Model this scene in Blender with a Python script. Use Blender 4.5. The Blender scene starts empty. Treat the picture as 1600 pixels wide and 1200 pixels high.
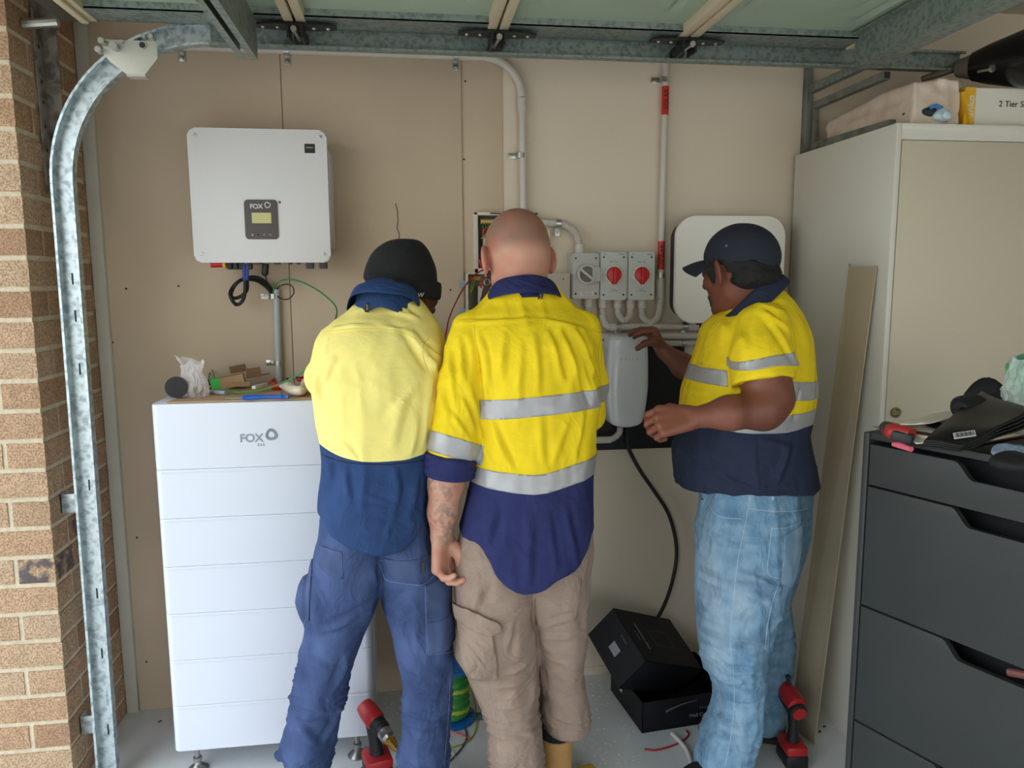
import bpy, bmesh, math, random
import numpy as np
from mathutils import Vector, Matrix, noise as mnoise
random.seed(7); RNG = np.random.default_rng(7)
S = bpy.context.scene; COL = S.collection

# ---------------------------------------------------------------- camera (frame taken as 1600x1200)
F_PX, PX0, PY0, EYE = 1195.0, 800.0, 600.0, 1.60
_dn = np.array([48., 8860., F_PX]); _dn /= np.linalg.norm(_dn)
_dp = np.array([-167., -160., F_PX]); _dp -= _dp.dot(_dn) * _dn; _dp /= np.linalg.norm(_dp)
_xr = np.cross(_dp, -_dn)
RM = np.array([_xr, _dp, -_dn])                 # rows: world axes in camera space
CAMP = np.array([0., -2.8766, EYE])
def ray(px, py): return RM @ np.array([px - PX0, py - PY0, F_PX])
def at(px, py, y=None, x=None, z=None):
    """the place in the garage seen at a pixel of the frame, on the plane y=, x= or z="""
    r = ray(px, py)
    if y is not None: t = (y - CAMP[1]) / r[1]
    elif x is not None: t = (x - CAMP[0]) / r[0]
    else: t = (z - CAMP[2]) / r[2]
    return CAMP + t * r
cam_d = bpy.data.cameras.new('camera'); cam = bpy.data.objects.new('camera', cam_d); COL.objects.link(cam)
cam_d.sensor_fit = 'HORIZONTAL'; cam_d.sensor_width = 36; cam_d.lens = 36 * F_PX / 1600
cam_d.clip_start = .05; cam_d.clip_end = 200
_m = np.stack([RM[:, 0], -RM[:, 1], -RM[:, 2]], axis=1)
_M = Matrix([list(_m[i]) + [CAMP[i]] for i in range(3)] + [[0, 0, 0, 1]]); cam.matrix_world = _M
S.camera = cam

# ---------------------------------------------------------------- light: overcast daylight through the open door, plus fill from an added rear opening
W = bpy.data.worlds.new('sky'); S.world = W; W.use_nodes = True
nt = W.node_tree; bg = nt.nodes['Background']
tc = nt.nodes.new('ShaderNodeTexCoord'); sx = nt.nodes.new('ShaderNodeSeparateXYZ')
rp = nt.nodes.new('ShaderNodeValToRGB'); rp.color_ramp.elements[0].position = .0
rp.color_ramp.elements[0].color = (.50, .50, .47, 1); rp.color_ramp.elements[1].position = .35
rp.color_ramp.elements[1].color = (.80, .90, 1.0, 1)
e = rp.color_ramp.elements.new(.08); e.color = (.72, .78, .84, 1)
nt.links.new(tc.outputs['Generated'], sx.inputs[0]); nt.links.new(sx.outputs['Z'], rp.inputs[0])
nt.links.new(rp.outputs[0], bg.inputs['Color']); bg.inputs['Strength'].default_value = 3.95
ld = bpy.data.lights.new('doorway_portal', 'AREA'); ld.shape = 'RECTANGLE'; ld.size = 4.7; ld.size_y = 2.2
ld.cycles.is_portal = True
lo = bpy.data.objects.new('doorway_portal', ld); COL.objects.link(lo)
lo.location = (-1.12, -2.85, 1.12); lo.rotation_euler = (0, -math.pi / 2, 0)
l2 = bpy.data.lights.new('added_opening_portal', 'AREA'); l2.shape = 'RECTANGLE'; l2.size = 3.6; l2.size_y = 2.2; l2.cycles.is_portal = True
o2 = bpy.data.objects.new('added_opening_portal', l2); COL.objects.link(o2); o2.location = (2.1, -5.78, 1.1); o2.rotation_euler = (math.pi / 2, 0, 0)  # portal of an unseen opening added behind the camera for fill light
S.view_settings.view_transform = 'Standard'; S.view_settings.look = 'None'
S.view_settings.exposure = 0.0; S.view_settings.gamma = 1; S.view_settings.use_curve_mapping = False
try:
    S.cycles.max_bounces = 10; S.cycles.diffuse_bounces = 6; S.cycles.use_denoising = True
    S.cycles.sample_clamp_indirect = 6
except Exception: pass

# ---------------------------------------------------------------- materials
def lin(c):
    return tuple(((v / 255) / 12.92 if v / 255 <= .04045 else ((v / 255 + .055) / 1.055) ** 2.4) for v in c)
MATS = {}
def pm(name, rgb, rough=.6, metal=0., var=0., vscale=8., bump=0., bscale=60., bdist=.002, spec=.5, stretch=None, alpha=1., trans=0., attr=None, sheen=0., coat=0., rgb2=None, sss=0., crease=None):
    """procedural material: base colour with a noise variation and a noise bump"""
    if name in MATS: return MATS[name]
    m = bpy.data.materials.new(name); m.use_nodes = True; n = m.node_tree.nodes; L = m.node_tree.links
    b = n['Principled BSDF']; c = lin(rgb) + (1,)
    b.inputs['Roughness'].default_value = rough; b.inputs['Metallic'].default_value = metal
    b.inputs['Specular IOR Level'].default_value = spec
    b.inputs['Base Color'].default_value = c
    if alpha < 1: b.inputs['Alpha'].default_value = alpha
    if trans: b.inputs['Transmission Weight'].default_value = trans
    if sheen: b.inputs['Sheen Weight'].default_value = sheen
    if coat: b.inputs['Coat Weight'].default_value = coat
    if sss:
        b.inputs['Subsurface Weight'].default_value = sss; b.inputs['Subsurface Radius'].default_value = (.012, .005, .003)
    t = n.new('ShaderNodeTexCoord'); mp = n.new('ShaderNodeMapping'); L.new(t.outputs['Object'], mp.inputs[0])
    if stretch: mp.inputs['Scale'].default_value = stretch
    if var or rgb2:
        nz = n.new('ShaderNodeTexNoise'); nz.inputs['Scale'].default_value = vscale; nz.inputs['Detail'].default_value = 6
        L.new(mp.outputs[0], nz.inputs['Vector'])
        r = n.new('ShaderNodeValToRGB'); L.new(nz.outputs['Fac'], r.inputs[0])
        r.color_ramp.elements[0].position = .32; r.color_ramp.elements[1].position = .68
        if rgb2: c0, c1 = c, lin(rgb2) + (1,)
        else: c0 = tuple(v * (1 - var) for v in c[:3]) + (1,); c1 = tuple(min(1, v * (1 + var)) for v in c[:3]) + (1,)
        r.color_ramp.elements[0].color = c0; r.color_ramp.elements[1].color = c1
        L.new(r.outputs[0], b.inputs['Base Color'])
    if attr:
        for (an, argb, hard) in attr:
            a = n.new('ShaderNodeAttribute'); a.attribute_name = an
            mx = n.new('ShaderNodeMix'); mx.data_type = 'RGBA'
            src = b.inputs['Base Color'].links[0].from_socket if b.inputs['Base Color'].links else None
            if src: L.new(src, mx.inputs[6])
            else: mx.inputs[6].default_value = c
            mx.inputs[7].default_value = lin(argb) + (1,)
            fac = a.outputs['Fac']
            if hard:
                g = n.new('ShaderNodeMath'); g.operation = 'MULTIPLY'; g.inputs[1].default_value = 1
                nz2 = n.new('ShaderNodeTexNoise'); nz2.inputs['Scale'].default_value = hard; nz2.inputs['Detail'].default_value = 8
                L.new(mp.outputs[0], nz2.inputs['Vector'])
                r2 = n.new('ShaderNodeValToRGB'); r2.color_ramp.elements[0].position = .45; r2.color_ramp.elements[1].position = .58
                L.new(nz2.outputs['Fac'], r2.inputs[0]); L.new(fac, g.inputs[0]); L.new(r2.outputs[0], g.inputs[1]); fac = g.outputs[0]
            L.new(fac, mx.inputs[0]); L.new(mx.outputs[2], b.inputs['Base Color'])
    if bump:
        nb = n.new('ShaderNodeTexNoise'); nb.inputs['Scale'].default_value = bscale; nb.inputs['Detail'].default_value = 5
        L.new(mp.outputs[0], nb.inputs['Vector'])
        bp = n.new('ShaderNodeBump'); bp.inputs['Strength'].default_value = bump; bp.inputs['Distance'].default_value = bdist
        L.new(nb.outputs['Fac'], bp.inputs['Height']); L.new(bp.outputs[0], b.inputs['Normal'])
        if crease:                                  # broader creases of the cloth: ridged, warped noise
            cs, cd = crease; nc = n.new('ShaderNodeTexNoise'); nc.inputs['Scale'].default_value = cs; nc.inputs['Detail'].default_value = 3; nc.inputs['Distortion'].default_value = .9
            L.new(mp.outputs[0], nc.inputs['Vector']); s_ = n.new('ShaderNodeMath'); s_.operation = 'SUBTRACT'; s_.inputs[1].default_value = .5; L.new(nc.outputs['Fac'], s_.inputs[0])
            a_ = n.new('ShaderNodeMath'); a_.operation = 'ABSOLUTE'; L.new(s_.outputs[0], a_.inputs[0]); b2 = n.new('ShaderNodeBump'); b2.inputs['Strength'].default_value = .8; b2.inputs['Distance'].default_value = cd; b2.invert = True
            L.new(a_.outputs[0], b2.inputs['Height']); L.new(bp.outputs[0], b2.inputs['Normal']); L.new(b2.outputs[0], b.inputs['Normal'])
    MATS[name] = m; return m
def galv(name, rgb, rgb2, scale=28., rough=.42, metal=.75):
    m = bpy.data.materials.new(name); m.use_nodes = True; n = m.node_tree.nodes; L = m.node_tree.links
    b = n['Principled BSDF']; b.inputs['Metallic'].default_value = metal; b.inputs['Roughness'].default_value = rough
    t = n.new('ShaderNodeTexCoord'); nz = n.new('ShaderNodeTexNoise'); nz.inputs['Scale'].default_value = scale; nz.inputs['Detail'].default_value = 3
    nz.inputs['Distortion'].default_value = 2.2
    v = n.new('ShaderNodeTexVoronoi'); v.inputs['Scale'].default_value = scale * 1.7
    L.new(t.outputs['Object'], nz.inputs['Vector']); L.new(t.outputs['Object'], v.inputs['Vector'])
    mx = n.new('ShaderNodeMix'); mx.data_type = 'FLOAT'; mx.inputs[0].default_value = .35
    L.new(nz.outputs['Fac'], mx.inputs[2]); L.new(v.outputs['Distance'], mx.inputs[3])
    r = n.new('ShaderNodeValToRGB'); r.color_ramp.elements[0].position = .36; r.color_ramp.elements[1].position = .56
    r.color_ramp.elements[0].color = lin(rgb2) + (1,); r.color_ramp.elements[1].color = lin(rgb) + (1,)
    L.new(mx.outputs[0], r.inputs[0]); L.new(r.outputs[0], b.inputs['Base Color'])
    MATS[name] = m; return m

# ---------------------------------------------------------------- mesh builder
def rotm(e): return Matrix.Rotation(e[2], 4, 'Z') @ Matrix.Rotation(e[1], 4, 'Y') @ Matrix.Rotation(e[0], 4, 'X')
def frame(p, xa, za):
    """matrix with origin p, local x along xa, local z near za"""
    X = Vector(xa).normalized(); Z = Vector(za); Y = Z.cross(X).normalized(); Z = X.cross(Y)
    return Matrix(((X.x, Y.x, Z.x, p[0]), (X.y, Y.y, Z.y, p[1]), (X.z, Y.z, Z.z, p[2]), (0, 0, 0, 1)))
class G:
    def __init__(s): s.bm = bmesh.new()
    def box(s, c, d, rot=None, bev=0., seg=2, M=None):
        b = bmesh.new(); bmesh.ops.create_cube(b, size=1)
        for v in b.verts: v.co = Vector((v.co.x * d[0], v.co.y * d[1], v.co.z * d[2]))
        if bev: bmesh.ops.bevel(b, geom=b.edges[:], offset=min(bev, min(d) * .49), segments=seg, affect='EDGES', profile=.5)
        T = Matrix.Translation(Vector(c)) @ (rotm(rot) if rot else Matrix())
        if M is not None: T = M @ T
        b.transform(T); s._add(b); return s
    def _add(s, b):
        me = bpy.data.meshes.new('t'); b.to_mesh(me); b.free(); s.bm.from_mesh(me); bpy.data.meshes.remove(me)
    def span(s, lo, hi, bev=0., seg=2):
        lo = np.minimum(lo, hi) if False else np.array(lo, float); hi = np.array(hi, float)
        return s.box(tuple((lo + hi) / 2), tuple(np.abs(hi - lo)), None, bev, seg)
    def vf(s, V, F, M=None):
        vs = [s.bm.verts.new((M @ Vector(v)) if M is not None else Vector(v)) for v in V]
        for f in F:
            try: s.bm.faces.new([vs[i] for i in f])
            except ValueError: pass
        return s
    def tube(s, P, r, seg=12, caps=True, prof=None, M=None, up=None):
        P = [Vector(p) for p in P]
        if M is not None: P = [M @ p for p in P]
        n = len(P); R = r if hasattr(r, '__len__') else [r] * n
        T = [(P[min(i + 1, n - 1)] - P[max(i - 1, 0)]).normalized() for i in range(n)]
        a = Vector(up) if up else (Vector((0, 0, 1)) if abs(T[0].z) < .9 else Vector((1, 0, 0)))
        N = (a - T[0] * a.dot(T[0])).normalized(); V = []
        for i in range(n):
            if i: N = (N - T[i] * N.dot(T[i])).normalized()
            if up: N = (a - T[i] * a.dot(T[i])).normalized()
            B = T[i].cross(N)
            if prof: V += [P[i] + N * q[0] * R[i] + B * q[1] * R[i] for q in prof]
            else: V += [P[i] + (N * math.cos(2 * math.pi * k / seg) + B * math.sin(2 * math.pi * k / seg)) * R[i] for k in range(seg)]
        m = len(prof) if prof else seg
        Fc = [(i * m + k, i * m + (k + 1) % m, (i + 1) * m + (k + 1) % m, (i + 1) * m + k) for i in range(n - 1) for k in range(m)]
        if caps: Fc += [tuple(range(m - 1, -1, -1)), tuple((n - 1) * m + k for k in range(m))]
        return s.vf(V, Fc)
    def cyl(s, a, b, r, r2=None, seg=24, M=None): return s.tube([a, b], [r, r if r2 is None else r2], seg, M=M)
    def lathe(s, prof, o, ax=(0, 0, 1), seg=28, M=None):
        """prof: (radius, height) pairs along the axis"""
        A = Vector(ax).normalized(); h = Vector((1, 0, 0)) if abs(A.x) < .8 else Vector((0, 1, 0))
        U = A.cross(h).normalized(); Wv = A.cross(U); O = Vector(o); V = []
        for (r, t) in prof:
            V += [O + A * t + (U * math.cos(2 * math.pi * k / seg) + Wv * math.sin(2 * math.pi * k / seg)) * max(r, 1e-5) for k in range(seg)]
        Fc = [(i * seg + k, i * seg + (k + 1) % seg, (i + 1) * seg + (k + 1) % seg, (i + 1) * seg + k) for i in range(len(prof) - 1) for k in range(seg)]
        Fc += [tuple(range(seg - 1, -1, -1)), tuple((len(prof) - 1) * seg + k for k in range(seg))]
        return s.vf(V, Fc, M)
    def prism(s, poly, th, M, bev=0.):
        """poly in the local xy plane, thickness th along local z, placed by M"""
        b = bmesh.new(); n = len(poly)
        lo = [b.verts.new((p[0], p[1], 0)) for p in poly]; hi = [b.verts.new((p[0], p[1], th)) for p in poly]
        b.faces.new(lo[::-1]); top = b.faces.new(hi)
        for i in range(n): b.faces.new((lo[i], lo[(i + 1) % n], hi[(i + 1) % n], hi[i]))
        if bev: bmesh.ops.bevel(b, geom=[e for e in top.edges], offset=bev, segments=3, affect='EDGES', profile=.5)
        bmesh.ops.triangulate(b, faces=[f for f in b.faces if len(f.verts) > 4])
        b.transform(M); s._add(b); return s
    def ball(s, c, r, seg=20, M=None):
        r = r if hasattr(r, '__len__') else (r, r, r); b = bmesh.new()
        bmesh.ops.create_uvsphere(b, u_segments=seg, v_segments=seg // 2 + 2, radius=1)
        T = Matrix.Translation(Vector(c)) @ Matrix.Diagonal((r[0], r[1], r[2], 1))
        b.transform(M @ T if M is not None else T); s._add(b); return s
ORG = {}
def org(o): return ORG.get(o.name, np.zeros(3)) if o is not None else np.zeros(3)
def tag(o, label=None, cat=None, group=None, kind=None):
    if label: o['label'] = label
    if cat: o['category'] = cat
    if group: o['group'] = group
    if kind: o['kind'] = kind
    return o
def thing(name, loc, label, cat, group=None, rot=None):
    o = bpy.data.objects.new(name, None); COL.objects.link(o); o.location = loc; o.empty_display_size = .05
    if rot: o.rotation_euler = rot
    ORG[o.name] = np.array(loc, float) if rot is None else np.zeros(3)
    return tag(o, label, cat, group)
def link(name, me, mat, parent=None, local=False):
    """link a mesh given in world coordinates (local=True: in its parent's own frame)"""
    o = bpy.data.objects.new(name, me); COL.objects.link(o)
    if mat is not None: me.materials.append(mat)
    if parent is not None:
        o.parent = parent
        if not local:
            d = org(parent)
            if np.any(d): me.transform(Matrix.Translation(Vector(-d)))
        ORG[o.name] = org(parent)
    else:
        n = len(me.vertices); c = np.zeros(n * 3); me.vertices.foreach_get('co', c); c = c.reshape(-1, 3)
        b = np.array([(c[:, 0].min() + c[:, 0].max()) / 2, (c[:, 1].min() + c[:, 1].max()) / 2, c[:, 2].min()])
        me.transform(Matrix.Translation(Vector(-b))); o.location = b; ORG[o.name] = b
    return o
def build(name, g, mat, parent=None, local=False, angle=35, label=None, cat=None, group=None, kind=None):
    me = bpy.data.meshes.new(name); bmesh.ops.recalc_face_normals(g.bm, faces=g.bm.faces[:]); g.bm.to_mesh(me); g.bm.free()
    me.polygons.foreach_set('use_smooth', [True] * len(me.polygons)); me.set_sharp_from_angle(angle=math.radians(angle))
    return tag(link(name, me, mat, parent, local), label, cat, group, kind)
def text(name, body, size, M, mat, parent, depth=.0006, local=False, space=1., sx=1., bold=0.):
    c = bpy.data.curves.new('t', 'FONT'); c.body = body; c.size = size; c.extrude = depth; c.align_x = 'CENTER'; c.align_y = 'CENTER'
    c.space_character = space; c.offset = bold
    o = bpy.data.objects.new('t', c); me = bpy.data.meshes.new_from_object(o); bpy.data.objects.remove(o); bpy.data.curves.remove(c)
    me.transform(M @ Matrix.Diagonal((sx, 1, 1, 1))); me.name = name
    return link(name, me, mat, parent, local)
def faceM(p, roll=0.):
    """frame on a surface facing -y (towards the room): local x right, y up, z out of the wall"""
    return Matrix.Translation(Vector(p)) @ Matrix(((1, 0, 0, 0), (0, 0, -1, 0), (0, 1, 0, 0), (0, 0, 0, 1))) @ Matrix.Rotation(roll, 4, 'Z')
def rrect(w, h, r, n=6):
    P = []
    for (cx, cy, a0) in ((w / 2 - r, h / 2 - r, 0), (-w / 2 + r, h / 2 - r, 90), (-w / 2 + r, -h / 2 + r, 180), (w / 2 - r, -h / 2 + r, 270)):
        P += [(cx + r * math.cos(math.radians(a0 + 90 * k / n)), cy + r * math.sin(math.radians(a0 + 90 * k / n))) for k in range(n + 1)]
    return P
def smooth_path(P, n=8):
    """Catmull-Rom through the points"""
    P = [np.array(p, float) for p in P]; Q = [2 * P[0] - P[1]] + P + [2 * P[-1] - P[-2]]; out = []
    for i in range(1, len(Q) - 2):
        a, b, c, d = Q[i - 1:i + 3]
        for k in range(n):
            t = k / n; out.append(.5 * ((2 * b) + (c - a) * t + (2 * a - 5 * b + 4 * c - d) * t * t + (3 * b - a - 3 * c + d) * t ** 3))
    return out + [P[-1]]

# ---------------------------------------------------------------- implicit surfaces (bodies, garments, soft things)
def smin(a, b, k):
    h = np.clip(.5 + .5 * (b - a) / k, 0, 1); return b * (1 - h) + a * h - k * h * (1 - h)
def smax(a, b, k): return -smin(-a, -b, k)
def ell(P, c, r, R=None):
    q = P - np.array(c)
    if R is not None: q = q @ R
    r = np.array(r); k0 = np.linalg.norm(q / r, axis=1); k1 = np.linalg.norm(q / (r * r), axis=1) + 1e-9
    return k0 * (k0 - 1) / k1
def caps(P, a, b, ra, rb, flat=None):
    a = np.array(a, float); b = np.array(b, float); ab = b - a; q = P - a
    t = np.clip(q @ ab / max(ab @ ab, 1e-9), 0, 1); r = ra + (rb - ra) * t; d = q - t[:, None] * ab
    if flat is not None:
        n, f = np.array(flat[0], float), flat[1]; n /= np.linalg.norm(n); dn = d @ n; d = d + np.outer(dn * (1 / f - 1), n)
    return np.linalg.norm(d, axis=1) - r
def chain(P, pts, rad, k=.01, flat=None):
    d = None
    for i in range(len(pts) - 1):
        e_ = caps(P, pts[i], pts[i + 1], rad[i], rad[i + 1], flat); d = e_ if d is None else smin(d, e_, k)
    return d
def pchip(x, X, Y):
    X = np.array(X, float); Y = np.array(Y, float); o = np.argsort(X); X = X[o]; Y = Y[o]
    h = np.diff(X); dl = np.diff(Y) / h; m = np.zeros_like(Y); m[0] = dl[0]; m[-1] = dl[-1]
    for i in range(1, len(X) - 1):
        m[i] = 0 if dl[i - 1] * dl[i] <= 0 else 2 * dl[i - 1] * dl[i] / (dl[i - 1] + dl[i])
    x = np.clip(x, X[0], X[-1]); i = np.clip(np.searchsorted(X, x) - 1, 0, len(X) - 2); t = (x - X[i]) / h[i]
    return (2 * t ** 3 - 3 * t ** 2 + 1) * Y[i] + (t ** 3 - 2 * t ** 2 + t) * h[i] * m[i] + (-2 * t ** 3 + 3 * t ** 2) * Y[i + 1] + (t ** 3 - t ** 2) * h[i] * m[i + 1]
def trunk(P, rows, e=2.0, cap=True):
    """body of elliptical slices; rows: (z, cx, cy, a, b)"""
    R = np.array(rows); z = P[:, 2]; Z = R[:, 0]
    cx, cy, a, b = (pchip(z, Z, R[:, k]) for k in (1, 2, 3, 4))
    u = np.abs((P[:, 0] - cx) / a); v = np.abs((P[:, 1] - cy) / b)
    rho = (u ** e + v ** e) ** (1 / e) + 1e-6
    d = (rho - 1) * np.minimum(a, b) * .5 + (rho - 1) * np.hypot(P[:, 0] - cx, P[:, 1] - cy) / rho * .5
    if cap: d = smax(d, np.maximum(z - Z.max(), Z.min() - z), .012)
    return d
def rows_at(L):
    """slices measured at frame rows: (py, px left, px right, y, half depth)"""
    out = []
    for (py, l, r, Y, b) in L:
        A = at(l, py, y=Y); B = at(r, py, y=Y); out.append(((A[2] + B[2]) / 2, (A[0] + B[0]) / 2, Y, (B[0] - A[0]) / 2, b))
    return out
def surfnet(f, lo, hi, h, newton=2):
    lo = np.array(lo, float); hi = np.array(hi, float); n = np.ceil((hi - lo) / h).astype(int) + 1
    ax = [lo[i] + h * np.arange(n[i]) for i in range(3)]
    A = np.stack(np.meshgrid(*ax, indexing='ij'), -1).reshape(-1, 3); v = np.empty(len(A))
    for i in range(0, len(A), 400000): v[i:i + 400000] = f(A[i:i + 400000])
    v = v.reshape(n); sgn = v < 0
    c = [(i, j, k) for i in (0, 1) for j in (0, 1) for k in (0, 1)]
    m = n - 1
    def cor(q, arr): return arr[q[0]:q[0] + m[0], q[1]:q[1] + m[1], q[2]:q[2] + m[2]]
    cnt = sum(cor(q, sgn).astype(int) for q in c); act = (cnt > 0) & (cnt < 8)
    idx = -np.ones(m, int); I = np.argwhere(act); idx[act] = np.arange(len(I))
    pos = np.zeros((len(I), 3)); w = np.zeros(len(I))
    for a_ in c:
        for d in range(3):
            if a_[d]: continue
            b_ = list(a_); b_[d] = 1; va = cor(a_, v)[act]; vb = cor(tuple(b_), v)[act]; hit = (va < 0) != (vb < 0)
            t = np.where(hit, va / np.where(hit, va - vb, 1), 0); p = np.tile(np.array(a_, float), (len(I), 1)); p[:, d] += t
            pos += p * hit[:, None]; w += hit
    V = lo + h * (I + pos / w[:, None]); Fq = []
    for d in range(3):
        e1, e2 = (d + 1) % 3, (d + 2) % 3; sl0 = [slice(None)] * 3; sl1 = [slice(None)] * 3
        sl0[d] = slice(0, -1); sl1[d] = slice(1, None); s0 = sgn[tuple(sl0)]; s1 = sgn[tuple(sl1)]
        E = np.argwhere(s0 != s1); ok = (E[:, e1] > 0) & (E[:, e2] > 0) & (E[:, e1] < m[e1]) & (E[:, e2] < m[e2]); E = E[ok]
        def cell(o1, o2):
            q = E.copy(); q[:, e1] += o1; q[:, e2] += o2; return idx[q[:, 0], q[:, 1], q[:, 2]]
        Q = np.stack([cell(-1, -1), cell(0, -1), cell(0, 0), cell(-1, 0)], 1); flip = ~s0[E[:, 0], E[:, 1], E[:, 2]]
        Q[flip] = Q[flip][:, ::-1]; Fq.append(Q)
    Fq = np.concatenate(Fq)
    for _ in range(newton):
        f0 = f(V); g = np.stack([(f(V + np.eye(3)[k] * h * .3) - f0) / (h * .3) for k in range(3)], 1); gn = (g ** 2).sum(1) + 1e-6
        st = -(f0 / gn)[:, None] * g; ln = np.linalg.norm(st, axis=1); st *= np.minimum(1, h * .5 / (ln + 1e-9))[:, None]; V = V + st
    return V, Fq
def normals(V, Fq):
    a = V[Fq[:, 2]] - V[Fq[:, 0]]; b = V[Fq[:, -1]] - V[Fq[:, 1]]; fn = np.cross(a, b); N = np.zeros_like(V)
    for k in range(Fq.shape[1]): np.add.at(N, Fq[:, k], fn)
    return N / (np.linalg.norm(N, axis=1)[:, None] + 1e-12)
def tri(Fq): return np.concatenate([Fq[:, [0, 1, 2]], Fq[:, [0, 2, 3]]]) if Fq.shape[1] == 4 else Fq
def clip(V, T, fld):
    """keep the part of a triangle mesh where the field is negative, cut exactly on zero"""
    s = fld < 0; c = s[T].sum(1); keep = T[c == 3]; out = [keep]; newV = [V]; nv = len(V); cache = {}
    extra = []; addT = []
    def mid(i, j):
        nonlocal nv
        k = (i, j) if i < j else (j, i)
        if k not in cache:
            t = fld[i] / (fld[i] - fld[j]); extra.append(V[i] + (V[j] - V[i]) * t); cache[k] = nv; nv += 1
        return cache[k]
    for t3 in T[(c == 1) | (c == 2)]:
        i, j, k = (int(q) for q in t3); n_in = int(s[i]) + int(s[j]) + int(s[k])
        if n_in == 1:
            while not s[i]: i, j, k = j, k, i
            addT.append((i, mid(i, j), mid(i, k)))
        else:
            while s[i]: i, j, k = j, k, i
            a, b = mid(i, j), mid(i, k); addT.append((a, j, k)); addT.append((a, k, b))
    VV = np.concatenate([V, np.array(extra)]) if extra else V
    TT = np.concatenate([keep, np.array(addT, int).reshape(-1, 3)]) if addT else keep
    u, inv = np.unique(TT, return_inverse=True); return VV[u], inv.reshape(-1, 3)
def vnoise(P, sc=1., seed=0, oct=1):
    """smooth 3-d value noise in -1..1"""
    P = np.asarray(P) * np.array(sc); out = np.zeros(len(P)); amp = 1.; tot = 0
    for o in range(oct):
        q = P * 2 ** o + seed * 17.31 + o * 5.7; i = np.floor(q).astype(np.int64); f = q - i; f = f * f * (3 - 2 * f); r = 0
        for a in (0, 1):
            for b in (0, 1):
                for c in (0, 1):
                    h = (i[:, 0] + a) * 374761393 + (i[:, 1] + b) * 668265263 + (i[:, 2] + c) * 2147483647 + seed * 144665
                    h = (h ^ (h >> 13)) * 1274126177; h = (h ^ (h >> 16)) & 0xffff
                    w = (f[:, 0] if a else 1 - f[:, 0]) * (f[:, 1] if b else 1 - f[:, 1]) * (f[:, 2] if c else 1 - f[:, 2])
                    r = r + w * (h / 32767.5 - 1)
        out += amp * r; tot += amp; amp *= .5
    return out / tot
def nmesh(name, V, Fa, mat, parent=None, attrs=None, label=None, cat=None, group=None, kind=None, local=False, smooth=True):
    me = bpy.data.meshes.new(name); me.from_pydata(V.tolist(), [], Fa.tolist()); me.update()
    me.polygons.foreach_set('use_smooth', [smooth] * len(me.polygons))
    for k, a in (attrs or {}).items():
        at_ = me.attributes.new(k, 'FLOAT', 'POINT'); at_.data.foreach_set('value', np.clip(a, 0, 1).astype(np.float32))
    return tag(link(name, me, mat, parent, local), label, cat, group, kind)
def polyfield(P, poly, Y, face=True, N=None):
    """signed distance in the x-z plane to a polygon given in frame pixels, on the side facing the room"""
    Q = np.array([at(p[0], p[1], y=Y)[[0, 2]] for p in poly]); X = P[:, [0, 2]]
    d = np.full(len(P), 1e9); ins = np.zeros(len(P), bool)
    for i in range(len(Q)):
        a, b = Q[i], Q[(i + 1) % len(Q)]; e_ = b - a; w = X - a; t = np.clip(w @ e_ / (e_ @ e_), 0, 1)
        d = np.minimum(d, np.linalg.norm(w - t[:, None] * e_, axis=1))
        cr = (a[1] > X[:, 1]) != (b[1] > X[:, 1]); den = b[1] - a[1] if abs(b[1] - a[1]) > 1e-12 else 1e-12
        ins ^= cr & (X[:, 0] < a[0] + (X[:, 1] - a[1]) / den * e_[0])
    return np.where(ins, -d, d)
def cut_patch(name, V, T, fields, off, mat, parent, th=.0, **kw):
    """a piece cut out of a garment surface and laid on it as a separate layer"""
    N = normals(V, T)
    for fl in fields:
        f = fl(V, N); 
        W6 = np.concatenate([V, N], 1); W6, T = clip(W6, T, f); V, N = W6[:, :3], W6[:, 3:]
        if len(T) == 0: return None
    N = N / (np.linalg.norm(N, axis=1)[:, None] + 1e-9)
    o = nmesh(name, V + N * off, T, mat, parent, **kw)
    if th: md = o.modifiers.new('thickness', 'SOLIDIFY'); md.thickness = th; md.offset = -1
    return o
def folds(V, N, L, Y):
    """ridges and valleys of the cloth along lines (px0,py0,px1,py1,width,height) on the side facing the room"""
    D = np.zeros(len(V)); X = V[:, [0, 2]]; face = np.clip(-N[:, 1] * 2.5 + .4, 0, 1)
    for (x0, y0, x1, y1, w, h) in L:
        a = at(x0, y0, y=Y)[[0, 2]]; b = at(x1, y1, y=Y)[[0, 2]]; e_ = b - a; ln = np.linalg.norm(e_); u = e_ / ln; q = X - a
        s = q @ u; p = q @ np.array([-u[1], u[0]]); p = p + .25 * w * np.sin(s / ln * 5 + x0)
        m = np.clip(1 - np.abs(s / ln - .5) * 2, -.0, 1) ** .6 * (np.abs(s / ln - .5) < .5)
        D += 1.9 * m * h * (np.exp(-(p / w) ** 2) - .7 * np.exp(-((p - 1.5 * w) / (w * .8)) ** 2))
    return D * face
# ================================================================ the garage shell
XB = -1.071; YJ = -.483
brick = pm('brick', (188, 154, 122), .9, var=.12, vscale=30, bump=.9, bscale=120, bdist=.004, spec=.2,
           attr=[('tone', (156, 120, 92), 0), ('pale', (206, 184, 154), 0), ('speck', (112, 84, 66), 190), ('dark', (96, 86, 84), 22)])
mortar = pm('mortar', (206, 192, 166), .95, var=.1, vscale=60, bump=.8, bscale=200, bdist=.003, spec=.1)
sheet = pm('fibre_sheet', (204, 184, 160), .85, var=.05, vscale=2.5, bump=.12, bscale=30, spec=.2)
paint = pm('wall_paint', (222, 206, 185), .75, var=.02, vscale=2, bump=.05, bscale=90, spec=.25)
concrete = pm('concrete', (206, 209, 210), .6, rgb2=(224, 226, 226), vscale=3.5, bump=.25, bscale=70, spec=.35)
offwhite = pm('off_white_trim', (196, 192, 178), .6, var=.04)
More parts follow.
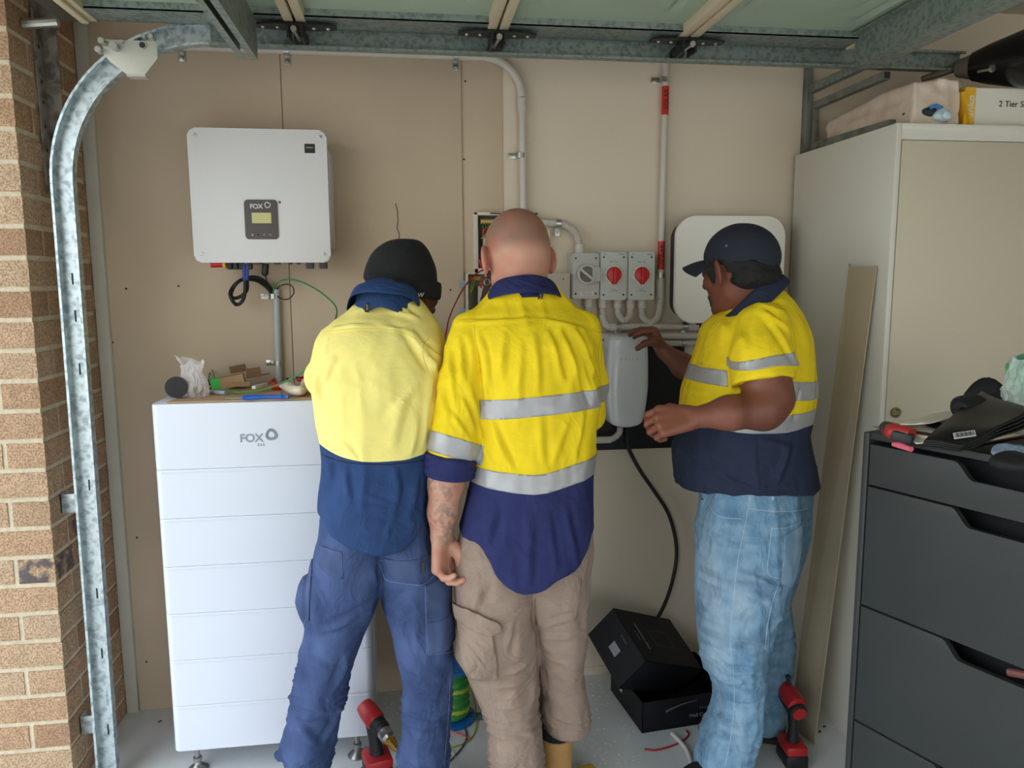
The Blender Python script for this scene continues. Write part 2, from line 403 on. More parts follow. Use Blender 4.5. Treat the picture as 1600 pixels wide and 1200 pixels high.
ceilm = pm('ceiling_paint', (190, 182, 165), .8)
def shell(name, lo, hi, m): return build(name, G().span(lo, hi), m, kind='structure')
shell('floor', (-1.45, -6.4, -.12), (5, 0, 0), concrete)
shell('floor_rear', (-1.45, -16, -.14), (12, -6.4, -.02), pm('paving', (190, 186, 176), .9)); shell('floor_driveway', (-14, -16, -.14), (-1.45, 4, -.02), pm('driveway', (190, 184, 172), .9, var=.1, vscale=2))
wb = shell('wall_back', (-1.071, 0, 0), (5, .12, 2.63), paint)
shell('wall_right', (4.6, -5.82, 0), (4.72, 0, 2.63), pm('wall_paint_light', (226, 220, 208), .8))
shell('wall_front', (-1.42, -5.82, 0), (.3, -5.7, 2.63), paint); shell('wall_front_header', (.3, -5.82, 2.2), (3.9, -5.7, 2.63), paint); shell('wall_front_side', (3.9, -5.82, 0), (4.6, -5.7, 2.63), paint)  # unseen wall; its wide opening is added to let in fill light
shell('ceiling', (-1.42, -5.82, 2.63), (4.6, .12, 2.7), ceilm)
hd = pm('header_lining', (170, 150, 120), .8)
shell('wall_left_header', (-1.42, -5.4, 2.42), (-1.09, YJ, 2.63), hd)
shell('wall_left_far', (-1.42, -5.7, 0), (-1.071, -5.4, 2.63), mortar)
# fibre cement lining sheets on the back wall (sheet 3 sits behind the edge of sheet 2)
for nm, x0, x1, t in (('lining_sheet', -1.03, -.4135, .010), ('lining_sheet', -.4105, .215, .012), ('lining_sheet', .215, .366, .004)):
    build(nm, G().span((x0, -t, .0), (x1, 0, 2.60), .001), sheet, wb, label='raw beige fibre cement sheet')
g = G()
for (px, py, yy) in ((197, 451, .010), (214, 840, .010), (229, 1034, .010), (176, 535, .01), (611, 475, .012), (606, 475, .012), (727, 127, .004), (725, 249, .004), (704, 453, .012), (607, 487, .012), (362, 468, .010), (279, 447, .010)):
    p = at(px, py, y=-yy); g.cyl((p[0], -yy - .0008, p[2]), (p[0], -yy + .002, p[2]), .0038, seg=10)
build('nail_head', g, pm('old_nail', (60, 46, 36), .8), wb)
# crack of torn paper in the middle sheet
g = G(); P = [at(x, y, y=-.0126) for x, y in ((618, 318), (621, 330), (622, 345), (620, 356), (624, 366), (623, 380))]; g.tube(P, .0016, 6)
build('crack', g, pm('crack_brown', (110, 86, 66), .9), wb)
tr = G().span((-1.071, -.03, .12), (-1.03, 0, 2.5), .002); build('trim_1', tr, offwhite, kind='structure')
build('trim_2', G().span((-1.071, -.026, 0), (-1.032, 0, .145), .002), offwhite, kind='structure')
build('baseboard_back', G().span((.37, -.006, 0), (1.5, 0, .035), .002), paint, kind='structure')
# brick pier at the side of the doorway: real courses over a mortar core
wl = build('wall_left', G().span((-1.47, YJ + .006, 0), (XB - .006, .06, 2.63)), mortar, kind='structure')
V, Fc, tone, pale, dark = [], [], [], [], []
PITCH = .0893; Z0 = .151 - 2 * PITCH
def add_brick(lo, hi, tn, pl, dk):
    b = bmesh.new(); bmesh.ops.create_cube(b, size=1)
    bmesh.ops.subdivide_edges(b, edges=b.edges[:], cuts=3, use_grid_fill=True)
    c = (np.array(lo) + np.array(hi)) / 2; d = np.array(hi) - np.array(lo); n0 = len(V)
    for v in b.verts:
        q = np.array(v.co); r = q * d; e = (np.abs(q) > .49).sum()
        if e >= 2: r = r - np.sign(q) * (np.abs(q) > .49) * .0022
        p = c + r; p = p + np.array([mnoise.noise(Vector(p * 31)), mnoise.noise(Vector(p * 29 + 7)), mnoise.noise(Vector(p * 37 + 3))]) * .0011
        V.append(p); tone.append(tn); pale.append(pl); dark.append(dk)
    b.faces.ensure_lookup_table(); b.verts.index_update()
    Fc.extend([[n0 + v.index for v in f.verts] for f in b.faces]); b.free()
for i in range(0, 30):
    z0 = Z0 + i * PITCH + .010; z1 = z0 + PITCH - .011
    if z1 < 0: continue
    z0 = max(z0, 0)
    half = (i % 2 == 0)
    # jamb face (towards the driveway side): brick by brick from the corner outward
    xs = [XB, XB - .118, XB - .118 - .235, XB - .47] if half else [XB, XB - .235, XB - .40]
    for k in range(len(xs) - 1):
        tn = random.random() ** 1.6 * .7; pl = random.random() ** 2 * .6
        dk = 0.
        if i == 8 and k == 0: dk = 1.
        yb = (YJ + (.235 if half else .11)) if k == 0 else YJ + .11
        add_brick((max(xs[k + 1] + .010, -1.475), YJ, z0), (xs[k], yb, z1), tn, pl, dk)
    y = YJ + (.245 if half else .12)
    while y < .04:
        y1 = min(y + .225, .05); tn = random.random() * .8; pl = random.random() ** 2 * .3
        add_brick((XB - .10, y, z0), (XB, y1, z1), tn, pl, 1. if random.random() < .03 else 0.); y = y1 + .010
nmesh('brick', np.array(V), np.array(Fc), brick, wl, {'tone': np.array(tone), 'pale': np.array(pale), 'dark': np.array(dark), 'speck': np.full(len(V), .6)}, smooth=False)

# ================================================================ garage door hardware
gm = galv('galvanised', (196, 206, 208), (150, 160, 163)); gdk = galv('galvanised_aged', (136, 146, 138), (108, 117, 111), 34, .5, .45)
gwarm = galv('galvanised_old', (190, 186, 170), (120, 112, 96), 26, .5, .5)
black = pm('black_plastic', (26, 26, 28), .5); blackm = pm('black_paint', (24, 25, 26), .45)
zinc = pm('zinc_plate', (186, 186, 180), .3, .85, var=.1, vscale=40)
YT = -.42
CH = [(-.031, 0), (-.031, .030), (-.024, .030), (-.024, .024), (-.029, .024), (-.029, .002), (.029, .002), (.029, .024), (.024, .024), (.024, .030), (.031, .030), (.031, 0)]
def chan(path, prof=CH, seg=None):
    """C channel swept in the x-z plane, its open side towards the room"""
    g = G(); P = [Vector(p) for p in path]; n = len(P); Vv = []
    for i in range(n):
        T = (P[min(i + 1, n - 1)] - P[max(i - 1, 0)]).normalized(); N = Vector((-T.z, 0, T.x))
        Vv += [P[i] + N * u + Vector((0, -v, 0)) for (u, v) in prof]
    m = len(prof); Fq = [(i * m + k, i * m + (k + 1) % m, (i + 1) * m + (k + 1) % m, (i + 1) * m + k) for i in range(n - 1) for k in range(m)]
    Fq += [tuple(range(m - 1, -1, -1)), tuple((n - 1) * m + k for k in range(m))]; return g.vf(Vv, Fq)
tk = thing('door_track', (-.98, YT, 0), 'galvanised steel roller door track rising by the brick pier and curving overhead', 'door track')
RT = .43; zc = 1.885
pv = [(-.988, YT, 0), (-.978, YT, zc)]
arc = [(-.978 + RT - RT * math.cos(a), YT, zc + RT * math.sin(a)) for a in np.linspace(0, math.pi / 2, 22)]
build('vertical_rail', chan([pv[0], (-.983, YT, .9), pv[1]]), gm, tk)
build('curved_rail', chan(arc), gm, tk)
build('horizontal_rail', chan([(-.548, YT, 2.315), (1.86, YT, 2.315)]), gdk, tk)
for z in (.16, .42, .62, .97, 1.33, 1.49, 1.60):
    build('slot', G().box((-.983 + (.003 if z > .9 else 0), YT - .0032, z + .013), (.0045, .0016, .034), None, .001), black, tk)
for z in (.19, .925):                       # wall brackets
    g = G().span((XB, YT + .004, z - .03), (-1.0, YT + .008, z + .03), .001).span((XB, YT + .004, z - .03), (XB + .005, YT + .055, z + .03), .001)
    g.cyl((XB + .004, YT + .03, z), (XB + .012, YT + .03, z), .006, seg=8)
    build('wall_bracket', g, gm, tk)
g = G().span((1.549, -.012, 2.07), (1.566, 0, 2.30), .001).span((1.535, YT + .01, 2.30), (1.56, -.0, 2.33), .001)
build('rail_hanger', g, gdk, tk)
# angle iron fixed to the brickwork above the bracket
ai = thing('angle_iron', (XB, -.30, 1.87), 'stained galvanised angle iron bolted high on the brick pier', 'angle iron')
g = G().span((XB, -.335, 1.87), (XB + .005, -.275, 2.5), .001).span((XB, -.28, 1.87), (XB + .045, -.275, 2.5), .001)
build('angle', g, galv('galvanised_stained', (150, 142, 134), (104, 94, 86), 16, .6, .35), ai)
for z in (1.92, 2.0, 2.07, 2.14, 2.2, 2.3): build('bolt_hole', G().cyl((XB + .004, -.312, z), (XB + .0062, -.312, z), .006, seg=10), black, ai)
g = G().tube([(XB + .005, -.40, 2.335), (XB + .10, -.40, 2.345)], .014, 10)
build('stay', g, zinc, ai)

# sectional door, rolled up overhead
dr = thing('garage_door', (.3, -2.9, 2.33), 'open sectional garage door of pale green panels stowed overhead', 'garage door')
pgreen = pm('door_panel', (158, 172, 152), .5, var=.03, vscale=3); cream = pm('door_edge', (206, 190, 160), .55)
DX = [-.865, -.29, .285, .865, 1.44]; ZD = 2.33; YE = -.475
for i in range(4):
    x0, x1 = DX[i] + .004, DX[i + 1] - .004; g = G()
    nx, ny = 30, 150; xs = np.linspace(x0, x1, nx); ys = np.linspace(-5.3, YE - .09, ny); Vv = []
    for y in ys:
        for x in xs:
            u = min(x - x0, x1 - x); v = ((-y - .60) % .78); v = min(v, .78 - v); dd = min(u - .10, v - .07)
            h = .010 * max(0, 1 - abs(dd) / .014) + (.004 if dd > .05 and dd < .065 else 0); Vv.append((x, y, ZD + .022 + h))
    Fq = [(a * nx + b, a * nx + b + 1, (a + 1) * nx + b + 1, (a + 1) * nx + b) for a in range(ny - 1) for b in range(nx - 1)]
    g.vf(Vv, Fq).span((x0, -5.3, ZD + .04), (x1, YE - .002, ZD + .048))
    pn = build('door_section', g, pgreen, dr, angle=20)
    g = G().span((x0, YE - .105, ZD), (x1, YE, ZD + .004)).span((x0, YE - .002, ZD), (x1, YE, ZD + .04)).span((x0, YE - .105, ZD), (x1, YE - .103, ZD + .024))
    build('end_stile', g, gdk, pn)
    for xe, sg in ((x0, 1), (x1, -1)):
        g = G().span((min(xe, xe + sg * .026), -5.3, ZD - .006), (max(xe, xe + sg * .026), YE - .01, ZD + .03), .002)
        build('section_edge', g, cream, pn, label='cream folded panel edge')
def hinge(x):
    g = G(); y = YE - .055
    g.prism([(-.115, -.018), (-.08, -.028), (.08, -.028), (.115, -.018), (.115, .012), (.06, .024), (-.06, .024), (-.115, .012)], .006, Matrix.Translation((x, y, ZD - .0155)), .001)
    g.span((x - .022, y - .03, ZD - .05), (x - .016, y + .04, ZD - .012)).span((x + .016, y - .03, ZD - .05), (x + .022, y + .04, ZD - .012))
    h = build('hinge', g, blackm, dr)
    g = G()
    for dx in (-.09, -.05, .05, .09): g.ball((x + dx, y - .004, ZD - .017), (.006, .006, .004), 8)
    build('rivet', g, zinc, h)
    g = G().cyl((x, y - .05, ZD - .034), (x, YT - .02, ZD - .024), .0055, seg=12).cyl((x, y - .055, ZD - .034), (x, y - .045, ZD - .034), .0085, seg=14)
    h2 = build('roller_stem', g, zinc, h)
    g = G().lathe([(.012, -.012), (.021, -.011), (.021, .011), (.012, .012)], (x + .004, YT - .017, ZD - .020), (0, 1, 0), 20)
    build('roller', g, black, h)
for x in DX[1:4]: hinge(x)
g = G()                                     # strengthening struts across the door
for (x, zt, dep, w, y1) in ((-.418, ZD - .005, .108, .050, -.56),):
    g.span((x - w / 2, -5.2, zt - dep), (x - w / 2 + .003, y1, zt)).span((x + w / 2 - .003, -5.2, zt - dep), (x + w / 2, y1, zt)).span((x - w / 2, -5.2, zt - dep - .002), (x - w / 2 + .018, y1, zt - dep)).span((x + w / 2 - .018, -5.2, zt - dep - .002), (x + w / 2, y1, zt - dep)).span((x - w / 2, -5.2, zt - .003), (x + w / 2, y1, zt))
build('strut', g, gdk, dr)
g = G(); x = 1.40
g.span((x - .004, -5.2, ZD - .075), (x, -.56, ZD + .02)).span((x - .004, -5.2, ZD - .079), (x + .07, -.56, ZD - .075)).span((x - .03, -5.2, ZD + .01), (x, -.56, ZD + .013)).span((x + .066, -5.2, ZD - .075), (x + .07, -.56, ZD + .02))
build('strut', g, gdk, dr)
g = G().span((DX[0] - .06, -5.3, ZD - .012), (DX[0] - .004, YE - .02, ZD + .045), .004)
build('bottom_seal', g, pm('seal_rubber', (62, 54, 42), .7), dr)
g = G().span((DX[0] - .008, -5.3, ZD - .016), (DX[0] + .012, YE - .02, ZD - .006), .002)
build('bottom_rail', g, cream, dr)
# corner plate holding the bottom roller
g = G(); y = YE - .02
pl = [(-.086, .028), (.088, .028), (.096, .014), (.094, -.03), (.052, -.082), (.045, -.092), (-.012, -.088), (-.066, -.045), (-.086, -.02)]
cx, cz = -.753, 2.252; pl = [(a * .80, b * .80) for a, b in pl]
g.prism(pl, .003, faceM((cx, y, cz)), .0005).span((cx - .010, y - .004, cz - .075), (cx + .04, y + .03, cz - .070))
cp = build('corner_plate', g, pm('corner_plate_white', (186, 184, 172), .45, .3, var=.05, vscale=10), dr)
g = G()
for (dx, dz, r, l) in ((-.078, .014, .010, .030), (-.042, .0, .013, .024), (-.02, .02, .006, .01), (.048, .012, .013, .004), (.058, .036, .006, .02), (.085, .034, .008, .03), (-.095, -.012, .010, .02)):
    build('bolt', G().cyl((cx + dx * .8, y - .003 - l, cz + dz * .8), (cx + dx * .8, y, cz + dz * .8), r * .85, seg=12), zinc, cp)
g = G().cyl((cx + .038, y - .008, cz + .0096), (cx + .038, y - .0065, cz + .0096), .008, seg=14); build('roller_pin', g, black, cp)

# ================================================================ wall mounted electrical gear
white = pm('white_powder_coat', (214, 210, 208), .38, spec=.45); pvc = pm('pvc_white', (202, 194, 184), .4)
pvcg = pm('pvc_grey', (176, 180, 180), .4); grey = pm('isolator_grey', (196, 198, 192), .45)
dkg = pm('dark_grey', (66, 66, 68), .5); red = pm('red_plastic', (200, 24, 26), .35); blue = pm('blue_plastic', (26, 92, 190), .35)
steel = pm('steel', (170, 168, 164), .28, .9, var=.08, vscale=30); gold = pm('brass', (176, 140, 66), .4, .7)
# hybrid inverter
iv = thing('inverter', (-.465, 0, 1.66), 'white wall-mounted hybrid inverter with dark display above the battery tower', 'inverter')
a, b = at(293, 200, y=-.2), at(512, 203, y=-.2); c, d = at(303, 408, y=-.2), at(515, 412, y=-.2)
x0, x1, zt, zb = -.688, -.247, 2.097, 1.665; cxI = (x0 + x1) / 2; czI = (zt + zb) / 2
g = G().prism(rrect(x1 - x0, zt - zb, .022), .035, faceM((cxI, -.165, czI)), .006)
fr = build('front_cover', g, white, iv)
g = G().span((x0 + .012, -.166, zb + .02), (x1 - .012, -.03, zt - .008), .006)
for k in range(9): g.span((x1 - .014, -.16 + k * .014, zb + .05), (x1 + .004, -.153 + k * .014, zt - .06), .001)
build('heat_sink_body', g, pm('inverter_body', (198, 194, 186), .5), iv)
build('mounting_plate', G().span((x0 + .05, -.03, zb + .05), (x1 - .03, -.01, zt - .04), .002), steel, iv)
g = G()
for (px, py) in ((305, 211), (501, 214), (316, 397), (507, 397)):
    p = at(px, py, y=-.2); build('cover_screw', G().lathe([(.0055, 0), (.0055, .0015), (.0035, .002), (.0035, .0008), (.001, .0006)], (p[0], -.1995, p[2]), (0, -1, 0), 16), steel, fr)
dsp = pm('display_brown', (74, 64, 60), .3)
A, B = at(381, 312, y=-.2), at(436, 374, y=-.2)
g = G().prism(rrect(B[0] - A[0], A[2] - B[2], .012), .004, faceM(((A[0] + B[0]) / 2, -.2, (A[2] + B[2]) / 2)), .001)
ds = build('display_panel', g, dsp, iv)
mx_, mz_ = (A[0] + B[0]) / 2, (A[2] + B[2]) / 2
build('screen', G().prism(rrect(.062, .034, .002), .0006, faceM((mx_ + .001, -.204, mz_ + .005))), pm('lcd', (196, 190, 128), .3), ds)
text('brand_lettering', 'FOX', .021, faceM((mx_ - .014, -.2042, mz_ + .042)), white, ds, space=.95, bold=.0004)
g = G(); P = [(mx_ + .022 + .0085 * (1 + .12 * math.sin(3 * t)) * math.cos(t), -.2045, mz_ + .047 + .0085 * (1 + .12 * math.cos(3 * t + .5)) * math.sin(t)) for t in np.linspace(0, 2 * math.pi, 26)]
g.tube(P, .0017, 6, False); build('ring_logo', g, white, ds)
g = G()
for k, dx in enumerate((-.031, -.013, .005, .025)):
    for s in (0, 1):
        if k == 0: g.box((mx_ + dx, -.2043, mz_ - .05), (.007, .0006, .0012) if s else (.0012, .0006, .007))
        if k == 1: g.box((mx_ + dx, -.2043, mz_ - .05), (.003, .0006, .003), (0, .78, 0))
        if k == 2: g.box((mx_ + dx + s * .003, -.2043, mz_ - .05 + s * .0012), (.006 if s else .004, .0006, .0011), (0, -.7 if s else .7, 0))
        if k == 3: g.box((mx_ + dx + s * .003, -.2043, mz_ - .0485 - s * .002), (.008 if not s else .0012, .0006, .0011 if not s else .005))
build('button_mark', g, white, ds)
build('indicator', G().ball((at(437, 316, y=-.2)[0], -.201, at(437, 316, y=-.2)[2]), (.004, .003, .004), 12), pm('green_lamp', (60, 110, 84), .4), fr)
A, B = at(475, 224, y=-.2), at(493, 240, y=-.2)
st = build('sticker', G().box(((A[0] + B[0]) / 2, -.2003, (A[2] + B[2]) / 2), (.04, .0006, .036)), white, fr)
build('sticker_print', G().box(((A[0] + B[0]) / 2, -.2008, (A[2] + B[2]) / 2), (.034, .0004, .030)), black, st) if False else None
mk = build('sticker_mark', G().box(((A[0] + B[0]) / 2, -.2008, (A[2] + B[2]) / 2), (.034, .0004, .030)).box(((A[0] + B[0]) / 2, -.2012, (A[2] + B[2]) / 2 - .002), (.024, .0004, .004)), black, fr)
text('sticker_lettering', 'infineon', .007, faceM(((A[0] + B[0]) / 2, -.2015, (A[2] + B[2]) / 2 + .003)), white, fr, .0002)
# sockets under the inverter
def under(px, py0, py1, w, mat, nm, dep=.03, Y=-.12, par=iv):
    A = at(px, py0, y=Y); B = at(px, py1, y=Y); g = G().span((A[0] - w / 2, Y - dep / 2, min(B[2], A[2])), (A[0] + w / 2, Y + dep / 2, zb + .022), .003); return build(nm, g, mat, par)
sw_ = thing('isolator_knob', (0, 0, 0), None, None); bpy.data.objects.remove(sw_)
kb = build('rotary_switch', G().cyl(at(330, 412, y=-.13), at(349, 412, y=-.13), .014, .012), red, iv)
build('switch_collar', G().cyl(at(349, 412, y=-.13), at(353, 412, y=-.13), .015), pm('yellow_plastic', (236, 190, 40), .4), kb)
for (px, w) in ((359, .016), (368, .016), (377, .016), (390, .016)): under(px, 402, 421, w, black, 'dc_socket')
for (px, w) in ((401, .03), (433, .02), (454, .012), (466, .012)): under(px, 402, 413, w, dkg, 'cable_gland')
for (px, w) in ((484, .026), (505, .026)): under(px, 402, 420, w, dkg, 'cable_gland')
bp_ = pm('connector_blue', (44, 66, 150), .35)
for k in range(2):
    A = at(381 + k * 5, 412, y=-.13); B = at(382 + k * 4, 438, y=-.13); build('plug', G().tube([A, B], .006, 10), bp_, iv)
build('data_dongle', G().tube([at(415, 412, y=-.12), at(414, 428, y=-.12), at(413, 431, y=-.12)], [.0115, .0115, .006], 14), black, iv)
cb = pm('cable_black', (22, 22, 22), .5)
P = smooth_path([at(x, y, y=Y) for x, y, Y in ((383, 436, -.13), (383, 455, -.12), (379, 470, -.11), (370, 476, -.11), (362, 468, -.12), (360, 456, -.11), (370, 442, -.09), (386, 434, -.08), (403, 434, -.07), (417, 443, -.05), (425, 455, -.03), (428, 463, -.03))])
c1 = build('solar_cable', G().tube(P, .0062, 10), cb, label='thick black cable looped under the inverter into the grey conduit', cat='cable')
P = smooth_path([at(x, y, y=Y) for x, y, Y in ((386, 436, -.12), (386, 452, -.10), (378, 462, -.09), (366, 466, -.09), (361, 460, -.1), (367, 446, -.1), (379, 437, -.09), (400, 438, -.06), (415, 447, -.04), (424, 457, -.03))])
build('solar_cable', G().tube(P, .0062, 10), cb, label='second black cable behind the looped one under the inverter, with tighter loop', cat='cable')
P = smooth_path([at(x, y, y=Y) for x, y, Y in ((414, 428, -.12), (416, 436, -.09), (421, 450, -.05), (430, 460, -.03), (440, 467, -.05), (451, 467, -.05), (459, 458, -.05), (457, 448, -.05), (447, 444, -.05), (436, 448, -.04), (430, 456, -.03))])
build('data_cable', G().tube(P, .0022, 8), cb, label='thin black wire curled into a ring beside the grey conduit top', cat='cable')
gr = pm('wire_green', (54, 140, 66), .45); gy = galv('wire_green_yellow', (150, 190, 60), (60, 150, 60), 60, .45, 0.)
P = smooth_path([at(x, y, y=Y) for x, y, Y in ((427, 462, -.03), (428, 450, -.04), (437, 440, -.05), (452, 436.5, -.06), (475, 442, -.08), (500, 456, -.11), (520, 473, -.15), (526, 484, -.2), (524, 500, -.3), (512, 540, -.36), (490, 566, -.38), (465, 586, -.37), (430, 603, -.36), (400, 611, -.34), (370, 613, -.32), (352, 608, -.28))])
build('earth_wire', G().tube(P, .0028, 8), gr, label='long green and yellow earth wire arching from the conduit to the battery top', cat='wire')
# saddle clip
def clip_on(px, py, Y, r, horiz=True, label=''):
    p = at(px, py, y=Y) if not hasattr(px, '__len__') else px
    g = G(); n = 14
    # ring half around a pipe; pipe vertical if horiz (tab sticks out sideways)
    ax = (0, 0, 1) if horiz else (1, 0, 0)
    th = [math.pi * k / n for k in range(n + 1)]; w = .009
    if horiz: ring = [(p[0] + r * math.cos(t), Y - r * math.sin(t) * 1.0, 0) for t in th]
    else: ring = [(0, Y - r * math.sin(t), p[2] + r * math.cos(t)) for t in th]
    Vv = []
    for q in ring:
        for s in (-w, w):
            Vv.append((q[0], q[1], p[2] + s) if horiz else (p[0] + s, q[1], q[2]))
    for q in ring:
        for s in (-w, w):
            qq = np.array((q[0], q[1], p[2] + s) if horiz else (p[0] + s, q[1], q[2])); cc = np.array((p[0], Y, qq[2]) if horiz else (qq[0], Y, p[2]))
            u = (qq - cc) / (np.linalg.norm(qq - cc) + 1e-9); Vv.append(tuple(qq + u * .0016))
    m = 2 * (n + 1); Fq = []
    for i in range(n):
        Fq += [(2 * i, 2 * i + 1, 2 * i + 3, 2 * i + 2), (m + 2 * i, m + 2 * i + 2, m + 2 * i + 3, m + 2 * i + 1), (2 * i, 2 * i + 2, m + 2 * i + 2, m + 2 * i), (2 * i + 1, m + 2 * i + 1, m + 2 * i + 3, 2 * i + 3)]
    g.vf(Vv, Fq)
    return p, g
def saddle(px, py, Y, r, horiz, side, label):
    """zinc half-saddle: a strap over the pipe and a tab screwed to the wall"""
    p, g = clip_on(px, py, Y, r, horiz); yb = Y + r
    if horiz: g.span((min(p[0] + side * r, p[0] + side * (r + .03)), yb - .004, p[2] - .010), (max(p[0] + side * r, p[0] + side * (r + .03)), yb - .0015, p[2] + .010), .001); sc = (p[0] + side * (r + .018), yb - .004, p[2])
    else: g.span((p[0] - .010, yb - .004, min(p[2] + side * r, p[2] + side * (r + .03))), (p[0] + .010, yb - .0015, max(p[2] + side * r, p[2] + side * (r + .03))), .001); sc = (p[0], yb - .004, p[2] + side * (r + .018))
    if horiz: g.span((min(p[0] + side * r, p[0] + side * (r + .0016)), Y, p[2] - .009), (max(p[0] + side * r, p[0] + side * (r + .0016)), yb, p[2] + .009))
    else: g.span((p[0] - .009, Y, min(p[2] + side * r, p[2] + side * (r + .0016))), (p[0] + .009, yb, max(p[2] + side * r, p[2] + side * (r + .0016))))
    t = thing('pipe_clip', (p[0], yb, p[2]), label, 'pipe clip', 'zinc pipe clips on the wall')
    build('strap', g, zinc, t); build('screw', G().lathe([(.0055, 0), (.005, .002), (.002, .003)], sc, (0, -1, 0), 12), steel, t)
# grey conduit below the inverter
cx_ = -.461
gc = thing('grey_conduit', (cx_, -.022, 1.20), 'grey PVC conduit rising behind the battery tower to the inverter', 'conduit')
build('pipe', G().tube([(-.4585, -.024, 1.575), (-.465, -.024, 1.10)], .0135, 20), pvcg, gc)
build('conduit_mouth', G().lathe([(.0115, 0), (.0115, .0006)], (-.4585, -.024, 1.5752), (0, 0, 1), 16), black, gc)
saddle(427, 463, -.024, .0148, True, -1, 'bright zinc clip at the top of the grey conduit')
saddle(435, 567, -.024, .0148, True, -1, 'bright zinc clip low on the grey conduit, just above the battery tower')
# white conduit along the top of the wall, bending down to the switchboard
wc = thing('white_conduit', (-.16, -.02, 2.38), 'white conduit running along the wall top and bending down to the switchboard', 'conduit')
P = [(-.95, -.026, 2.392), (.30, -.026, 2.392)]; build('pipe', G().tube(P, .0125, 18), pvc, wc)
bend = [(.30 + .135 * math.sin(t), -.026, 2.257 + .135 * math.cos(t)) for t in np.linspace(0, math.pi / 2, 14)]
build('bend', G().tube(bend, .0155, 18), pvc, wc)
build('coupling', G().cyl((.435, -.026, 2.255), (.4355, -.026, 2.205), .0175), pvc, wc)
build('pipe', G().tube([(.4355, -.026, 2.22), (.4395, -.026, 1.845)], .0135, 18), pvc, wc)
saddle((-.735, -.026, 2.392), 0, -.026, .014, False, -1, 'leftmost zinc clip on the conduit along the wall top, near the white corner plate')
p = at(448, 85, y=-.026); saddle((p[0], -.026, 2.392), 0, -.026, .014, False, -1, 'zinc clip on the top conduit beside the first sheet joint, above the inverter')
p = at(712, 92, y=-.026); saddle((p[0], -.026, 2.392), 0, -.026, .014, False, -1, 'zinc clip on the top conduit just before its bend, above the beanie')
saddle(814, 243, -.026, .015, True, -1, 'zinc clip halfway down the white conduit above the shaved head')
# second riser to the isolators
w2 = thing('white_conduit', (.972, -.022, 1.52), 'tall white riser conduit with red warning bands right of the isolators', 'conduit')
p0 = at(1041, 100, y=-.024); p1 = at(1032, 440, y=-.024)
def on2(py): t = (at(1036, py, y=-.024)[2] - p0[2]) / (p1[2] - p0[2]); return p0 + (p1 - p0) * t
build('pipe', G().tube([p0 + np.array([0, 0, .12]), on2(470)], .0125, 18), pvc, w2)
lr = pm('warning_red', (196, 40, 26), .45)
for (a_, b_) in ((135, 180), (377, 421)):
    o = build('warning_band', G().cyl(on2(a_), on2(b_), .0133), lr, w2, label='orange-red printed warning band')
    q0, q1 = on2(a_ + 3), on2(b_ - 6); c_ = (q0 + q1) / 2
    text('warning_lettering', 'SOLAR', (q0[2] - q1[2]) * .30, faceM((c_[0], -.024 - .0138, c_[2]), math.pi / 2), black, o, .0003, sx=.95)
build('coupling', G().cyl(on2(436), on2(468), .0165), pvc, w2)
saddle(1037, 125, -.024, .014, True, -1, 'zinc clip near the top of the riser conduit, over its upper red band')
saddle(1032, 430, -.024, .0145, True, -1, 'zinc clip on the riser conduit beside the third isolator, under the lower red band')
def corr(P, r, pitch=.0052, n=10):
    Q = smooth_path(P, 24); L = [0]
    for i in range(1, len(Q)): L.append(L[-1] + np.linalg.norm(Q[i] - Q[i - 1]))
    m = int(L[-1] / pitch * 4); s = np.linspace(0, L[-1], m); Q = np.array(Q); Pn = np.stack([np.interp(s, L, Q[:, k]) for k in range(3)], 1)
    return G().tube(Pn, [r * (1 + .07 * math.cos(2 * math.pi * q / pitch)) for q in s], 16)
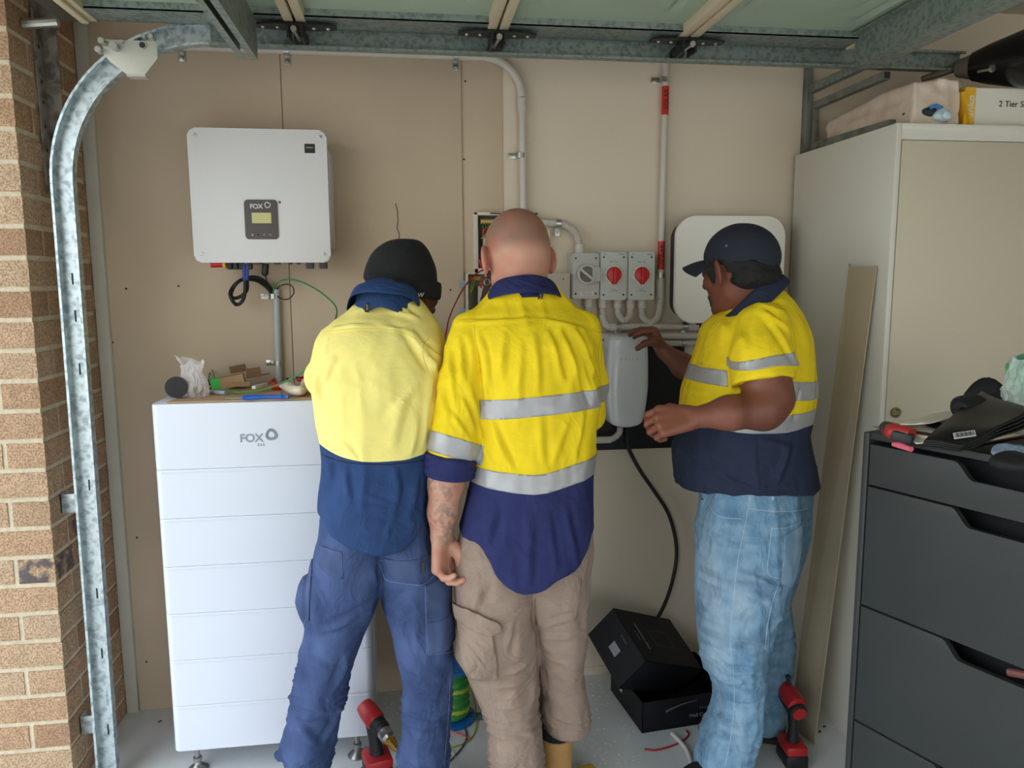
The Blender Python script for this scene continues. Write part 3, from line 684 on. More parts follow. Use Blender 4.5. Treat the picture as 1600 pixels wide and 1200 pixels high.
# isolators
iso = []
for k, (a_, b_, c_, d_, red_) in enumerate(((894, 395, 936, 467, 0), (938, 393, 979, 469, 1), (982, 393, 1022, 469, 1))):
    A, B = at(a_, b_, y=-.07), at(c_, d_, y=-.07); x_, z_ = (A[0] + B[0]) / 2, (A[2] + B[2]) / 2; w_, h_ = B[0] - A[0], A[2] - B[2]
    lab = ('grey isolator box with a grey lever in a round guard, leftmost of three', 'grey isolator box with red dial, the middle of the three', 'grey isolator box with red dial, next to the riser conduit')[k]
    t = thing('isolator_switch', (x_, 0, z_ - h_ / 2), lab, 'isolator switch', 'rotary isolator switches')
    bx = build('enclosure', G().prism(rrect(w_ + .004, h_, .008), .062, faceM((x_, -.0, z_)), .004), grey if red_ else pm('isolator_grey_warm', (190, 186, 178), .5), t)
    build('lid', G().prism(rrect(w_ - .002, h_ - .004, .006), .010, faceM((x_, -.062, z_)), .002), grey if red_ else MATS['isolator_grey_warm'], t)
    g = G()
    for sx_ in (-1, 1):
        for sz_ in (-1, 1): build('lid_screw', G().cyl((x_ + sx_ * w_ * .37, -.0725, z_ + sz_ * h_ * .385), (x_ + sx_ * w_ * .37, -.0721, z_ + sz_ * h_ * .385), .0038, seg=12), black, t)
    if red_:
        dl = build('dial_bezel', G().lathe([(.037, 0), (.037, .006), (.033, .008), (.029, .008), (.029, .004)], (x_, -.072, z_ + .005), (0, -1, 0), 32), pm('dial_ring', (206, 208, 200), .45), t)
        knob = [(.028 * math.cos(q), .028 * math.sin(q)) for q in np.linspace(math.radians(-50), math.radians(230), 28)] + [(-.006, -.036), (.006, -.036)]
        kn = build('dial', G().prism(knob, .012, faceM((x_, -.074, z_ + .005)), .002).span((x_ - .006, -.098, z_ - .029), (x_ + .006, -.084, z_ + .033), .002), red, t, label='red rotary dial')
        for (tx, dz, sz) in (('SPST - 32A', .052, .0065), ('SOLAR', -.050, .0055), ('D.C. ISOLATOR', -.0565, .0055)): text('lettering', tx, sz, faceM((x_, -.0722, z_ + dz)), dkg, t, .0002)
        text('lettering', 'ISO', .006, faceM((x_ - w_ * .33, -.0722, z_ + h_ * .44)), dkg, t, .0002)
        text('lettering', 'SWITCH', .006, faceM((x_ + w_ * .3, -.0722, z_ + h_ * .44)), dkg, t, .0002)
        g = G()
        for q in (150, 185, 220): g.cyl((x_ + .033 * math.cos(math.radians(q)), -.0805, z_ + .005 + .033 * math.sin(math.radians(q))), (x_ + .033 * math.cos(math.radians(q)), -.0801, z_ + .005 + .033 * math.sin(math.radians(q))), .0016, seg=8)
        build('dial_mark', g, black, t)
    else:
        im = MATS['isolator_grey_warm']
        rg = build('lever_guard', G().lathe([(.037, 0), (.037, .018), (.034, .02), (.029, .02), (.029, .002)], (x_ + .001, -.072, z_ + .006), (0, -1, 0), 32).span((x_ + .022, -.09, z_ - .02), (x_ + w_ / 2, -.072, z_ + .034), .003), im, t)
        M_ = Matrix.Translation((x_ + .0, -.083, z_ + .006)) @ Matrix.Rotation(math.radians(38), 4, 'Y')
        build('lever', G().box((0, 0, 0), (.062, .016, .011), None, .003, 2, M_), pvc, t)
        build('guard_well', G().cyl((x_ + .001, -.0745, z_ + .006), (x_ + .001, -.0741, z_ + .006), .0285, seg=28), pm('well_grey', (130, 126, 118), .6), t)
        lb = build('name_plate', G().box((x_ + .004, -.0726, z_ - h_ * .385), (.05, .0008, .014)), white, t)
        text('lettering', 'MAIN SWITCH', .0058, faceM((x_ + .004, -.0733, z_ - h_ * .385 + .003)), black, lb, .0002); text('lettering', 'INVERTER SUPPLY', .0052, faceM((x_ + .004, -.0733, z_ - h_ * .385 - .0035)), black, lb, .0002)
Yc = -.035
def gland(px, py0, py1, r=.019): return G().cyl(at(px, py0, y=Yc), at(px, py1, y=Yc), r)
def conduit_run(pts, label, r=.0135, gl=(), grp='corrugated conduits', Ys=Yc):
    P = [at(x, y, y=Ys) for x, y in pts]; t = thing('flexible_conduit', P[0], label, 'conduit', grp)
    build('corrugated_tube', corr(P, r), pvc, t)
    for (px, a_, b_) in gl: build('gland', gland(px, a_, b_, r * 1.3), pvc, t)
conduit_run([(845, 348), (862, 348), (880, 350), (896, 360), (904, 375), (906, 392)], 'corrugated conduit arching from the switchboard down into the first isolator', gl=((906, 382, 396),))
saddle(872, 349, Yc, .0155, False, -1, 'zinc clip on the corrugated arch between switchboard and isolators')
conduit_run([(920, 478), (920, 500), (919, 530), (918, 560)], 'corrugated conduit dropping from the first isolator behind the yellow shirt', gl=((920, 467, 480),))
conduit_run([(965, 480), (967, 492), (975, 500), (984, 492), (985, 480)], 'short corrugated loop joining the two red-dialled isolators underneath', .0125, gl=((965, 468, 481), (985, 468, 481)))
conduit_run([(1003, 480), (1004, 494), (1016, 503), (1027, 496), (1031, 480), (1032, 466)], 'corrugated loop from the third isolator to the riser conduit', .0125, gl=((1003, 468, 481),))
t = thing('white_conduit', at(942, 500, y=Yc), 'white conduit elbowing under the isolators and running right behind the hand', 'conduit')
build('corrugated_tube', corr([at(942, 480, y=Yc), at(942, 494, y=Yc)], .0125), pvc, t); build('gland', gland(942, 468, 481, .0165), pvc, t)
build('elbow', G().tube(smooth_path([at(942, 492, y=Yc), at(943, 500, y=Yc), at(948, 508, y=Yc), at(955, 511, y=Yc), at(960, 511, y=Yc)], 6), .0145, 16), pvc, t)
build('pipe', G().tube([at(956, 511, y=Yc), at(1092, 510, y=Yc)], .0125, 16), pvc, t)
build('coupling', G().cyl(at(952, 511, y=Yc), at(962, 511, y=Yc), .0165), pvc, t); build('coupling', G().cyl(at(1078, 510, y=Yc), at(1090, 510, y=Yc), .0165), pvc, t)
saddle(966, 511, Yc, .0145, False, -1, 'zinc clip on the horizontal conduit, above the top left of the charger')
saddle(1069, 510, Yc, .0145, False, -1, 'zinc clip on the horizontal conduit beneath the rounded gateway box')
t = thing('duct', at(1000, 524, y=-.02), 'second white pipe just below the horizontal conduit, behind the hand', 'conduit')
build('pipe', G().tube([at(930, 525, y=-.02), at(1110, 524, y=-.02)], .014, 16), pvc, t)
t = thing('duct', at(1000, 536, y=-.02), 'lowest white pipe, running along the top edge of the black board', 'conduit')
build('pipe', G().tube([at(925, 537, y=-.02), at(1110, 536, y=-.02)], .012, 16), pvc, t)
saddle(1067, 536, -.02, .014, False, -1, 'zinc clip on the lowest pipe at the corner of the black board')
# gateway box, backing board, charger
A, B = at(1057, 337, y=-.10), at(1220, 503, y=-.10)
gw = thing('gateway_box', ((A[0] + B[0]) / 2, 0, B[2]), 'large pale wall box with rounded corners behind the cap', 'electrical box')
cM = ((A[0] + B[0]) / 2, 0, (A[2] + B[2]) / 2)
build('front_cover', G().prism(rrect(B[0] - A[0], A[2] - B[2], .075, 10), .022, faceM((cM[0], -.085, cM[2])), .007), pm('gateway_white', (240, 236, 226), .4), gw)
build('casing', G().prism(rrect(B[0] - A[0] - .03, A[2] - B[2] - .03, .065, 8), .085, faceM((cM[0], 0, cM[2])), .004), dkg, gw)
build('cable_port', G().span(at(1088, 512, y=-.05), at(1112, 498, y=-.02) ), black, gw)
A, B = at(924, 541, y=-.016), at(1066, 699, y=-.016)
A[0] = .66
build('backing_board', G().span((A[0], -.016, B[2]), (B[0], -.0001, A[2]), .002), pm('board_black', (14, 14, 16), .6), label='matt black board on the wall behind the charger', cat='board')
# charger: tapered face, flat top, tongue-like bottom
ch = thing('wall_charger', (.822, -.016, 1.04), 'glossy white tapered car charger held against the black board', 'car charger')
Z1, Z2 = at(985, 526, y=-.12)[2], at(985, 670, y=-.12)[2]; xc = (at(957, 560, y=-.12)[0] + at(1012, 560, y=-.12)[0]) / 2
HH = Z1 - Z2; ol = []
prof = [(0, .064), (.03, .074), (.1, .0775), (.25, .081), (.4, .083), (.55, .0835), (.7, .080), (.82, .074), (.92, .066), (.965, .058), (.99, .040), (1, .018)]
nS, nA = 40, 24; Vv = []
fs = np.concatenate([np.linspace(0, .05, 8), np.linspace(.06, .9, 24), np.linspace(.92, 1, 10)])
for f_ in fs:
    w_ = float(pchip(np.array([f_]), [q[0] for q in prof], [q[1] for q in prof])[0]); e_ = math.sin(min(1, f_ / .05) * math.pi / 2) * math.sin(min(1, (1.001 - f_) / .07) * math.pi / 2)
    dep = .10 * (.80 + .20 * e_) * (1 - .12 * f_)
    for k in range(nA + 1):
        a_ = math.pi * k / nA; cx2 = -math.cos(a_); sx2 = math.sin(a_)
        u = math.copysign(abs(cx2) ** .42, cx2); v = max(sx2, 0) ** .26
        Vv.append((xc + u * w_, -.018 - dep * v, Z1 - f_ * HH))
n1 = nA + 1; Fq = [(i * n1 + k, i * n1 + k + 1, (i + 1) * n1 + k + 1, (i + 1) * n1 + k) for i in range(len(fs) - 1) for k in range(nA)]
Fq += [tuple(range(n1)), tuple((len(fs) - 1) * n1 + k for k in range(n1))] + [(i * n1, (i + 1) * n1, (i + 1) * n1 + nA, i * n1 + nA) for i in range(len(fs) - 1)]
build('casing', G().vf(Vv, Fq), pm('charger_white', (232, 236, 238), .12, coat=.4), ch, angle=60)
text('brand_lettering', 'TESLA', .013, faceM((xc, -.0178 - .0985 * .985, Z1 - .245 * HH)), pm('charger_print', (176, 180, 184), .4), ch, .0006, space=1.9, sx=1.2)
q = [at(969, 668, y=-.06), at(967, 677, y=-.06), at(958, 685, y=-.06), at(948, 687, y=-.06)]
t = thing('flexible_conduit', q[0], 'corrugated conduit curving out of the charger bottom to the left', 'conduit', 'corrugated conduits')
build('corrugated_tube', corr(q, .0115), pvc, t); build('pipe', G().tube([at(954, 687, y=-.06), at(905, 688, y=-.06)], .0135, 14), pvc, t)
P = smooth_path([at(x, y, y=Y) for x, y, Y in ((980, 668, -.06), (980, 690, -.04), (983, 703, -.03), (1000, 735, -.03), (1022, 767, -.03), (1043, 800, -.03), (1054, 835, -.03), (1057, 870, -.04), (1050, 910, -.07), (1038, 945, -.11), (1022, 975, -.15))])
build('charging_cable', G().tube(P, .0075, 12), cb, label='thick black charging lead snaking down the white wall into the black box', cat='cable')
# switchboard
sbm = pm('switchboard_cream', (214, 206, 190), .5); inner = pm('switchboard_inner', (92, 84, 74), .7)
A, B = at(740, 331, y=-.05), at(841, 427, y=-.05)
sb = thing('switchboard', ((A[0] + B[0]) / 2, 0, B[2]), 'open cream switchboard full of breakers and wires behind the shaved head', 'switchboard')
g = G().span((A[0], -.05, A[2] - .012), (B[0], 0, A[2]), .003).span((A[0], -.05, B[2]), (B[0], 0, B[2] + .02), .003).span((A[0], -.05, B[2]), (A[0] + .016, 0, A[2]), .003).span((B[0] - .02, -.05, B[2]), (B[0], 0, A[2]), .003)
build('frame', g, sbm, sb); build('back_plate', G().span((A[0] + .01, -.012, B[2]), (B[0] - .01, -.004, A[2])), inner, sb)
g = G().span((A[0] - .02, -.003, B[2] - .0), (A[0] - .006, -.0045, A[2] + .006)); 
build('busbar', G().span((A[0] + .026, -.04, A[2] - .042), (A[0] + .095, -.028, A[2] - .024), .002).span((A[0] + .105, -.04, A[2] - .040), (B[0] - .03, -.028, A[2] - .022), .002), gold, sb)
g = G()
for k in range(9): g.cyl((A[0] + .031 + k * .0075, -.042, A[2] - .033), (A[0] + .031 + k * .0075, -.0395, A[2] - .033), .0024, seg=8)
build('terminal_screw', g, steel, sb)
for k in range(5):
    x_ = A[0] + .035 + k * .034; bk = build('breaker', G().span((x_, -.046, B[2] + .04), (x_ + .031, -.012, A[2] - .09), .002).span((x_ + .004, -.052, B[2] + .062), (x_ + .027, -.044, A[2] - .112), .002), pvc, sb)
    build('toggle', G().span((x_ + .008, -.060, (A[2] + B[2]) / 2 - .03), (x_ + .022, -.050, (A[2] + B[2]) / 2 - .018), .001), dkg, bk)
wires = []
for k in range(7):
    x_ = A[0] + .034 + k * .009; wires.append(smooth_path([(x_, -.04, A[2] - .04), (x_ + .004 * math.sin(k), -.047, A[2] - .06), (x_ + .012 * math.sin(k * 2.3), -.046, A[2] - .08), (x_ + .02 * math.sin(k), -.03, A[2] - .10)], 5))
g = G(); [g.tube(w_, .0017, 6) for w_ in wires]; build('earth_wiring', g, gr, sb)
g = G().tube(smooth_path([(A[0] + .034, -.05, A[2] - .088), (A[0] + .036, -.055, A[2] - .068), (A[0] + .05, -.055, A[2] - .058), (A[0] + .062, -.05, A[2] - .066)], 6), .0034, 8); build('red_wiring', g, red, sb)
yw = pm('wire_yellow_green', (146, 150, 60), .5)
P = smooth_path([at(x, y, y=-.06) for x, y in ((752, 373), (760, 365), (768, 356), (778, 344), (790, 337))]); build('yellow_wiring', G().tube(P, .0028, 8), yw, sb)
P = smooth_path([at(x, y, y=-.06) for x, y in ((766, 333), (785, 334), (797, 337), (810, 331), (820, 331), (820, 340))]); build('black_wiring', G().tube(P, .002, 8), cb, sb)
P = smooth_path([at(x, y, y=-.06) for x, y in ((749, 405), (751, 412), (757, 421), (764, 424))]); build('red_wiring', G().tube(P, .004, 8), red, sb)
build('side_rail', G().span(at(850, 395, y=-.03), at(857, 360, y=-.001), .001), sbm, sb)
A, B = at(729, 426, y=-.06), at(800, 520, y=-.06)
sb2 = thing('switchboard', ((A[0] + B[0]) / 2, 0, B[2]), 'lower open enclosure with one breaker, left of the navy collar', 'switchboard')
g = G().span((A[0], -.06, A[2] - .006), (B[0], 0, A[2]), .002).span((A[0], -.06, B[2]), (A[0] + .006, 0, A[2]), .002).span((A[0], -.06, B[2]), (B[0], 0, B[2] + .006), .002)
build('frame', g, sbm, sb2); build('back_plate', G().span((A[0], -.008, B[2]), (B[0], -.004, A[2])), pm('panel_grey', (140, 130, 120), .6), sb2)
build('busbar', G().span((A[0] + .012, -.035, A[2] - .03), (A[0] + .055, -.02, A[2] - .012), .002), gold, sb2)
bk = build('breaker', G().span((A[0] + .043, -.05, A[2] - .14), (A[0] + .068, -.008, A[2] - .05), .002), pvc, sb2); build('toggle', G().span((A[0] + .05, -.06, A[2] - .105), (A[0] + .062, -.048, A[2] - .09)), dkg, bk)
g = G()
for k in range(2): g.tube(smooth_path([(A[0] + .03 - k * .006, -.035, A[2] - .03), (A[0] + .026 - k * .008, -.04, A[2] - .05), (A[0] + .014, -.04, A[2] - .075)], 5), .0022, 6)
build('earth_wiring', g, gy, sb2); g = G().tube(smooth_path([at(x, y, y=-.06) for x, y in ((751, 450), (752, 441), (757, 436))]), .003, 8); build('red_wiring', g, red, sb2)
build('blue_lug', G().span(at(718, 438, y=-.02), at(729, 450, y=-.001) , .002), pm('lug_blue', (150, 168, 178), .5), sb2); build('blue_lug', G().span(at(718, 482, y=-.02), at(729, 494, y=-.001), .002), MATS['lug_blue'], sb2)
A, B = at(797, 427, y=-.085), at(890, 520, y=-.085)
dp = build('cover_panel', G().span((A[0], -.09, B[2]), (B[0], -.0, A[2]), .002), pm('cover_beige', (190, 176, 160), .55), sb2)
build('screw', G().cyl(at(880, 436, y=-.0905), at(880, 436, y=-.0885), .003, seg=10), dkg, dp)
P = smooth_path([at(x, y, y=Y) for x, y, Y in ((757, 422, -.06), (750, 424, -.10), (738, 433, -.14), (724, 451, -.18), (710, 477, -.22), (701, 500, -.24), (697, 520, -.25), (690, 545, -.27))])
build('live_wire', G().tube(P, .0026, 8), pm('wire_red', (172, 24, 40), .4), label='red wire hanging in an arc out of the switchboard', cat='wire')
# ================================================================ battery tower
ymB = -.45; bx0, bx1 = -.778, -.138
bt = thing('battery_tower', ((bx0 + bx1) / 2, -.26, 0), 'tall white stacked battery tower with FOX lettering under the inverter', 'battery')
bwhite = pm('battery_white', (210, 213, 222), .33, spec=.5)
seam = [632, 735, 812, 889, 961, 1035, 1105, 1175]; zs = [float(at(236 + (s - 632) * .066, s, y=ymB)[2]) for s in seam]
z_bot = zs[-1]; hmod = (zs[1] - z_bot) / 6
for i in range(7):
    zt_ = zs[0] if i == 0 else z_bot + (7 - i) * hmod; zb_ = z_bot + (6 - i) * hmod
    g = G().prism(rrect(bx1 - bx0, .37, .022, 6), zt_ - zb_ - .0015, Matrix.Translation(((bx0 + bx1) / 2, ymB + .185, zb_)), .004)
    if i: g.span((bx0 + .02, ymB - .0012, zt_ - .012), (bx1 - .02, ymB + .01, zt_ - .0085))
    m = build('control_module' if i == 0 else 'battery_module', g, bwhite, bt, angle=50)
    if i == 0: cm = m
g = G().span((bx1 - .002, ymB + .09, z_bot + .01), (bx1 + .006, ymB + .10, zs[0] - .02)); build('side_channel', g, pvcg, bt)
lg = pm('logo_grey', (140, 142, 150), .5)
p = at(393, 685, y=ymB); text('brand_lettering', 'FOX', .036, faceM((p[0], ymB - .0004, p[2])), lg, cm, .0006, space=.97, bold=.0008)
p = at(424, 679, y=ymB); g = G()
for r_, w_ in ((.0165, .0022), (.0135, .0016), (.0105, .001)):
    g.tube([(p[0] + r_ * (1 + .07 * math.cos(3 * t + 1.2)) * math.cos(t), ymB - .0006, p[2] + r_ * (1 + .07 * math.cos(3 * t + 1.2)) * math.sin(t)) for t in np.linspace(0, 2 * math.pi, 40)], w_, 6, False)
build('ring_logo', g, lg, cm)
p = at(408, 695, y=ymB); text('brand_lettering', 'ESS', .011, faceM((p[0], ymB - .0004, p[2])), lg, cm, .0003, space=1.5, bold=.0004)
for x_ in (bx0 + .06, bx1 - .06):
    for y_ in (ymB + .04, ymB + .32):
        build('levelling_foot', G().lathe([(.034, 0), (.034, .004), (.012, .022), (.010, .03), (.014, .034), (.014, .044), (.008, .046), (.008, z_bot + .002)], (x_, y_, 0), (0, 0, 1), 20), steel, bt)
ZT = zs[0]
card = pm('cardboard', (182, 148, 112), .85, var=.06, vscale=12); card2 = pm('cardboard_dark', (138, 106, 76), .85)
g = G(); A = at(262, 622, z=ZT + .004); g.prism([(-.735, -.435), (-.15, -.43), (-.145, -.10), (-.68, -.09)], .004, Matrix.Translation((0, 0, ZT)))
build('cardboard_sheet', g, card, label='flat brown cardboard sheet covering the top of the battery tower', cat='cardboard')
ZC = ZT + .004
def top(px, py, dz=0.): return at(px, py, z=ZC + dz)
clear = pm('clear_film', (240, 234, 240), .12, alpha=.30, bump=1., bscale=60, bdist=.006)
def blob_bag(name, mat, c, r, amp, lab, cat, seed=0, sc=22, tops=None, h=.005, parent=None, st=(1, 1, 1), flat=True, grp=None, cut=None):
    c = np.array(c, float)
    def f(P):
        q = P + np.stack([vnoise(P, sc * .6, seed + 5), vnoise(P, sc * .6, seed + 9), vnoise(P, sc * .6, seed + 2)], 1) * amp * .8
        d = ell(q, c, r); s = np.abs(vnoise(P * np.array(st), sc, seed + 1)); d = d - amp * (1 - 2.2 * s) * .7
        if flat: d = smax(d, c[2] - r[2] * .82 - P[:, 2], .006)
        if cut: d = cut(P, d)
        return d
    R_ = np.array(r) + amp * 2 + .01; Vx, Fx = surfnet(f, c - R_, c + R_, h); return nmesh(name, Vx, Fx, mat, parent, None, lab, cat, grp)
# thin crumpled film: pleated rings, open at the top
def film_bag(name, mat, base, rings, pleat, lab, cat, seed=0, n=96, m=44):
    R_ = np.array(rings, float); t = np.linspace(0, 1, m); z = R_[0, 0] + (R_[-1, 0] - R_[0, 0]) * t; A = np.linspace(0, 2 * np.pi, n, endpoint=False)
    zz, aa = np.meshgrid(z, A, indexing='ij'); zz, aa = zz.ravel(), aa.ravel(); cx, cy, rx, ry = (pchip(zz, R_[:, 0], R_[:, k]) for k in (1, 2, 3, 4))
    u = np.stack([np.cos(aa) * 2.2, np.sin(aa) * 2.2, zz * 22], 1); cr = 1 - 2.4 * np.abs(vnoise(u, 1.3, seed)); c2 = 1 - 2.4 * np.abs(vnoise(u * np.array([2, 2, 1.4]), 1.5, seed + 3))
    q = 1 + pleat * (.65 * cr + .45 * c2 - .4) ; top_ = (zz - z[0]) / (z[-1] - z[0]); zo = zz + .018 * top_ ** 3 * vnoise(u, .9, seed + 6)
    V_ = np.stack([base[0] + cx + rx * np.cos(aa) * q, base[1] + cy + ry * np.sin(aa) * q, base[2] + zo], 1); V_ = np.concatenate([V_, [[base[0] + R_[0, 1], base[1] + R_[0, 2], base[2] + z[0]]]])
    F_ = [(i * n + k, i * n + (k + 1) % n, (i + 1) * n + (k + 1) % n, (i + 1) * n + k) for i in range(m - 1) for k in range(n)]; me = bpy.data.meshes.new(name)
    F_ += [(k, len(V_) - 1, (k + 1) % n) for k in range(n)]; me.from_pydata(V_.tolist(), [], F_); me.update(); me.polygons.foreach_set('use_smooth', [True] * len(me.polygons)); me.set_sharp_from_angle(angle=math.radians(38))
    return tag(link(name, me, mat, None), lab, cat)
# bag of screws
b0 = top(298, 622); bagc = b0 + np.array([0, .035, .05])
film_bag('screw_bag', clear, (bagc[0], bagc[1], ZC + .001), [(0, 0, 0, .046, .030), (.02, 0, 0, .046, .032), (.05, .004, 0, .038, .022), (.08, -.002, 0, .030, .016), (.098, 0, 0, .034, .014), (.118, -.006, 0, .046, .016)], .20, 'crumpled clear plastic bag holding screws at the front left corner', 'bag', 3)
scr = []
g0 = G().cyl((0, 0, 0), (.016, 0, 0), .0014, seg=6).cyl((0, 0, 0), (-.002, 0, 0), .0034, seg=8)
pm('screw_zinc', (176, 150, 110), .35, .7)
s0 = build('screw', g0, MATS['screw_zinc'], label='small brass-coloured screws heaped inside the clear bag', cat='screw', group='screws in the clear bag'); s0.location = Vector(bagc + np.array([0, 0, -.04]))
for k in range(34):
    s1 = s0.copy(); COL.objects.link(s1); a_ = random.random() * 6.28; rr = random.random() ** .5
    s1.location = Vector((bagc[0] + .032 * rr * math.cos(a_), bagc[1] + .020 * rr * math.sin(a_), ZC + .006 + random.random() * .016)); s1.rotation_euler = (random.random() * .8, random.random() * 1. - .5, random.random() * 6.28)
s0.location.z = ZC + .01
# small box with green end
p = top(352, 610); M_ = Matrix.Translation((p[0], p[1] + .06, ZC + .022)) @ rotm((.0, -.16, .12))
cbx = thing('small_carton', (p[0], p[1] + .06, ZC), 'small open brown carton with a green printed end, flaps up', 'carton')
build('carton_body', G().box((0, 0, .0), (.105, .05, .04), None, .001, 1, M_), card, cbx)
build('printed_end', G().box((-.041, 0, .0), (.032, .0508, .0408), None, .001, 1, M_), pm('print_green', (70, 190, 80), .5), cbx)
build('flap', G().box((.035, .035, .035), (.055, .002, .030), (0.5, 0, 0), 0, 1, M_).box((.085, .01, .014), (.05, .002, .034), (0, .1, .35), 0, 1, M_), card2, cbx)
build('flap', G().box((.04, -.04, -.012), (.06, .035, .002), (.3, .2, 0), 0, 1, M_), card, cbx)
p = top(335, 612); build('marker_pen', G().tube([top(316, 609, .008), top(338, 613, .008)], .0055, 12).tube([top(338, 613, .008), top(353, 614, .008)], .0075, 12), pm('pen_silver', (170, 178, 198), .3, .3), label='silver and blue marker pen lying before the green-ended carton', cat='pen')
M_ = frame(top(406, 603, .02), top(424, 597) - top(388, 606), (0, .3, 1)); build('trunking_offcut', G().box((0, 0, 0), (.078, .014, .011), None, .001, 1, M_), white, label='short white plastic trunking offcut leaning on the wire', cat='offcut')
tl = thing('blue_tool', top(415, 621), 'blue plastic wire-stripping tool at the front edge of the battery top', 'tool')
build('handle', G().tube([top(379, 622, .008), top(388, 621, .008), top(415, 620, .008), top(440, 620, .008), top(452, 620, .008)], [.006, .009, .006, .006, .004], 10), blue, tl)
build('jaw', G().tube([top(438, 620, .01), top(441, 613, .012)], .0045, 8).tube([top(448, 620, .01), top(456, 618, .008)], .004, 8), blue, tl)
build('clasp', G().tube([top(352, 622, .003), top(378, 622, .003)], .0025, 6), steel, label='thin steel blade lying left of the blue tool', cat='blade')
rb = thing('glue_bottle', top(436, 612), 'little red bottle with white cap among the tools', 'bottle')
build('bottle_body', G().lathe([(.004, 0), (.012, .004), (.012, .03), (.007, .038), (.007, .045)], top(426, 604, .012), (.8, -.5, .1), 16), red, rb)
build('bottle_cap', G().lathe([(.008, .036), (.009, .052), (.005, .058)], top(426, 604, .012), (.8, -.5, .1), 14), white, rb)
el = thing('pipe_elbow', top(465, 608), 'cream PVC pipe elbow on the battery top beside the yellow shirt', 'pipe elbow')
P = smooth_path([top(451, 606, .018), top(460, 610, .018), top(470, 610, .02), top(477, 604, .024), top(478, 598, .03)], 6)
build('elbow_tube', G().tube(P, .016, 16), pm('pvc_cream', (222, 210, 184), .4), el); build('socket_rim', G().cyl(top(447, 603, .018), top(455, 607, .018), .018), pvc, el)
build('socket_mouth', G().cyl(top(446.5, 602.7, .018), top(447.2, 603, .018), .013), dkg, el)
pl_ = thing('pliers', top(470, 594), 'red and black handled pliers at the back of the battery top', 'pliers')
build('handle', G().tube(smooth_path([top(466, 590, .012), top(478, 590, .016), top(492, 589, .016), (top(503, 592, .016))], 5), .007, 10), red, pl_); build('handle', G().tube(smooth_path([top(466, 593, .012), top(480, 597, .014), top(496, 601, .014)], 5), .007, 10), red, pl_)
build('jaw', G().tube([top(448, 592, .012), top(458, 590, .012), top(468, 592, .012)], [.003, .009, .007], 10), black, pl_)
P = smooth_path([top(440, 588, .01), top(430, 592, .012), top(422, 597, .01)], 5); build('red_offcut', G().tube(P, .006, 8), red, label='red insulation offcut beside the conduit foot', cat='offcut')
bk_ = thing('stripping_knife', top(330, 600), 'dark pliers lying behind the green-ended carton', 'pliers')
build('handle', G().tube(smooth_path([top(322, 596, .01), top(335, 598, .02), top(352, 596, .02)], 6), .008, 10), black, bk_); build('grip', G().tube(smooth_path([top(318, 606, .01), top(326, 600, .014), top(336, 594, .016)], 6), .006, 10), red, bk_)
build('tape_roll', G().lathe([(.018, 0), (.034, 0), (.034, .02), (.018, .02)], top(276, 605, .034), (.25, -1, .1), 24), black, label='roll of black tape behind the bag of screws', cat='tape roll')
P = smooth_path([top(326, 600, .01), top(327, 588, .03), top(330, 577, .05), top(335, 588, .035), top(338, 598, .01)], 6); build('wire_offcut', G().tube(P, .0022, 6), gr, label='bent green wire offcut poking up behind the carton', cat='wire')
build('drill_bit', G().tube([top(396, 588, .03), top(421, 584, .045)], .0018, 6), dkg, label='thin dark rod resting on the carton flap', cat='rod')

# ================================================================ white cupboard, shelf brackets and what lies on top
cw = pm('cupboard_white', (216, 212, 200), .45, spec=.4); cdoor = pm('cupboard_door', (200, 190, 166), .5)
X0 = 1.5; CT = 2.072; YF = -.64
cu = thing('cupboard', (2.1, -.33, 0), 'tall white two-door cupboard against the back wall', 'cupboard')
build('carcass', G().span((X0, YF, 0), (X0 + .018, -.02, CT), .0015).span((X0 + .018, YF, CT - .018), (2.682, -.02, CT), .0005).span((2.682, YF, 0), (2.7, -.02, CT)).span((X0, -.03, 0), (2.7, -.02, CT)).span((X0, YF, 0), (2.7, -.02, .018)).span((2.09, YF + .02, .018), (2.108, -.03, CT - .018)), cw, cu)
for k in range(2):
    a_ = X0 + .022 + k * .592; dd = build('door', G().span((a_, YF + .002, .024), (a_ + .584, YF + .019, CT - .05), .0015), cdoor, cu)
    if k == 0:
        p = at(1390, 645, y=YF); lk = build('lock', G().lathe([(.008, 0), (.017, .001), (.017, .006), (.012, .007), (.009, .003)], (p[0] + .02, YF + .002, p[2]), (0, -1, 0), 20), pm('lock_brass', (120, 106, 74), .35, .7), dd)
build('top_rail', G().span((X0 + .018, YF + .004, CT - .048), (2.682, YF + .02, CT - .018)), cw, cu)
sr = thing('shelf_bracket', (1.56, -.22, 2.07), 'grey square steel tube bracket frame above the left end of the cupboard', 'bracket')
gs = galv('tube_grey', (128, 130, 124), (100, 102, 96), 10, .5, .3)
build('upright', G().span((1.528, -.03, 2.07), (1.553, -.001, 2.62), .001), gs, sr)
T_ = [(.0125, .0125), (-.0125, .0125), (-.0125, -.0125), (.0125, -.0125)]
build('upper_arm', G().tube([(1.565, -.02, 2.255), (1.565, -.475, 2.255)], 1, prof=T_, up=(0, 0, 1)), gs, sr)
build('tube_mouth', G().span((1.555, -.4765, 2.245), (1.575, -.4755, 2.265)), black, sr)
build('lower_arm', G().tube([(1.565, -.02, 2.105), (1.565, -.52, 2.095)], 1, prof=T_, up=(0, 0, 1)), gs, sr)
build('post', G().span((1.555, -.04, 2.09), (1.578, -.018, 2.26), .001), gs, sr)
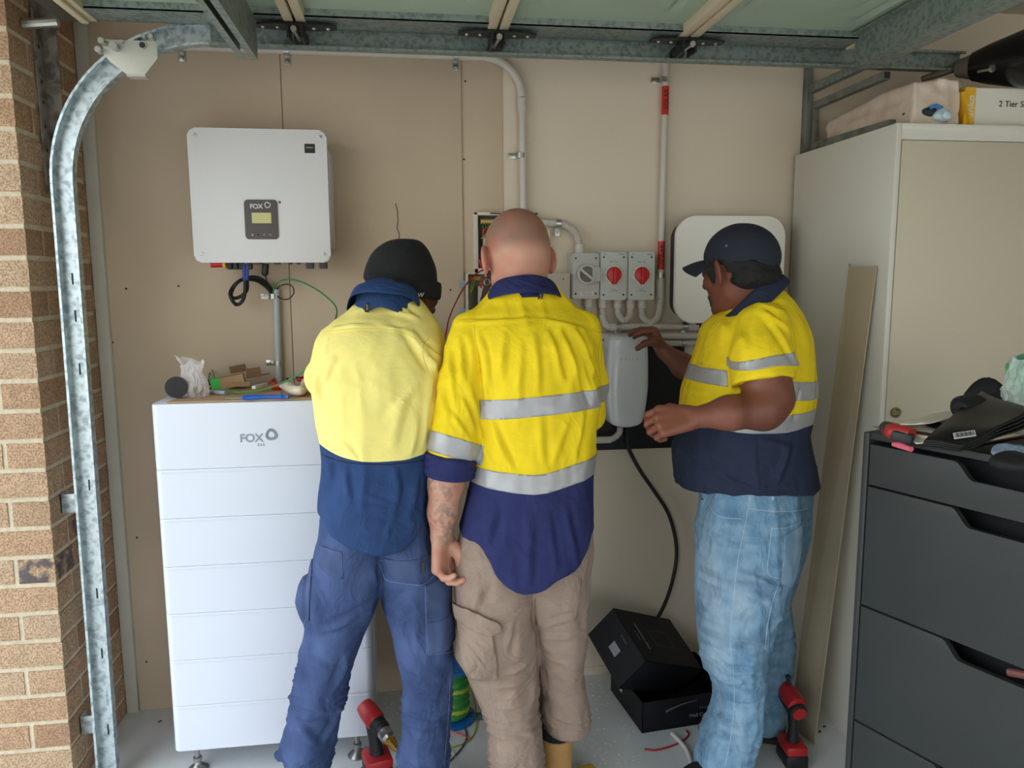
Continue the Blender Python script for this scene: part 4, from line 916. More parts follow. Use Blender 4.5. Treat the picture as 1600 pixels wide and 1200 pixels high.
# wrapped pack
wr = pm('wrap_film', (222, 206, 190), .3, var=.08, vscale=14, bump=.7, bscale=26, bdist=.006, rgb2=(206, 180, 160))
A = at(1392, 180, y=-.36); 
def fpack(P):
    q = P.copy(); t = (q[:, 1] + .62) / .6; top_ = 2.24 - t * .02
    q = P + np.stack([vnoise(P, (20, 5, 20), 4), vnoise(P, 18, 5) * .5, vnoise(P, (24, 6, 24), 6)], 1) * .008
    d = np.maximum(np.maximum(np.abs(q[:, 0] - 1.655 - .01 * t) - .078, np.abs(q[:, 1] + .34) - .26), np.abs(q[:, 2] - 2.135) - .058 - .016 * (1 - np.clip(t, 0, 1)))
    return d - .004 * vnoise(P, (40, 9, 40), 8)
Vx, Fx = surfnet(fpack, (1.55, -.64, CT), (1.85, -.05, 2.24), .008, 1)
nmesh('wrapped_pack', Vx, Fx, wr, None, None, 'long pack loosely wrapped in translucent plastic on the cupboard', 'wrapped pack')
blob_bag('tied_bag', pm('bag_pale_blue', (200, 222, 228), .25, bump=.5, bscale=50), (at(1469, 180, y=-.60) + np.array([0, 0, -.004])), (.032, .03, .022), .006, 'small pale blue plastic bag bundle in front of the pack', 'bag', 8, 40, h=.004)
p = at(1462, 169, y=-.61); build('blue_tie', G().tube(smooth_path([p + np.array([-.02, 0, .0]), p + np.array([-.005, -.01, .006]), p + np.array([.008, -.008, .0]), p + np.array([.018, 0, .004])], 5), .005, 8), pm('tie_blue', (30, 130, 200), .4), label='bright blue tie knotted on the pale blue bundle', cat='tie')
blob_bag('dark_cushion', pm('cushion_dark', (34, 46, 54), .7), (at(1437, 179, y=-.56) + np.array([0, 0, .0])), (.055, .05, .024), .003, 'dark rolled pouch on the cupboard between pack and bundle', 'pouch', 5, 12)
# serving box
M_ = Matrix.Translation((1.752, -.60, CT)) @ Matrix.Rotation(-.03, 4, 'Z')
sbx = thing('product_box', (1.9, -.45, CT), 'white and yellow carton printed 2 Tier Serving on the cupboard', 'box')
wbx = pm('carton_white', (226, 220, 204), .55); ybx = pm('carton_yellow', (232, 178, 36), .5)
build('carton_body', G().box((.30, .15, .061), (.53, .30, .118), None, .001, 1, M_), wbx, sbx)
build('yellow_end', G().box((.018, .15, .0615), (.036, .302, .12), None, .001, 1, M_), ybx, sbx)
build('end_flap', G().box((-.018, .13, .055), (.004, .29, .105), (0, -.30, .14), 0, 1, M_), ybx, sbx)
Mf = M_ @ Matrix(((1, 0, 0, .19), (0, 0, -1, -.0015), (0, 1, 0, .072), (0, 0, 0, 1)))
text('lettering', '2 Tier Serving', .026, Mf, pm('ink', (60, 50, 40), .6), sbx, .0004, space=1.02)
Mf = M_ @ Matrix(((1, 0, 0, .020), (0, 0, -1, -.0015), (0, 1, 0, .064), (0, 0, 0, 1))) @ Matrix.Rotation(math.pi / 2, 4, 'Z')
text('brand_lettering', 'anko', .034, Mf, wbx, sbx, .0004, space=1.02, bold=.0006)
# black telescope-like tube lying behind
tb = thing('black_tube', (2.05, -.30, 2.2), 'big glossy black tapered tube with a grey nozzle on the cupboard', 'tube')
a0 = at(1496, 108, y=-.45); a1 = at(1525, 100, y=-.5); a2 = at(1600, 92, y=-.62); dv = a2 - a1
ax = Vector(a2 - a0).normalized()
build('barrel', G().lathe([(.045, .05), (.062, .10), (.088, .2), (.108, .34), (.115, .9)], tuple(a0), tuple(ax), 36), pm('tube_gloss', (12, 12, 14), .25), tb)
build('nozzle', G().lathe([(.026, 0), (.030, .01), (.040, .045), (.052, .075), (.054, .085), (.030, .088)], tuple(a0), tuple(ax), 32), pm('nozzle_grey', (110, 104, 92), .5, bump=.4, bscale=90), tb)
build('spout', G().tube([at(1440, 124, y=-.40), at(1462, 117, y=-.42), at(1500, 104, y=-.45)], [.009, .012, .013], 14), pm('spout_grey', (90, 82, 66), .5), tb)
build('buckle', G().lathe([(.006, -.004), (.011, -.004), (.011, .004), (.006, .004)], at(1550, 107, y=-.66), (.3, -1, 0), 12).tube([at(1528, 112, y=-.62), at(1548, 108, y=-.66)], .004, 6), steel, tb)
build('dark_box', G().span((1.80, -.42, CT + .12), (2.5, -.08, CT + .16), .01), pm('lid_dark', (14, 15, 17), .5), label='flat black case lying on the printed carton', cat='case')
build('torn_card', G().box((at(1494, 140, y=-.56)), (.045, .002, .045), (0, .7, .2)), offwhite, label='torn piece of white card above the yellow box flap', cat='card')
# leaning angle offcut
mc = pm('angle_cardboard', (184, 168, 142), .7, var=.04, vscale=6)
T0, T1 = at(1331, 412, x=1.484), at(1370, 417, x=1.494); B0 = at(1236, 1140, z=0.); B1 = at(1265, 1166, z=0.)
B0 = np.array([1.342, -.463, 0.]); B1 = np.array([1.372, -.578, 0.])
T0 = np.array([1.482, -.455, 1.640]); T1 = np.array([1.494, -.590, 1.640]); nn = np.array([.028, .006, 0.])
g = G(); Vv = [B0, B1, T1, T0]; t_ = np.array([.0035, 0, .0]); 
g.vf([tuple(v) for v in (B0, B1, T1, T0)] + [tuple(v - t_) for v in (B0, B1, T1, T0)], [(0, 1, 2, 3), (7, 6, 5, 4), (0, 4, 5, 1), (1, 5, 6, 2), (2, 6, 7, 3), (3, 7, 4, 0)])
fl0 = B0 + np.array([.012, .014, 0]); fl1 = T0 + np.array([.014, .022, .012])
g.vf([tuple(v) for v in (B0, fl0, fl1, T0)] + [tuple(v - t_) for v in (B0, fl0, fl1, T0)], [(0, 1, 2, 3), (7, 6, 5, 4), (0, 4, 5, 1), (1, 5, 6, 2), (2, 6, 7, 3), (3, 7, 4, 0)])
build('angle_strip', g, mc, label='tall tan cardboard corner strip leaning against the cupboard side', cat='corner strip')
build('skirting_offcut', G().box((1.405, -.80, .11), (.008, .03, .30), (0, .06, 0), .001), white, label='white offcut standing at the foot of the black cabinet', cat='offcut') if False else None

# ================================================================ black flap cabinet, set at an angle
UO = np.array([1.238, -.965]); ang = math.atan2(-.926, .379); UW, UD, UH = .98, .30, 1.184
kb_ = pm('cabinet_black', (52, 54, 52), .5, var=.07, vscale=5, spec=.4); kin = pm('cabinet_inner', (20, 20, 22), .8)
kc = thing('black_cabinet', (UO[0], UO[1], 0), 'charcoal cabinet with four notched flap drawers in the right foreground', 'cabinet', rot=(0, 0, ang))
build('carcass', G().span((0, 0, 0), (.017, UD, UH), .001).span((UW - .017, 0, 0), (UW, UD, UH), .001).span((0, UD - .012, 0), (UW, UD, UH - .01)).span((.017, .03, 0), (UW - .017, UD, .03)).span((.0, .006, UH - .018), (UW, UD, UH), .001), kb_, kc, local=True)
build('interior', G().span((.018, .10, .03), (UW - .018, .11, UH - .03)), kin, kc, local=True)
zsK = [UH - .028, 1.038, .693, .347, .02]
for k in range(4):
    zt_, zb_ = zsK[k] - .003, zsK[k + 1] + (.003 if k < 3 else 0); w0, w1 = .021, UW - .021; c0, c1 = .30, .66
    dn = .042; pl2 = [(w0, zb_), (w1, zb_), (w1, zt_), (c1 + .05, zt_)]
    for t in np.linspace(0, 1, 9): pl2.append((c1 + .05 - t * .05, zt_ - dn * (3 * t * t - 2 * t ** 3)))
    for t in np.linspace(0, 1, 9): pl2.append((c0 - t * .05, zt_ - dn * (1 - (3 * t * t - 2 * t ** 3))))
    pl2.append((w0, zt_))
    g = G().prism(pl2, .018, Matrix(((1, 0, 0, 0), (0, 0, -1, .019), (0, 1, 0, 0), (0, 0, 0, 1))), .0008)
    d_ = build('drawer', g, kb_, kc, local=True)
    if k == 2: build('poking_cloth', G().tube([(c0 + .10, .03, zt_ - .030), (c0 + .14, .03, zt_ - .02), (c0 + .17, .03, zt_ - .034)], .010, 8), pm('dusky_pink', (120, 70, 64), .7), d_, local=True)
# things on the black cabinet
def kt(px, py, dz=0.): return at(px, py, z=UH + dz)
gd = thing('oscillating_tool', kt(1412, 684), 'small red and black power tool lying on the corner of the black cabinet', 'power tool')
P = [kt(1388, 672, .022), kt(1397, 674, .024), kt(1410, 676, .024), kt(1425, 679, .024)]
build('tool_body', G().tube(P, [.019, .022, .021, .016], 16), pm('tool_red', (168, 44, 40), .45), gd); build('rubber_nose', G().tube([kt(1384, 668, .022), kt(1393, 673, .024)], [.017, .022], 14), pm('rubber_grey', (50, 50, 48), .7), gd)
build('battery_pack', G().box(kt(1411, 682, .016), (.05, .04, .026), (0, .1, -.8), .006), black, gd)
build('blade_clamp', G().tube([kt(1372, 668, .024), kt(1386, 667, .024)], .004, 8).box(kt(1374, 668, .02), (.02, .03, .003)), steel, gd)
def sheet_obj(name, pts, mat, lab, cat, th=.003, wob=.004, n=14):
    """a loose sheet: four corners, slightly wavy, with thickness"""
    Vv = []
    for i in range(n + 1):
        for j in range(n + 1):
            u, v = i / n, j / n; p = (pts[0] * (1 - u) + pts[1] * u) * (1 - v) + (pts[3] * (1 - u) + pts[2] * u) * v
            Vv.append(p + np.array([0, 0, wob * math.sin(5 * u + 3 * v) + wob * .6 * math.sin(11 * v - 4 * u)]))
    Vv = np.array(Vv); m = n + 1; Fq = np.array([(i * m + j, i * m + j + 1, (i + 1) * m + j + 1, (i + 1) * m + j) for i in range(n) for j in range(n)])
    o = nmesh(name, Vv, Fq, mat, None, None, lab, cat); md = o.modifiers.new('t', 'SOLIDIFY'); md.thickness = th; return o
wp = pm('paper_white', (224, 216, 200), .7, var=.03, vscale=9)
sheet_obj('paper_sheet', [kt(1398, 664, .03), kt(1432, 692, .006), kt(1525, 668, .05), kt(1480, 648, .045)], wp, 'crumpled white paper under the black folder', 'paper', .002, .006)
sheet_obj('paper_sheet', [kt(1392, 668, .035), kt(1440, 660, .055), kt(1520, 652, .06), kt(1498, 641, .05)], wp, 'creamy paper sheet standing proud behind the tool on the black cabinet', 'paper', .002, .004)
blob_bag('glove', pm('glove_black', (16, 17, 19), .75), kt(1456, 672, .018), (.045, .04, .022), .006, 'black glove thumb poking out left of the folder', 'glove', 12, 20)
fm = pm('folder_black', (12, 12, 13), .38, bump=.3, bscale=20)
P4 = [kt(1440, 700, .010), kt(1500, 705, .012), kt(1612, 668, .07), kt(1530, 632, .085)]
for k in range(4):
    dz = np.array([.004 * k, .003 * k, .011 * k]); o = sheet_obj('plastic_sleeve', [P4[0] + dz * np.array([1, 1, .4]), P4[1] + dz * np.array([1, 1, .3]), P4[2] + dz, P4[3] + dz], fm,
        ('glossy black plastic sleeve, lowest in its pile under the barcode', 'glossy black plastic sleeve, second from the bottom of the pile', 'glossy black plastic sleeve just under the top one', 'glossy black plastic sleeve on top of the pile on the black cabinet')[k], 'plastic sleeve', .003, .003); o['group'] = 'black plastic sleeves'
p = kt(1508, 682, .062); M_ = Matrix.Translation(p) @ rotm((.35, .0, -.75)) @ Matrix.Rotation(.5, 4, 'Y')
bl = build('barcode_label', G().box((0, 0, 0), (.045, .020, .0012), None, 0, 1, Matrix.Translation(kt(1507, 679, .055)) @ rotm((.55, -.25, -.62))), white, label='small white barcode label on the black sleeves', cat='label')
g = G(); Mb = Matrix.Translation(kt(1507, 679, .0562)) @ rotm((.55, -.25, -.62))
for k in range(14): g.box((-.019 + k * .0029, .001, .0004), (.0011 + .0006 * (k % 3), .014, .0004), None, 0, 1, Mb)
build('barcode_bars', g, black, bl)
blob_bag('rolled_sock', MATS['glove_black'], kt(1545, 622, .085), (.05, .045, .045), .020, 'black rolled sock on top of the sleeve pile, left of the wrapped bag', 'sock', 21, 16, flat=False)
blob_bag('rolled_sock', MATS['glove_black'], kt(1517, 636, .085), (.035, .035, .028), .016, 'smaller black sock leaning against the rolled one', 'sock', 31, 16, flat=False)
bkf = thing('book', kt(1540, 700), 'thick maroon-covered book with cream pages under the sleeves', 'book')
pa, pb = kt(1494, 702, .002), kt(1625, 678, .002); Mb = frame((pa + pb) / 2, pb - pa, (0, 0, 1)); L_ = float(np.linalg.norm(pb - pa))
build('pages', G().box((0, .075, .012), (L_ * .96, .15, .014), None, .001, 1, Mb), pm('page_cream', (226, 214, 178), .7), bkf); build('cover', G().box((0, .078, .021), (L_, .16, .003), None, .001, 1, Mb).box((0, .078, .003), (L_, .16, .003), None, .001, 1, Mb), pm('maroon', (74, 34, 36), .5), bkf)
build('pink_marker', G().tube([kt(1396, 694, -.012), kt(1408, 696, -.010), kt(1424, 702, -.012)], [.006, .009, .007], 12), pm('pink', (236, 110, 130), .4), label='pink highlighter lying in the top drawer slot', cat='marker')
blob_bag('folded_cloth', pm('cloth_blue_grey', (132, 146, 172), .9, var=.25, vscale=160), kt(1590, 708, .02), (.055, .05, .018), .006, 'blue-grey fleece cloth by the frame edge on the black cabinet', 'cloth', 14, 25)
blob_bag('dark_pouch', MATS['glove_black'], kt(1585, 722, .012), (.05, .045, .02), .005, 'black pouch hanging over the cabinet edge below the fleece', 'pouch', 15, 20)
cf = pm('clear_bag', (206, 220, 210), .15, alpha=.55, bump=.8, bscale=30, bdist=.006)
b1 = kt(1606, 690, .0); film_bag('shopping_bag', cf, (b1[0], b1[1], b1[2] + .02), [(0, 0, 0, .03, .03), (.04, 0, 0, .055, .05), (.10, 0, 0, .068, .06), (.16, 0, 0, .058, .05), (.20, 0, 0, .05, .04)], .16, 'crumpled clear plastic bag beside the green packet, at the frame edge', 'bag', 33)
b2 = kt(1612, 590, .16); blob_bag('snack_packet', pm('packet_green', (110, 214, 60), .3, rgb2=(30, 80, 150), vscale=7, bump=.9, bscale=30, bdist=.006), b2, (.055, .05, .06), .010, 'bright green and blue foil packet at the right frame edge', 'packet', 41, 18, flat=False)

# ================================================================ on the floor
mk_red = pm('tool_case_red', (178, 34, 38), .42); mk_blk = pm('tool_case_black', (28, 28, 30), .55)
# step-bit drill, battery down
D0 = np.array([-.125, -.555, 0.]); dd_ = thing('cordless_drill', D0, 'red cordless drill standing on its battery with a gold step bit', 'drill')
build('battery_pack', G().box(D0 + np.array([0, 0, .033]), (.084, .095, .062), (0, 0, .25), .008), mk_blk, dd_)
build('battery_cover', G().box(D0 + np.array([0, 0, .078]), (.086, .095, .034), (0, 0, .25), .010), mk_red, dd_)
H1 = D0 + np.array([.0, .0, .085]); H2 = D0 + np.array([-.012, .01, .195])
build('grip', G().tube([H1, (H1 + H2) / 2, H2], [.024, .0205, .023], 16), mk_blk, dd_)
b0_ = at(575, 1110, y=-.56); b1_ = at(619, 1170, y=-.68); av = (b1_ - b0_); Ld = np.linalg.norm(av); av /= Ld
build('motor_housing', G().lathe([(.012, -.030), (.027, -.022), (.031, .0), (.031, .045), (.028, .052)], tuple(b0_), tuple(av), 24), mk_red, dd_)
build('torque_collar', G().lathe([(.026, .048), (.027, .060), (.025, .066), (.027, .07), (.026, .085), (.022, .09)], tuple(b0_), tuple(av), 24), mk_blk, dd_)
build('chuck', G().lathe([(.021, .088), (.022, .092), (.022, .115), (.012, .128)], tuple(b0_), tuple(av), 20), steel, dd_)
pr_ = []; 
for k in range(11): rr = .0175 - k * .00145; pr_ += [(rr, .125 + k * .006), (rr, .131 + k * .006)]
build('step_bit', G().lathe(pr_ + [(.0005, .197)], tuple(b0_), tuple(av), 20), pm('titanium_gold', (206, 164, 84), .25, .9), dd_)
build('trigger', G().box(H2 + np.array([.02, -.012, -.02]), (.014, .012, .03), (0, .2, 0), .003), mk_red, dd_); build('belt_hook', G().tube(smooth_path([D0 + np.array([-.045, -.02, .06]), D0 + np.array([-.062, -.03, .045]), D0 + np.array([-.058, -.035, .02])], 5), .006, 8), mk_blk, dd_)
# impact driver seen from behind
I0 = np.array([1.245, -.655, 0.]); im_ = thing('impact_driver', I0, 'red and black impact driver standing on its battery by the cupboard', 'impact driver')
build('battery_pack', G().box(I0 + np.array([0, 0, .024]), (.074, .10, .046), (0, 0, -.1), .007), mk_blk, im_); build('battery_cover', G().box(I0 + np.array([0, 0, .060]), (.072, .098, .034), (0, .0, -.1), .010), mk_red, im_)
build('grip', G().tube([I0 + np.array([0, -.002, .07]), I0 + np.array([0, -.002, .12]), I0 + np.array([0, .0, .165])], [.022, .0165, .02], 16), mk_blk, im_)
hb = I0 + np.array([0, -.035, .19]); hf = I0 + np.array([0, .075, .215])
hv = (hf - hb) / np.linalg.norm(hf - hb)
build('motor_housing', G().lathe([(.020, 0), (.029, .004), (.031, .02), (.030, .07), (.024, .115)], tuple(hb), tuple(hv), 24), mk_blk, im_); build('rear_cap', G().lathe([(.023, -.003), (.0225, .004)], tuple(hb), tuple(hv), 24), mk_red, im_)
build('top_shell', G().lathe([(.018, 0), (.031, .006), (.0325, .05), (.025, .10)], tuple(hb + np.array([0, .01, .016])), tuple(hv), 24), mk_red, im_)
build('bit_holder', G().tube([I0 + np.array([.0, .04, .235]), I0 + np.array([0, .045, .27])], .0055, 10).ball(I0 + np.array([0, .045, .275]), .009, 12), mk_blk, im_)
# cable drum
dm = pm('drum_blue', (24, 112, 196), .45); dC = np.array([.135, -.235, 0]); dr_ = thing('cable_drum', dC, 'blue cable drum wound with green and yellow wire behind the legs', 'cable drum')
for z0_, z1_ in ((0, .012), (.205, .217)): build('flange', G().lathe([(.085, z0_), (.085, z1_)], dC, (0, 0, 1), 32), dm, dr_)
build('core', G().cyl(dC + np.array([0, 0, .01]), dC + np.array([0, 0, .205]), .045), pm('drum_core', (70, 110, 40), .6), dr_)
P = [dC + np.array([(.055 + .006 * math.sin(k * .37)) * math.cos(k * .35), (.055 + .006 * math.sin(k * .37)) * math.sin(k * .35), .02 + .18 * (k / 720)]) for k in range(720)]
build('wound_wire', G().tube(P, .0036, 6), pm('wire_wound_yellow', (196, 204, 60), .45), dr_)
P = [dC + np.array([(.059 + .004 * math.sin(k * .41)) * math.cos(k * .35 + 1.5), (.059 + .004 * math.sin(k * .41)) * math.sin(k * .35 + 1.5), .018 + .18 * ((k + 9) / 720)]) for k in range(700)]
build('wound_wire', G().tube(P, .0032, 6), pm('wire_wound_green', (60, 150, 70), .45), dr_)
def floor_wire(nm, pts, r, mat, lab, dz=0.003):
    P = smooth_path([at(p[0], p[1], z=(p[2] if len(p) > 2 else dz)) for p in pts], 6); return build(nm, G().tube(P, r, 8), mat, label=lab, cat='wire')
yl = pm('wire_yellow', (178, 178, 58), .45)
floor_wire('loose_wire', [(708, 1026, .215), (722, 1055, .12), (738, 1082, .05), (744, 1110), (745, 1130), (740, 1148), (728, 1160), (708, 1167), (695, 1168)], .0024, yl, 'yellow-green wire trailing from the cable drum across the floor')
floor_wire('loose_wire', [(720, 1025, .215), (712, 1022, .22), (704, 1028, .215)], .0024, gy, 'green wire looped over the top of the cable drum')
floor_wire('loose_wire', [(716, 1132), (726, 1138), (729, 1152), (722, 1168), (710, 1182), (700, 1192)], .0030, pm('wire_grey', (70, 78, 74), .5), 'dark grey cable curling out beneath the blue trouser leg')
floor_wire('loose_wire', [(700, 1140), (716, 1146), (736, 1154)], .0030, pm('wire_salmon', (222, 92, 92), .5), 'short salmon-red wire between the two men\'s legs')
floor_wire('loose_wire', [(1007, 1171), (1025, 1172), (1048, 1166), (1066, 1158), (1076, 1148), (1072, 1141)], .0032, MATS['wire_red'], 'short red wire curled on the floor below the black box')
t = floor_wire('conduit_offcut', [(1050, 1146, .012), (1062, 1158, .012), (1074, 1174, .012), (1081, 1198, .012), (1083, 1225, .012)], .0075, white, 'white conduit offcut lying by the jeans'); t['category'] = 'offcut'
floor_wire('loose_wire', [(700, 1172), (706, 1170), (712, 1186), (718, 1200)], .002, pm('wire_white', (220, 214, 206), .5), 'thin white wire on the floor behind the blue trouser leg')
for k, (px, py) in enumerate(((732, 1118), (750, 1121))):
    p = at(px, py, z=0); M_ = Matrix.Translation(p) @ rotm((0, 0, .6 + k))
    build('saddle_offcut', G().vf([(.018 * math.cos(t) + dx_, dy_, .018 * math.sin(t)) for t in np.linspace(0, math.pi, 10) for dx_, dy_ in ((0, -.012), (0, .012))] + [(.0145 * math.cos(t), dy_, .0145 * math.sin(t)) for t in np.linspace(0, math.pi, 10) for dy_ in (-.012, .012)],
        [(2 * i, 2 * i + 1, 2 * i + 3, 2 * i + 2) for i in range(9)] + [(20 + 2 * i, 22 + 2 * i, 23 + 2 * i, 21 + 2 * i) for i in range(9)] + [(2 * i, 2 * i + 2, 22 + 2 * i, 20 + 2 * i) for i in range(9)] + [(2 * i + 1, 21 + 2 * i, 23 + 2 * i, 2 * i + 3) for i in range(9)], M_), pm('pvc_green', (60, 104, 92), .5), label=('green plastic saddle on the floor nearer the cable drum', 'green plastic saddle on the floor right of its twin')[k], cat='saddle', group='green plastic saddles')
g = G()
for k in range(150):
    px, py = random.choice([(random.uniform(730, 770), random.uniform(1080, 1170)), (random.uniform(905, 1010), random.uniform(1120, 1199)), (random.uniform(900, 1000), random.uniform(1150, 1199)), (random.uniform(910, 960), random.uniform(1060, 1110)), (random.uniform(600, 630), random.uniform(1080, 1150))])
    p = at(px, py, z=.0015); a_ = random.random() * 6.28; l_ = random.uniform(.004, .014); g.tube([p, p + np.array([math.cos(a_), math.sin(a_), .1]) * l_ * .5, p + np.array([math.cos(a_ + .9), math.sin(a_ + .9), .05]) * l_], .0008, 4)
build('plastic_shavings', g, white, label='white plastic shavings scattered over the concrete', cat='shavings', kind='stuff')
g = G()
for (px, py) in ((250, 1127), (1281, 1143), (1288, 1135)):
    p = at(px, py, z=.001); g.box(p, (.014, .006, .002), (0, 0, random.random() * 3))
build('floor_grit', g, pm('grit', (70, 60, 50), .9), label='dark bits of grit on the concrete floor', cat='grit', kind='stuff')
build('tape_measure', G().box(at(918, 1212, z=.02), (.07, .07, .04), (0, 0, .3), .012), pm('tape_yellow', (214, 176, 30), .45), label='yellow tape measure at the bottom edge of the photo', cat='tape measure')
# charger carton: tray and lid
kbx = pm('carton_black', (22, 22, 26), .55, spec=.3); kline = pm('carton_print', (150, 150, 156), .5)
O_ = at(1003, 1146, z=0); u_ = at(1115, 1128, z=0) - O_; u_[2] = 0; u_ /= np.linalg.norm(u_); v_ = np.array([-u_[1], u_[0], 0])
q_ = at(968, 1063, z=.0) - O_; vw = np.array([q_[0], q_[1], 0]); vw /= np.linalg.norm(vw)
TW, TD, TH_ = .36, .30, .115
Mx = Matrix(((u_[0], v_[0], 0, O_[0]), (u_[1], v_[1], 0, O_[1]), (0, 0, 1, 0), (0, 0, 0, 1)))
bxT = thing('carton_tray', tuple(O_), 'black cardboard carton base on the floor printed Wall Connector', 'carton')
g = G().box((TW / 2, TD / 2, .003), (TW, TD, .006), None, 0, 1, Mx).box((TW / 2, .002, TH_ / 2), (TW, .004, TH_), None, 0, 1, Mx).box((TW / 2, TD - .002, TH_ / 2), (TW, .004, TH_), None, 0, 1, Mx).box((.002, TD / 2, TH_ / 2), (.004, TD, TH_), None, 0, 1, Mx).box((TW - .002, TD / 2, TH_ / 2), (.004, TD, TH_), None, 0, 1, Mx)
build('tray', g, kbx, bxT)
Mt = Mx @ Matrix(((1, 0, 0, 0), (0, 0, -1, -.0008), (0, 1, 0, 0), (0, 0, 0, 1)))
text('lettering', 'Wall Connector', .019, Mt @ Matrix.Translation((.245, .038, 0)), kline, bxT, .0003); text('brand_lettering', 'TESLA', .008, Mt @ Matrix.Translation((.245, .064, 0)), kline, bxT, .0003, space=2.2)
build('cable_drawing', G().tube(smooth_path([Mt @ Vector(p) for p in ((.09, .075, .0005), (.11, .083, .0005), (.15, .094, .0005), (.20, .100, .0005))], 6), [.002] * 18 + [.001], 6), pm('print_grey', (84, 84, 92), .5), bxT) if False else None
P = smooth_path([np.array(Mt @ Vector(p)) for p in ((.09, .070, .0005), (.115, .078, .0005), (.16, .090, .0005), (.21, .096, .0005))], 6)
build('cable_drawing', G().tube(P, [.0045 - .0035 * i / (len(P) - 1) for i in range(len(P))], 6), pm('print_grey', (92, 92, 100), .5), bxT)
build('shipping_label', G().box((-.001, .20, .075), (.001, .03, .045), None, 0, 1, Mx), pm('label_blue', (170, 190, 204), .5), bxT)
# lid propped on the tray: its outer face shows
LD = np.array([.801, -.453, .283]); la_, lb_, lc_ = np.array([-.2818, .8247, .4903]), np.array([.7685, .5000, -.3993]), np.array([-.5745, .2643, -.7747])
ex, ey_, ez = Vector(lb_), Vector(la_), Vector(-lc_); LW, LH, LT = .37, .235, .15
Ml = Matrix(((ex.x, ey_.x, ez.x, LD[0]), (ex.y, ey_.y, ez.y, LD[1]), (ex.z, ey_.z, ez.z, LD[2]), (0, 0, 0, 1)))
bxL = thing('upturned_carton', (LD[0], LD[1], .1), 'black carton lid propped on the tray with an outline drawing and upside-down lettering', 'carton lid')
g = G().box((LW / 2, LH / 2, -.002), (LW, LH, .004), None, 0, 1, Ml).box((.002, LH / 2, -LT / 2), (.004, LH, LT), None, 0, 1, Ml).box((LW - .002, LH / 2, -LT / 2), (.004, LH, LT), None, 0, 1, Ml).box((LW / 2, .002, -LT / 2), (LW, .004, LT), None, 0, 1, Ml).box((LW / 2, LH - .002, -LT / 2), (LW, .004, LT), None, 0, 1, Ml)
build('lid_shell', g, kbx, bxL)
text('lettering', 'Wall Connector', .0175, Ml @ Matrix.Translation((.078, LH * .5, .0004)) @ Matrix.Rotation(math.pi / 2, 4, 'Z'), kline, bxL, .0003); text('brand_lettering', 'TESLA', .008, Ml @ Matrix.Translation((.050, LH * .5, .0004)) @ Matrix.Rotation(math.pi / 2, 4, 'Z'), kline, bxL, .0003, space=2.2)
text('brand_lettering', 'TESLA', .008, Ml @ Matrix(((0, 0, -1, -.0006), (1, 0, 0, LH * .5), (0, -1, 0, -LT * .2), (0, 0, 0, 1))), kline, bxL, .0003, space=2.0)
P = [Ml @ Vector((.20 + x_, LH * .5 + y_, .0006)) for x_, y_ in rrect(.12, .07, .015, 4)]; P.append(P[0]); build('outline_drawing', G().tube(P, .0007, 4), MATS['print_grey'], bxL)
build('charger_drawing', G().box((-.0012, LH * .5, -LT * .55), (.001, .045, .034), None, 0, 1, Ml), pm('label_grey', (150, 150, 152), .5), bxL)
blob_bag('black_bag', pm('bag_black', (20, 20, 22), .4), (1.06, -.60, .045), (.05, .06, .045), .008, 'small black pouch on the floor beside the jeans', 'pouch', 51, 16)
# ================================================================ people
def nrm(v): v = np.array(v, float); return v / np.linalg.norm(v)
def basis(f, u=(0, 0, 1)):
    f = nrm(f); r = nrm(np.cross(f, u)); return np.stack([r, f, np.cross(r, f)], 1)
def head_f(P, o, R, s=1.1, ears=True):
    q = ((P - o) @ R) / s; x, y, z = q.T; ax = np.abs(x); m = np.stack([ax, y, z], 1)
    d = ell(q, (0, -.012, .030), (.077, .097, .088))
    d = smin(d, ell(q, (0, -.03, -.005), (.070, .078, .070)), .02)
    d = smin(d, ell(q, (0, .028, -.038), (.060, .066, .076)), .03)
    d = smin(d, caps(m, (.052, -.005, -.062), (.016, .072, -.098), .018, .016), .022)
    d = smin(d, ell(q, (0, .076, -.098), (.022, .018, .016)), .015)
    d = smin(d, caps(m, (.0, .086, .024), (.036, .074, .026), .012, .010), .012)
    d = smax(d, -(np.linalg.norm(m - np.array([.031, .098, .006]), axis=1) - .017), .012)
    d = smin(d, np.linalg.norm(m - np.array([.031, .078, .005]), axis=1) - .0125, .002)
    d = smin(d, ell(m, (.045, .058, -.022), (.018, .020, .018)), .016)
    d = smin(d, caps(q, (0, .088, .014), (0, .112, -.024), .007, .0115), .009)
    d = smin(d, np.linalg.norm(m - np.array([.012, .099, -.030]), axis=1) - .008, .006)
    d = smin(d, caps(m, (0, .096, -.052), (.020, .084, -.055), .0062, .004), .004)
    d = smin(d, caps(m, (0, .094, -.064), (.018, .084, -.063), .0070, .0045), .004)
    e = m - np.array([.080, -.010, -.008]); c_, s_ = math.cos(.62), math.sin(.62)
    e = np.stack([e[:, 0] * c_ + e[:, 1] * s_, -e[:, 0] * s_ + e[:, 1] * c_, e[:, 2]], 1)
    ear = ell(e, (.006, -.005, 0), (.0078, .020, .036)); ear = smax(ear, -ell(e, (.013, .000, .004), (.007, .0105, .020)), .005)
    if ears: d = smin(d, ear, .008)
    return d * s
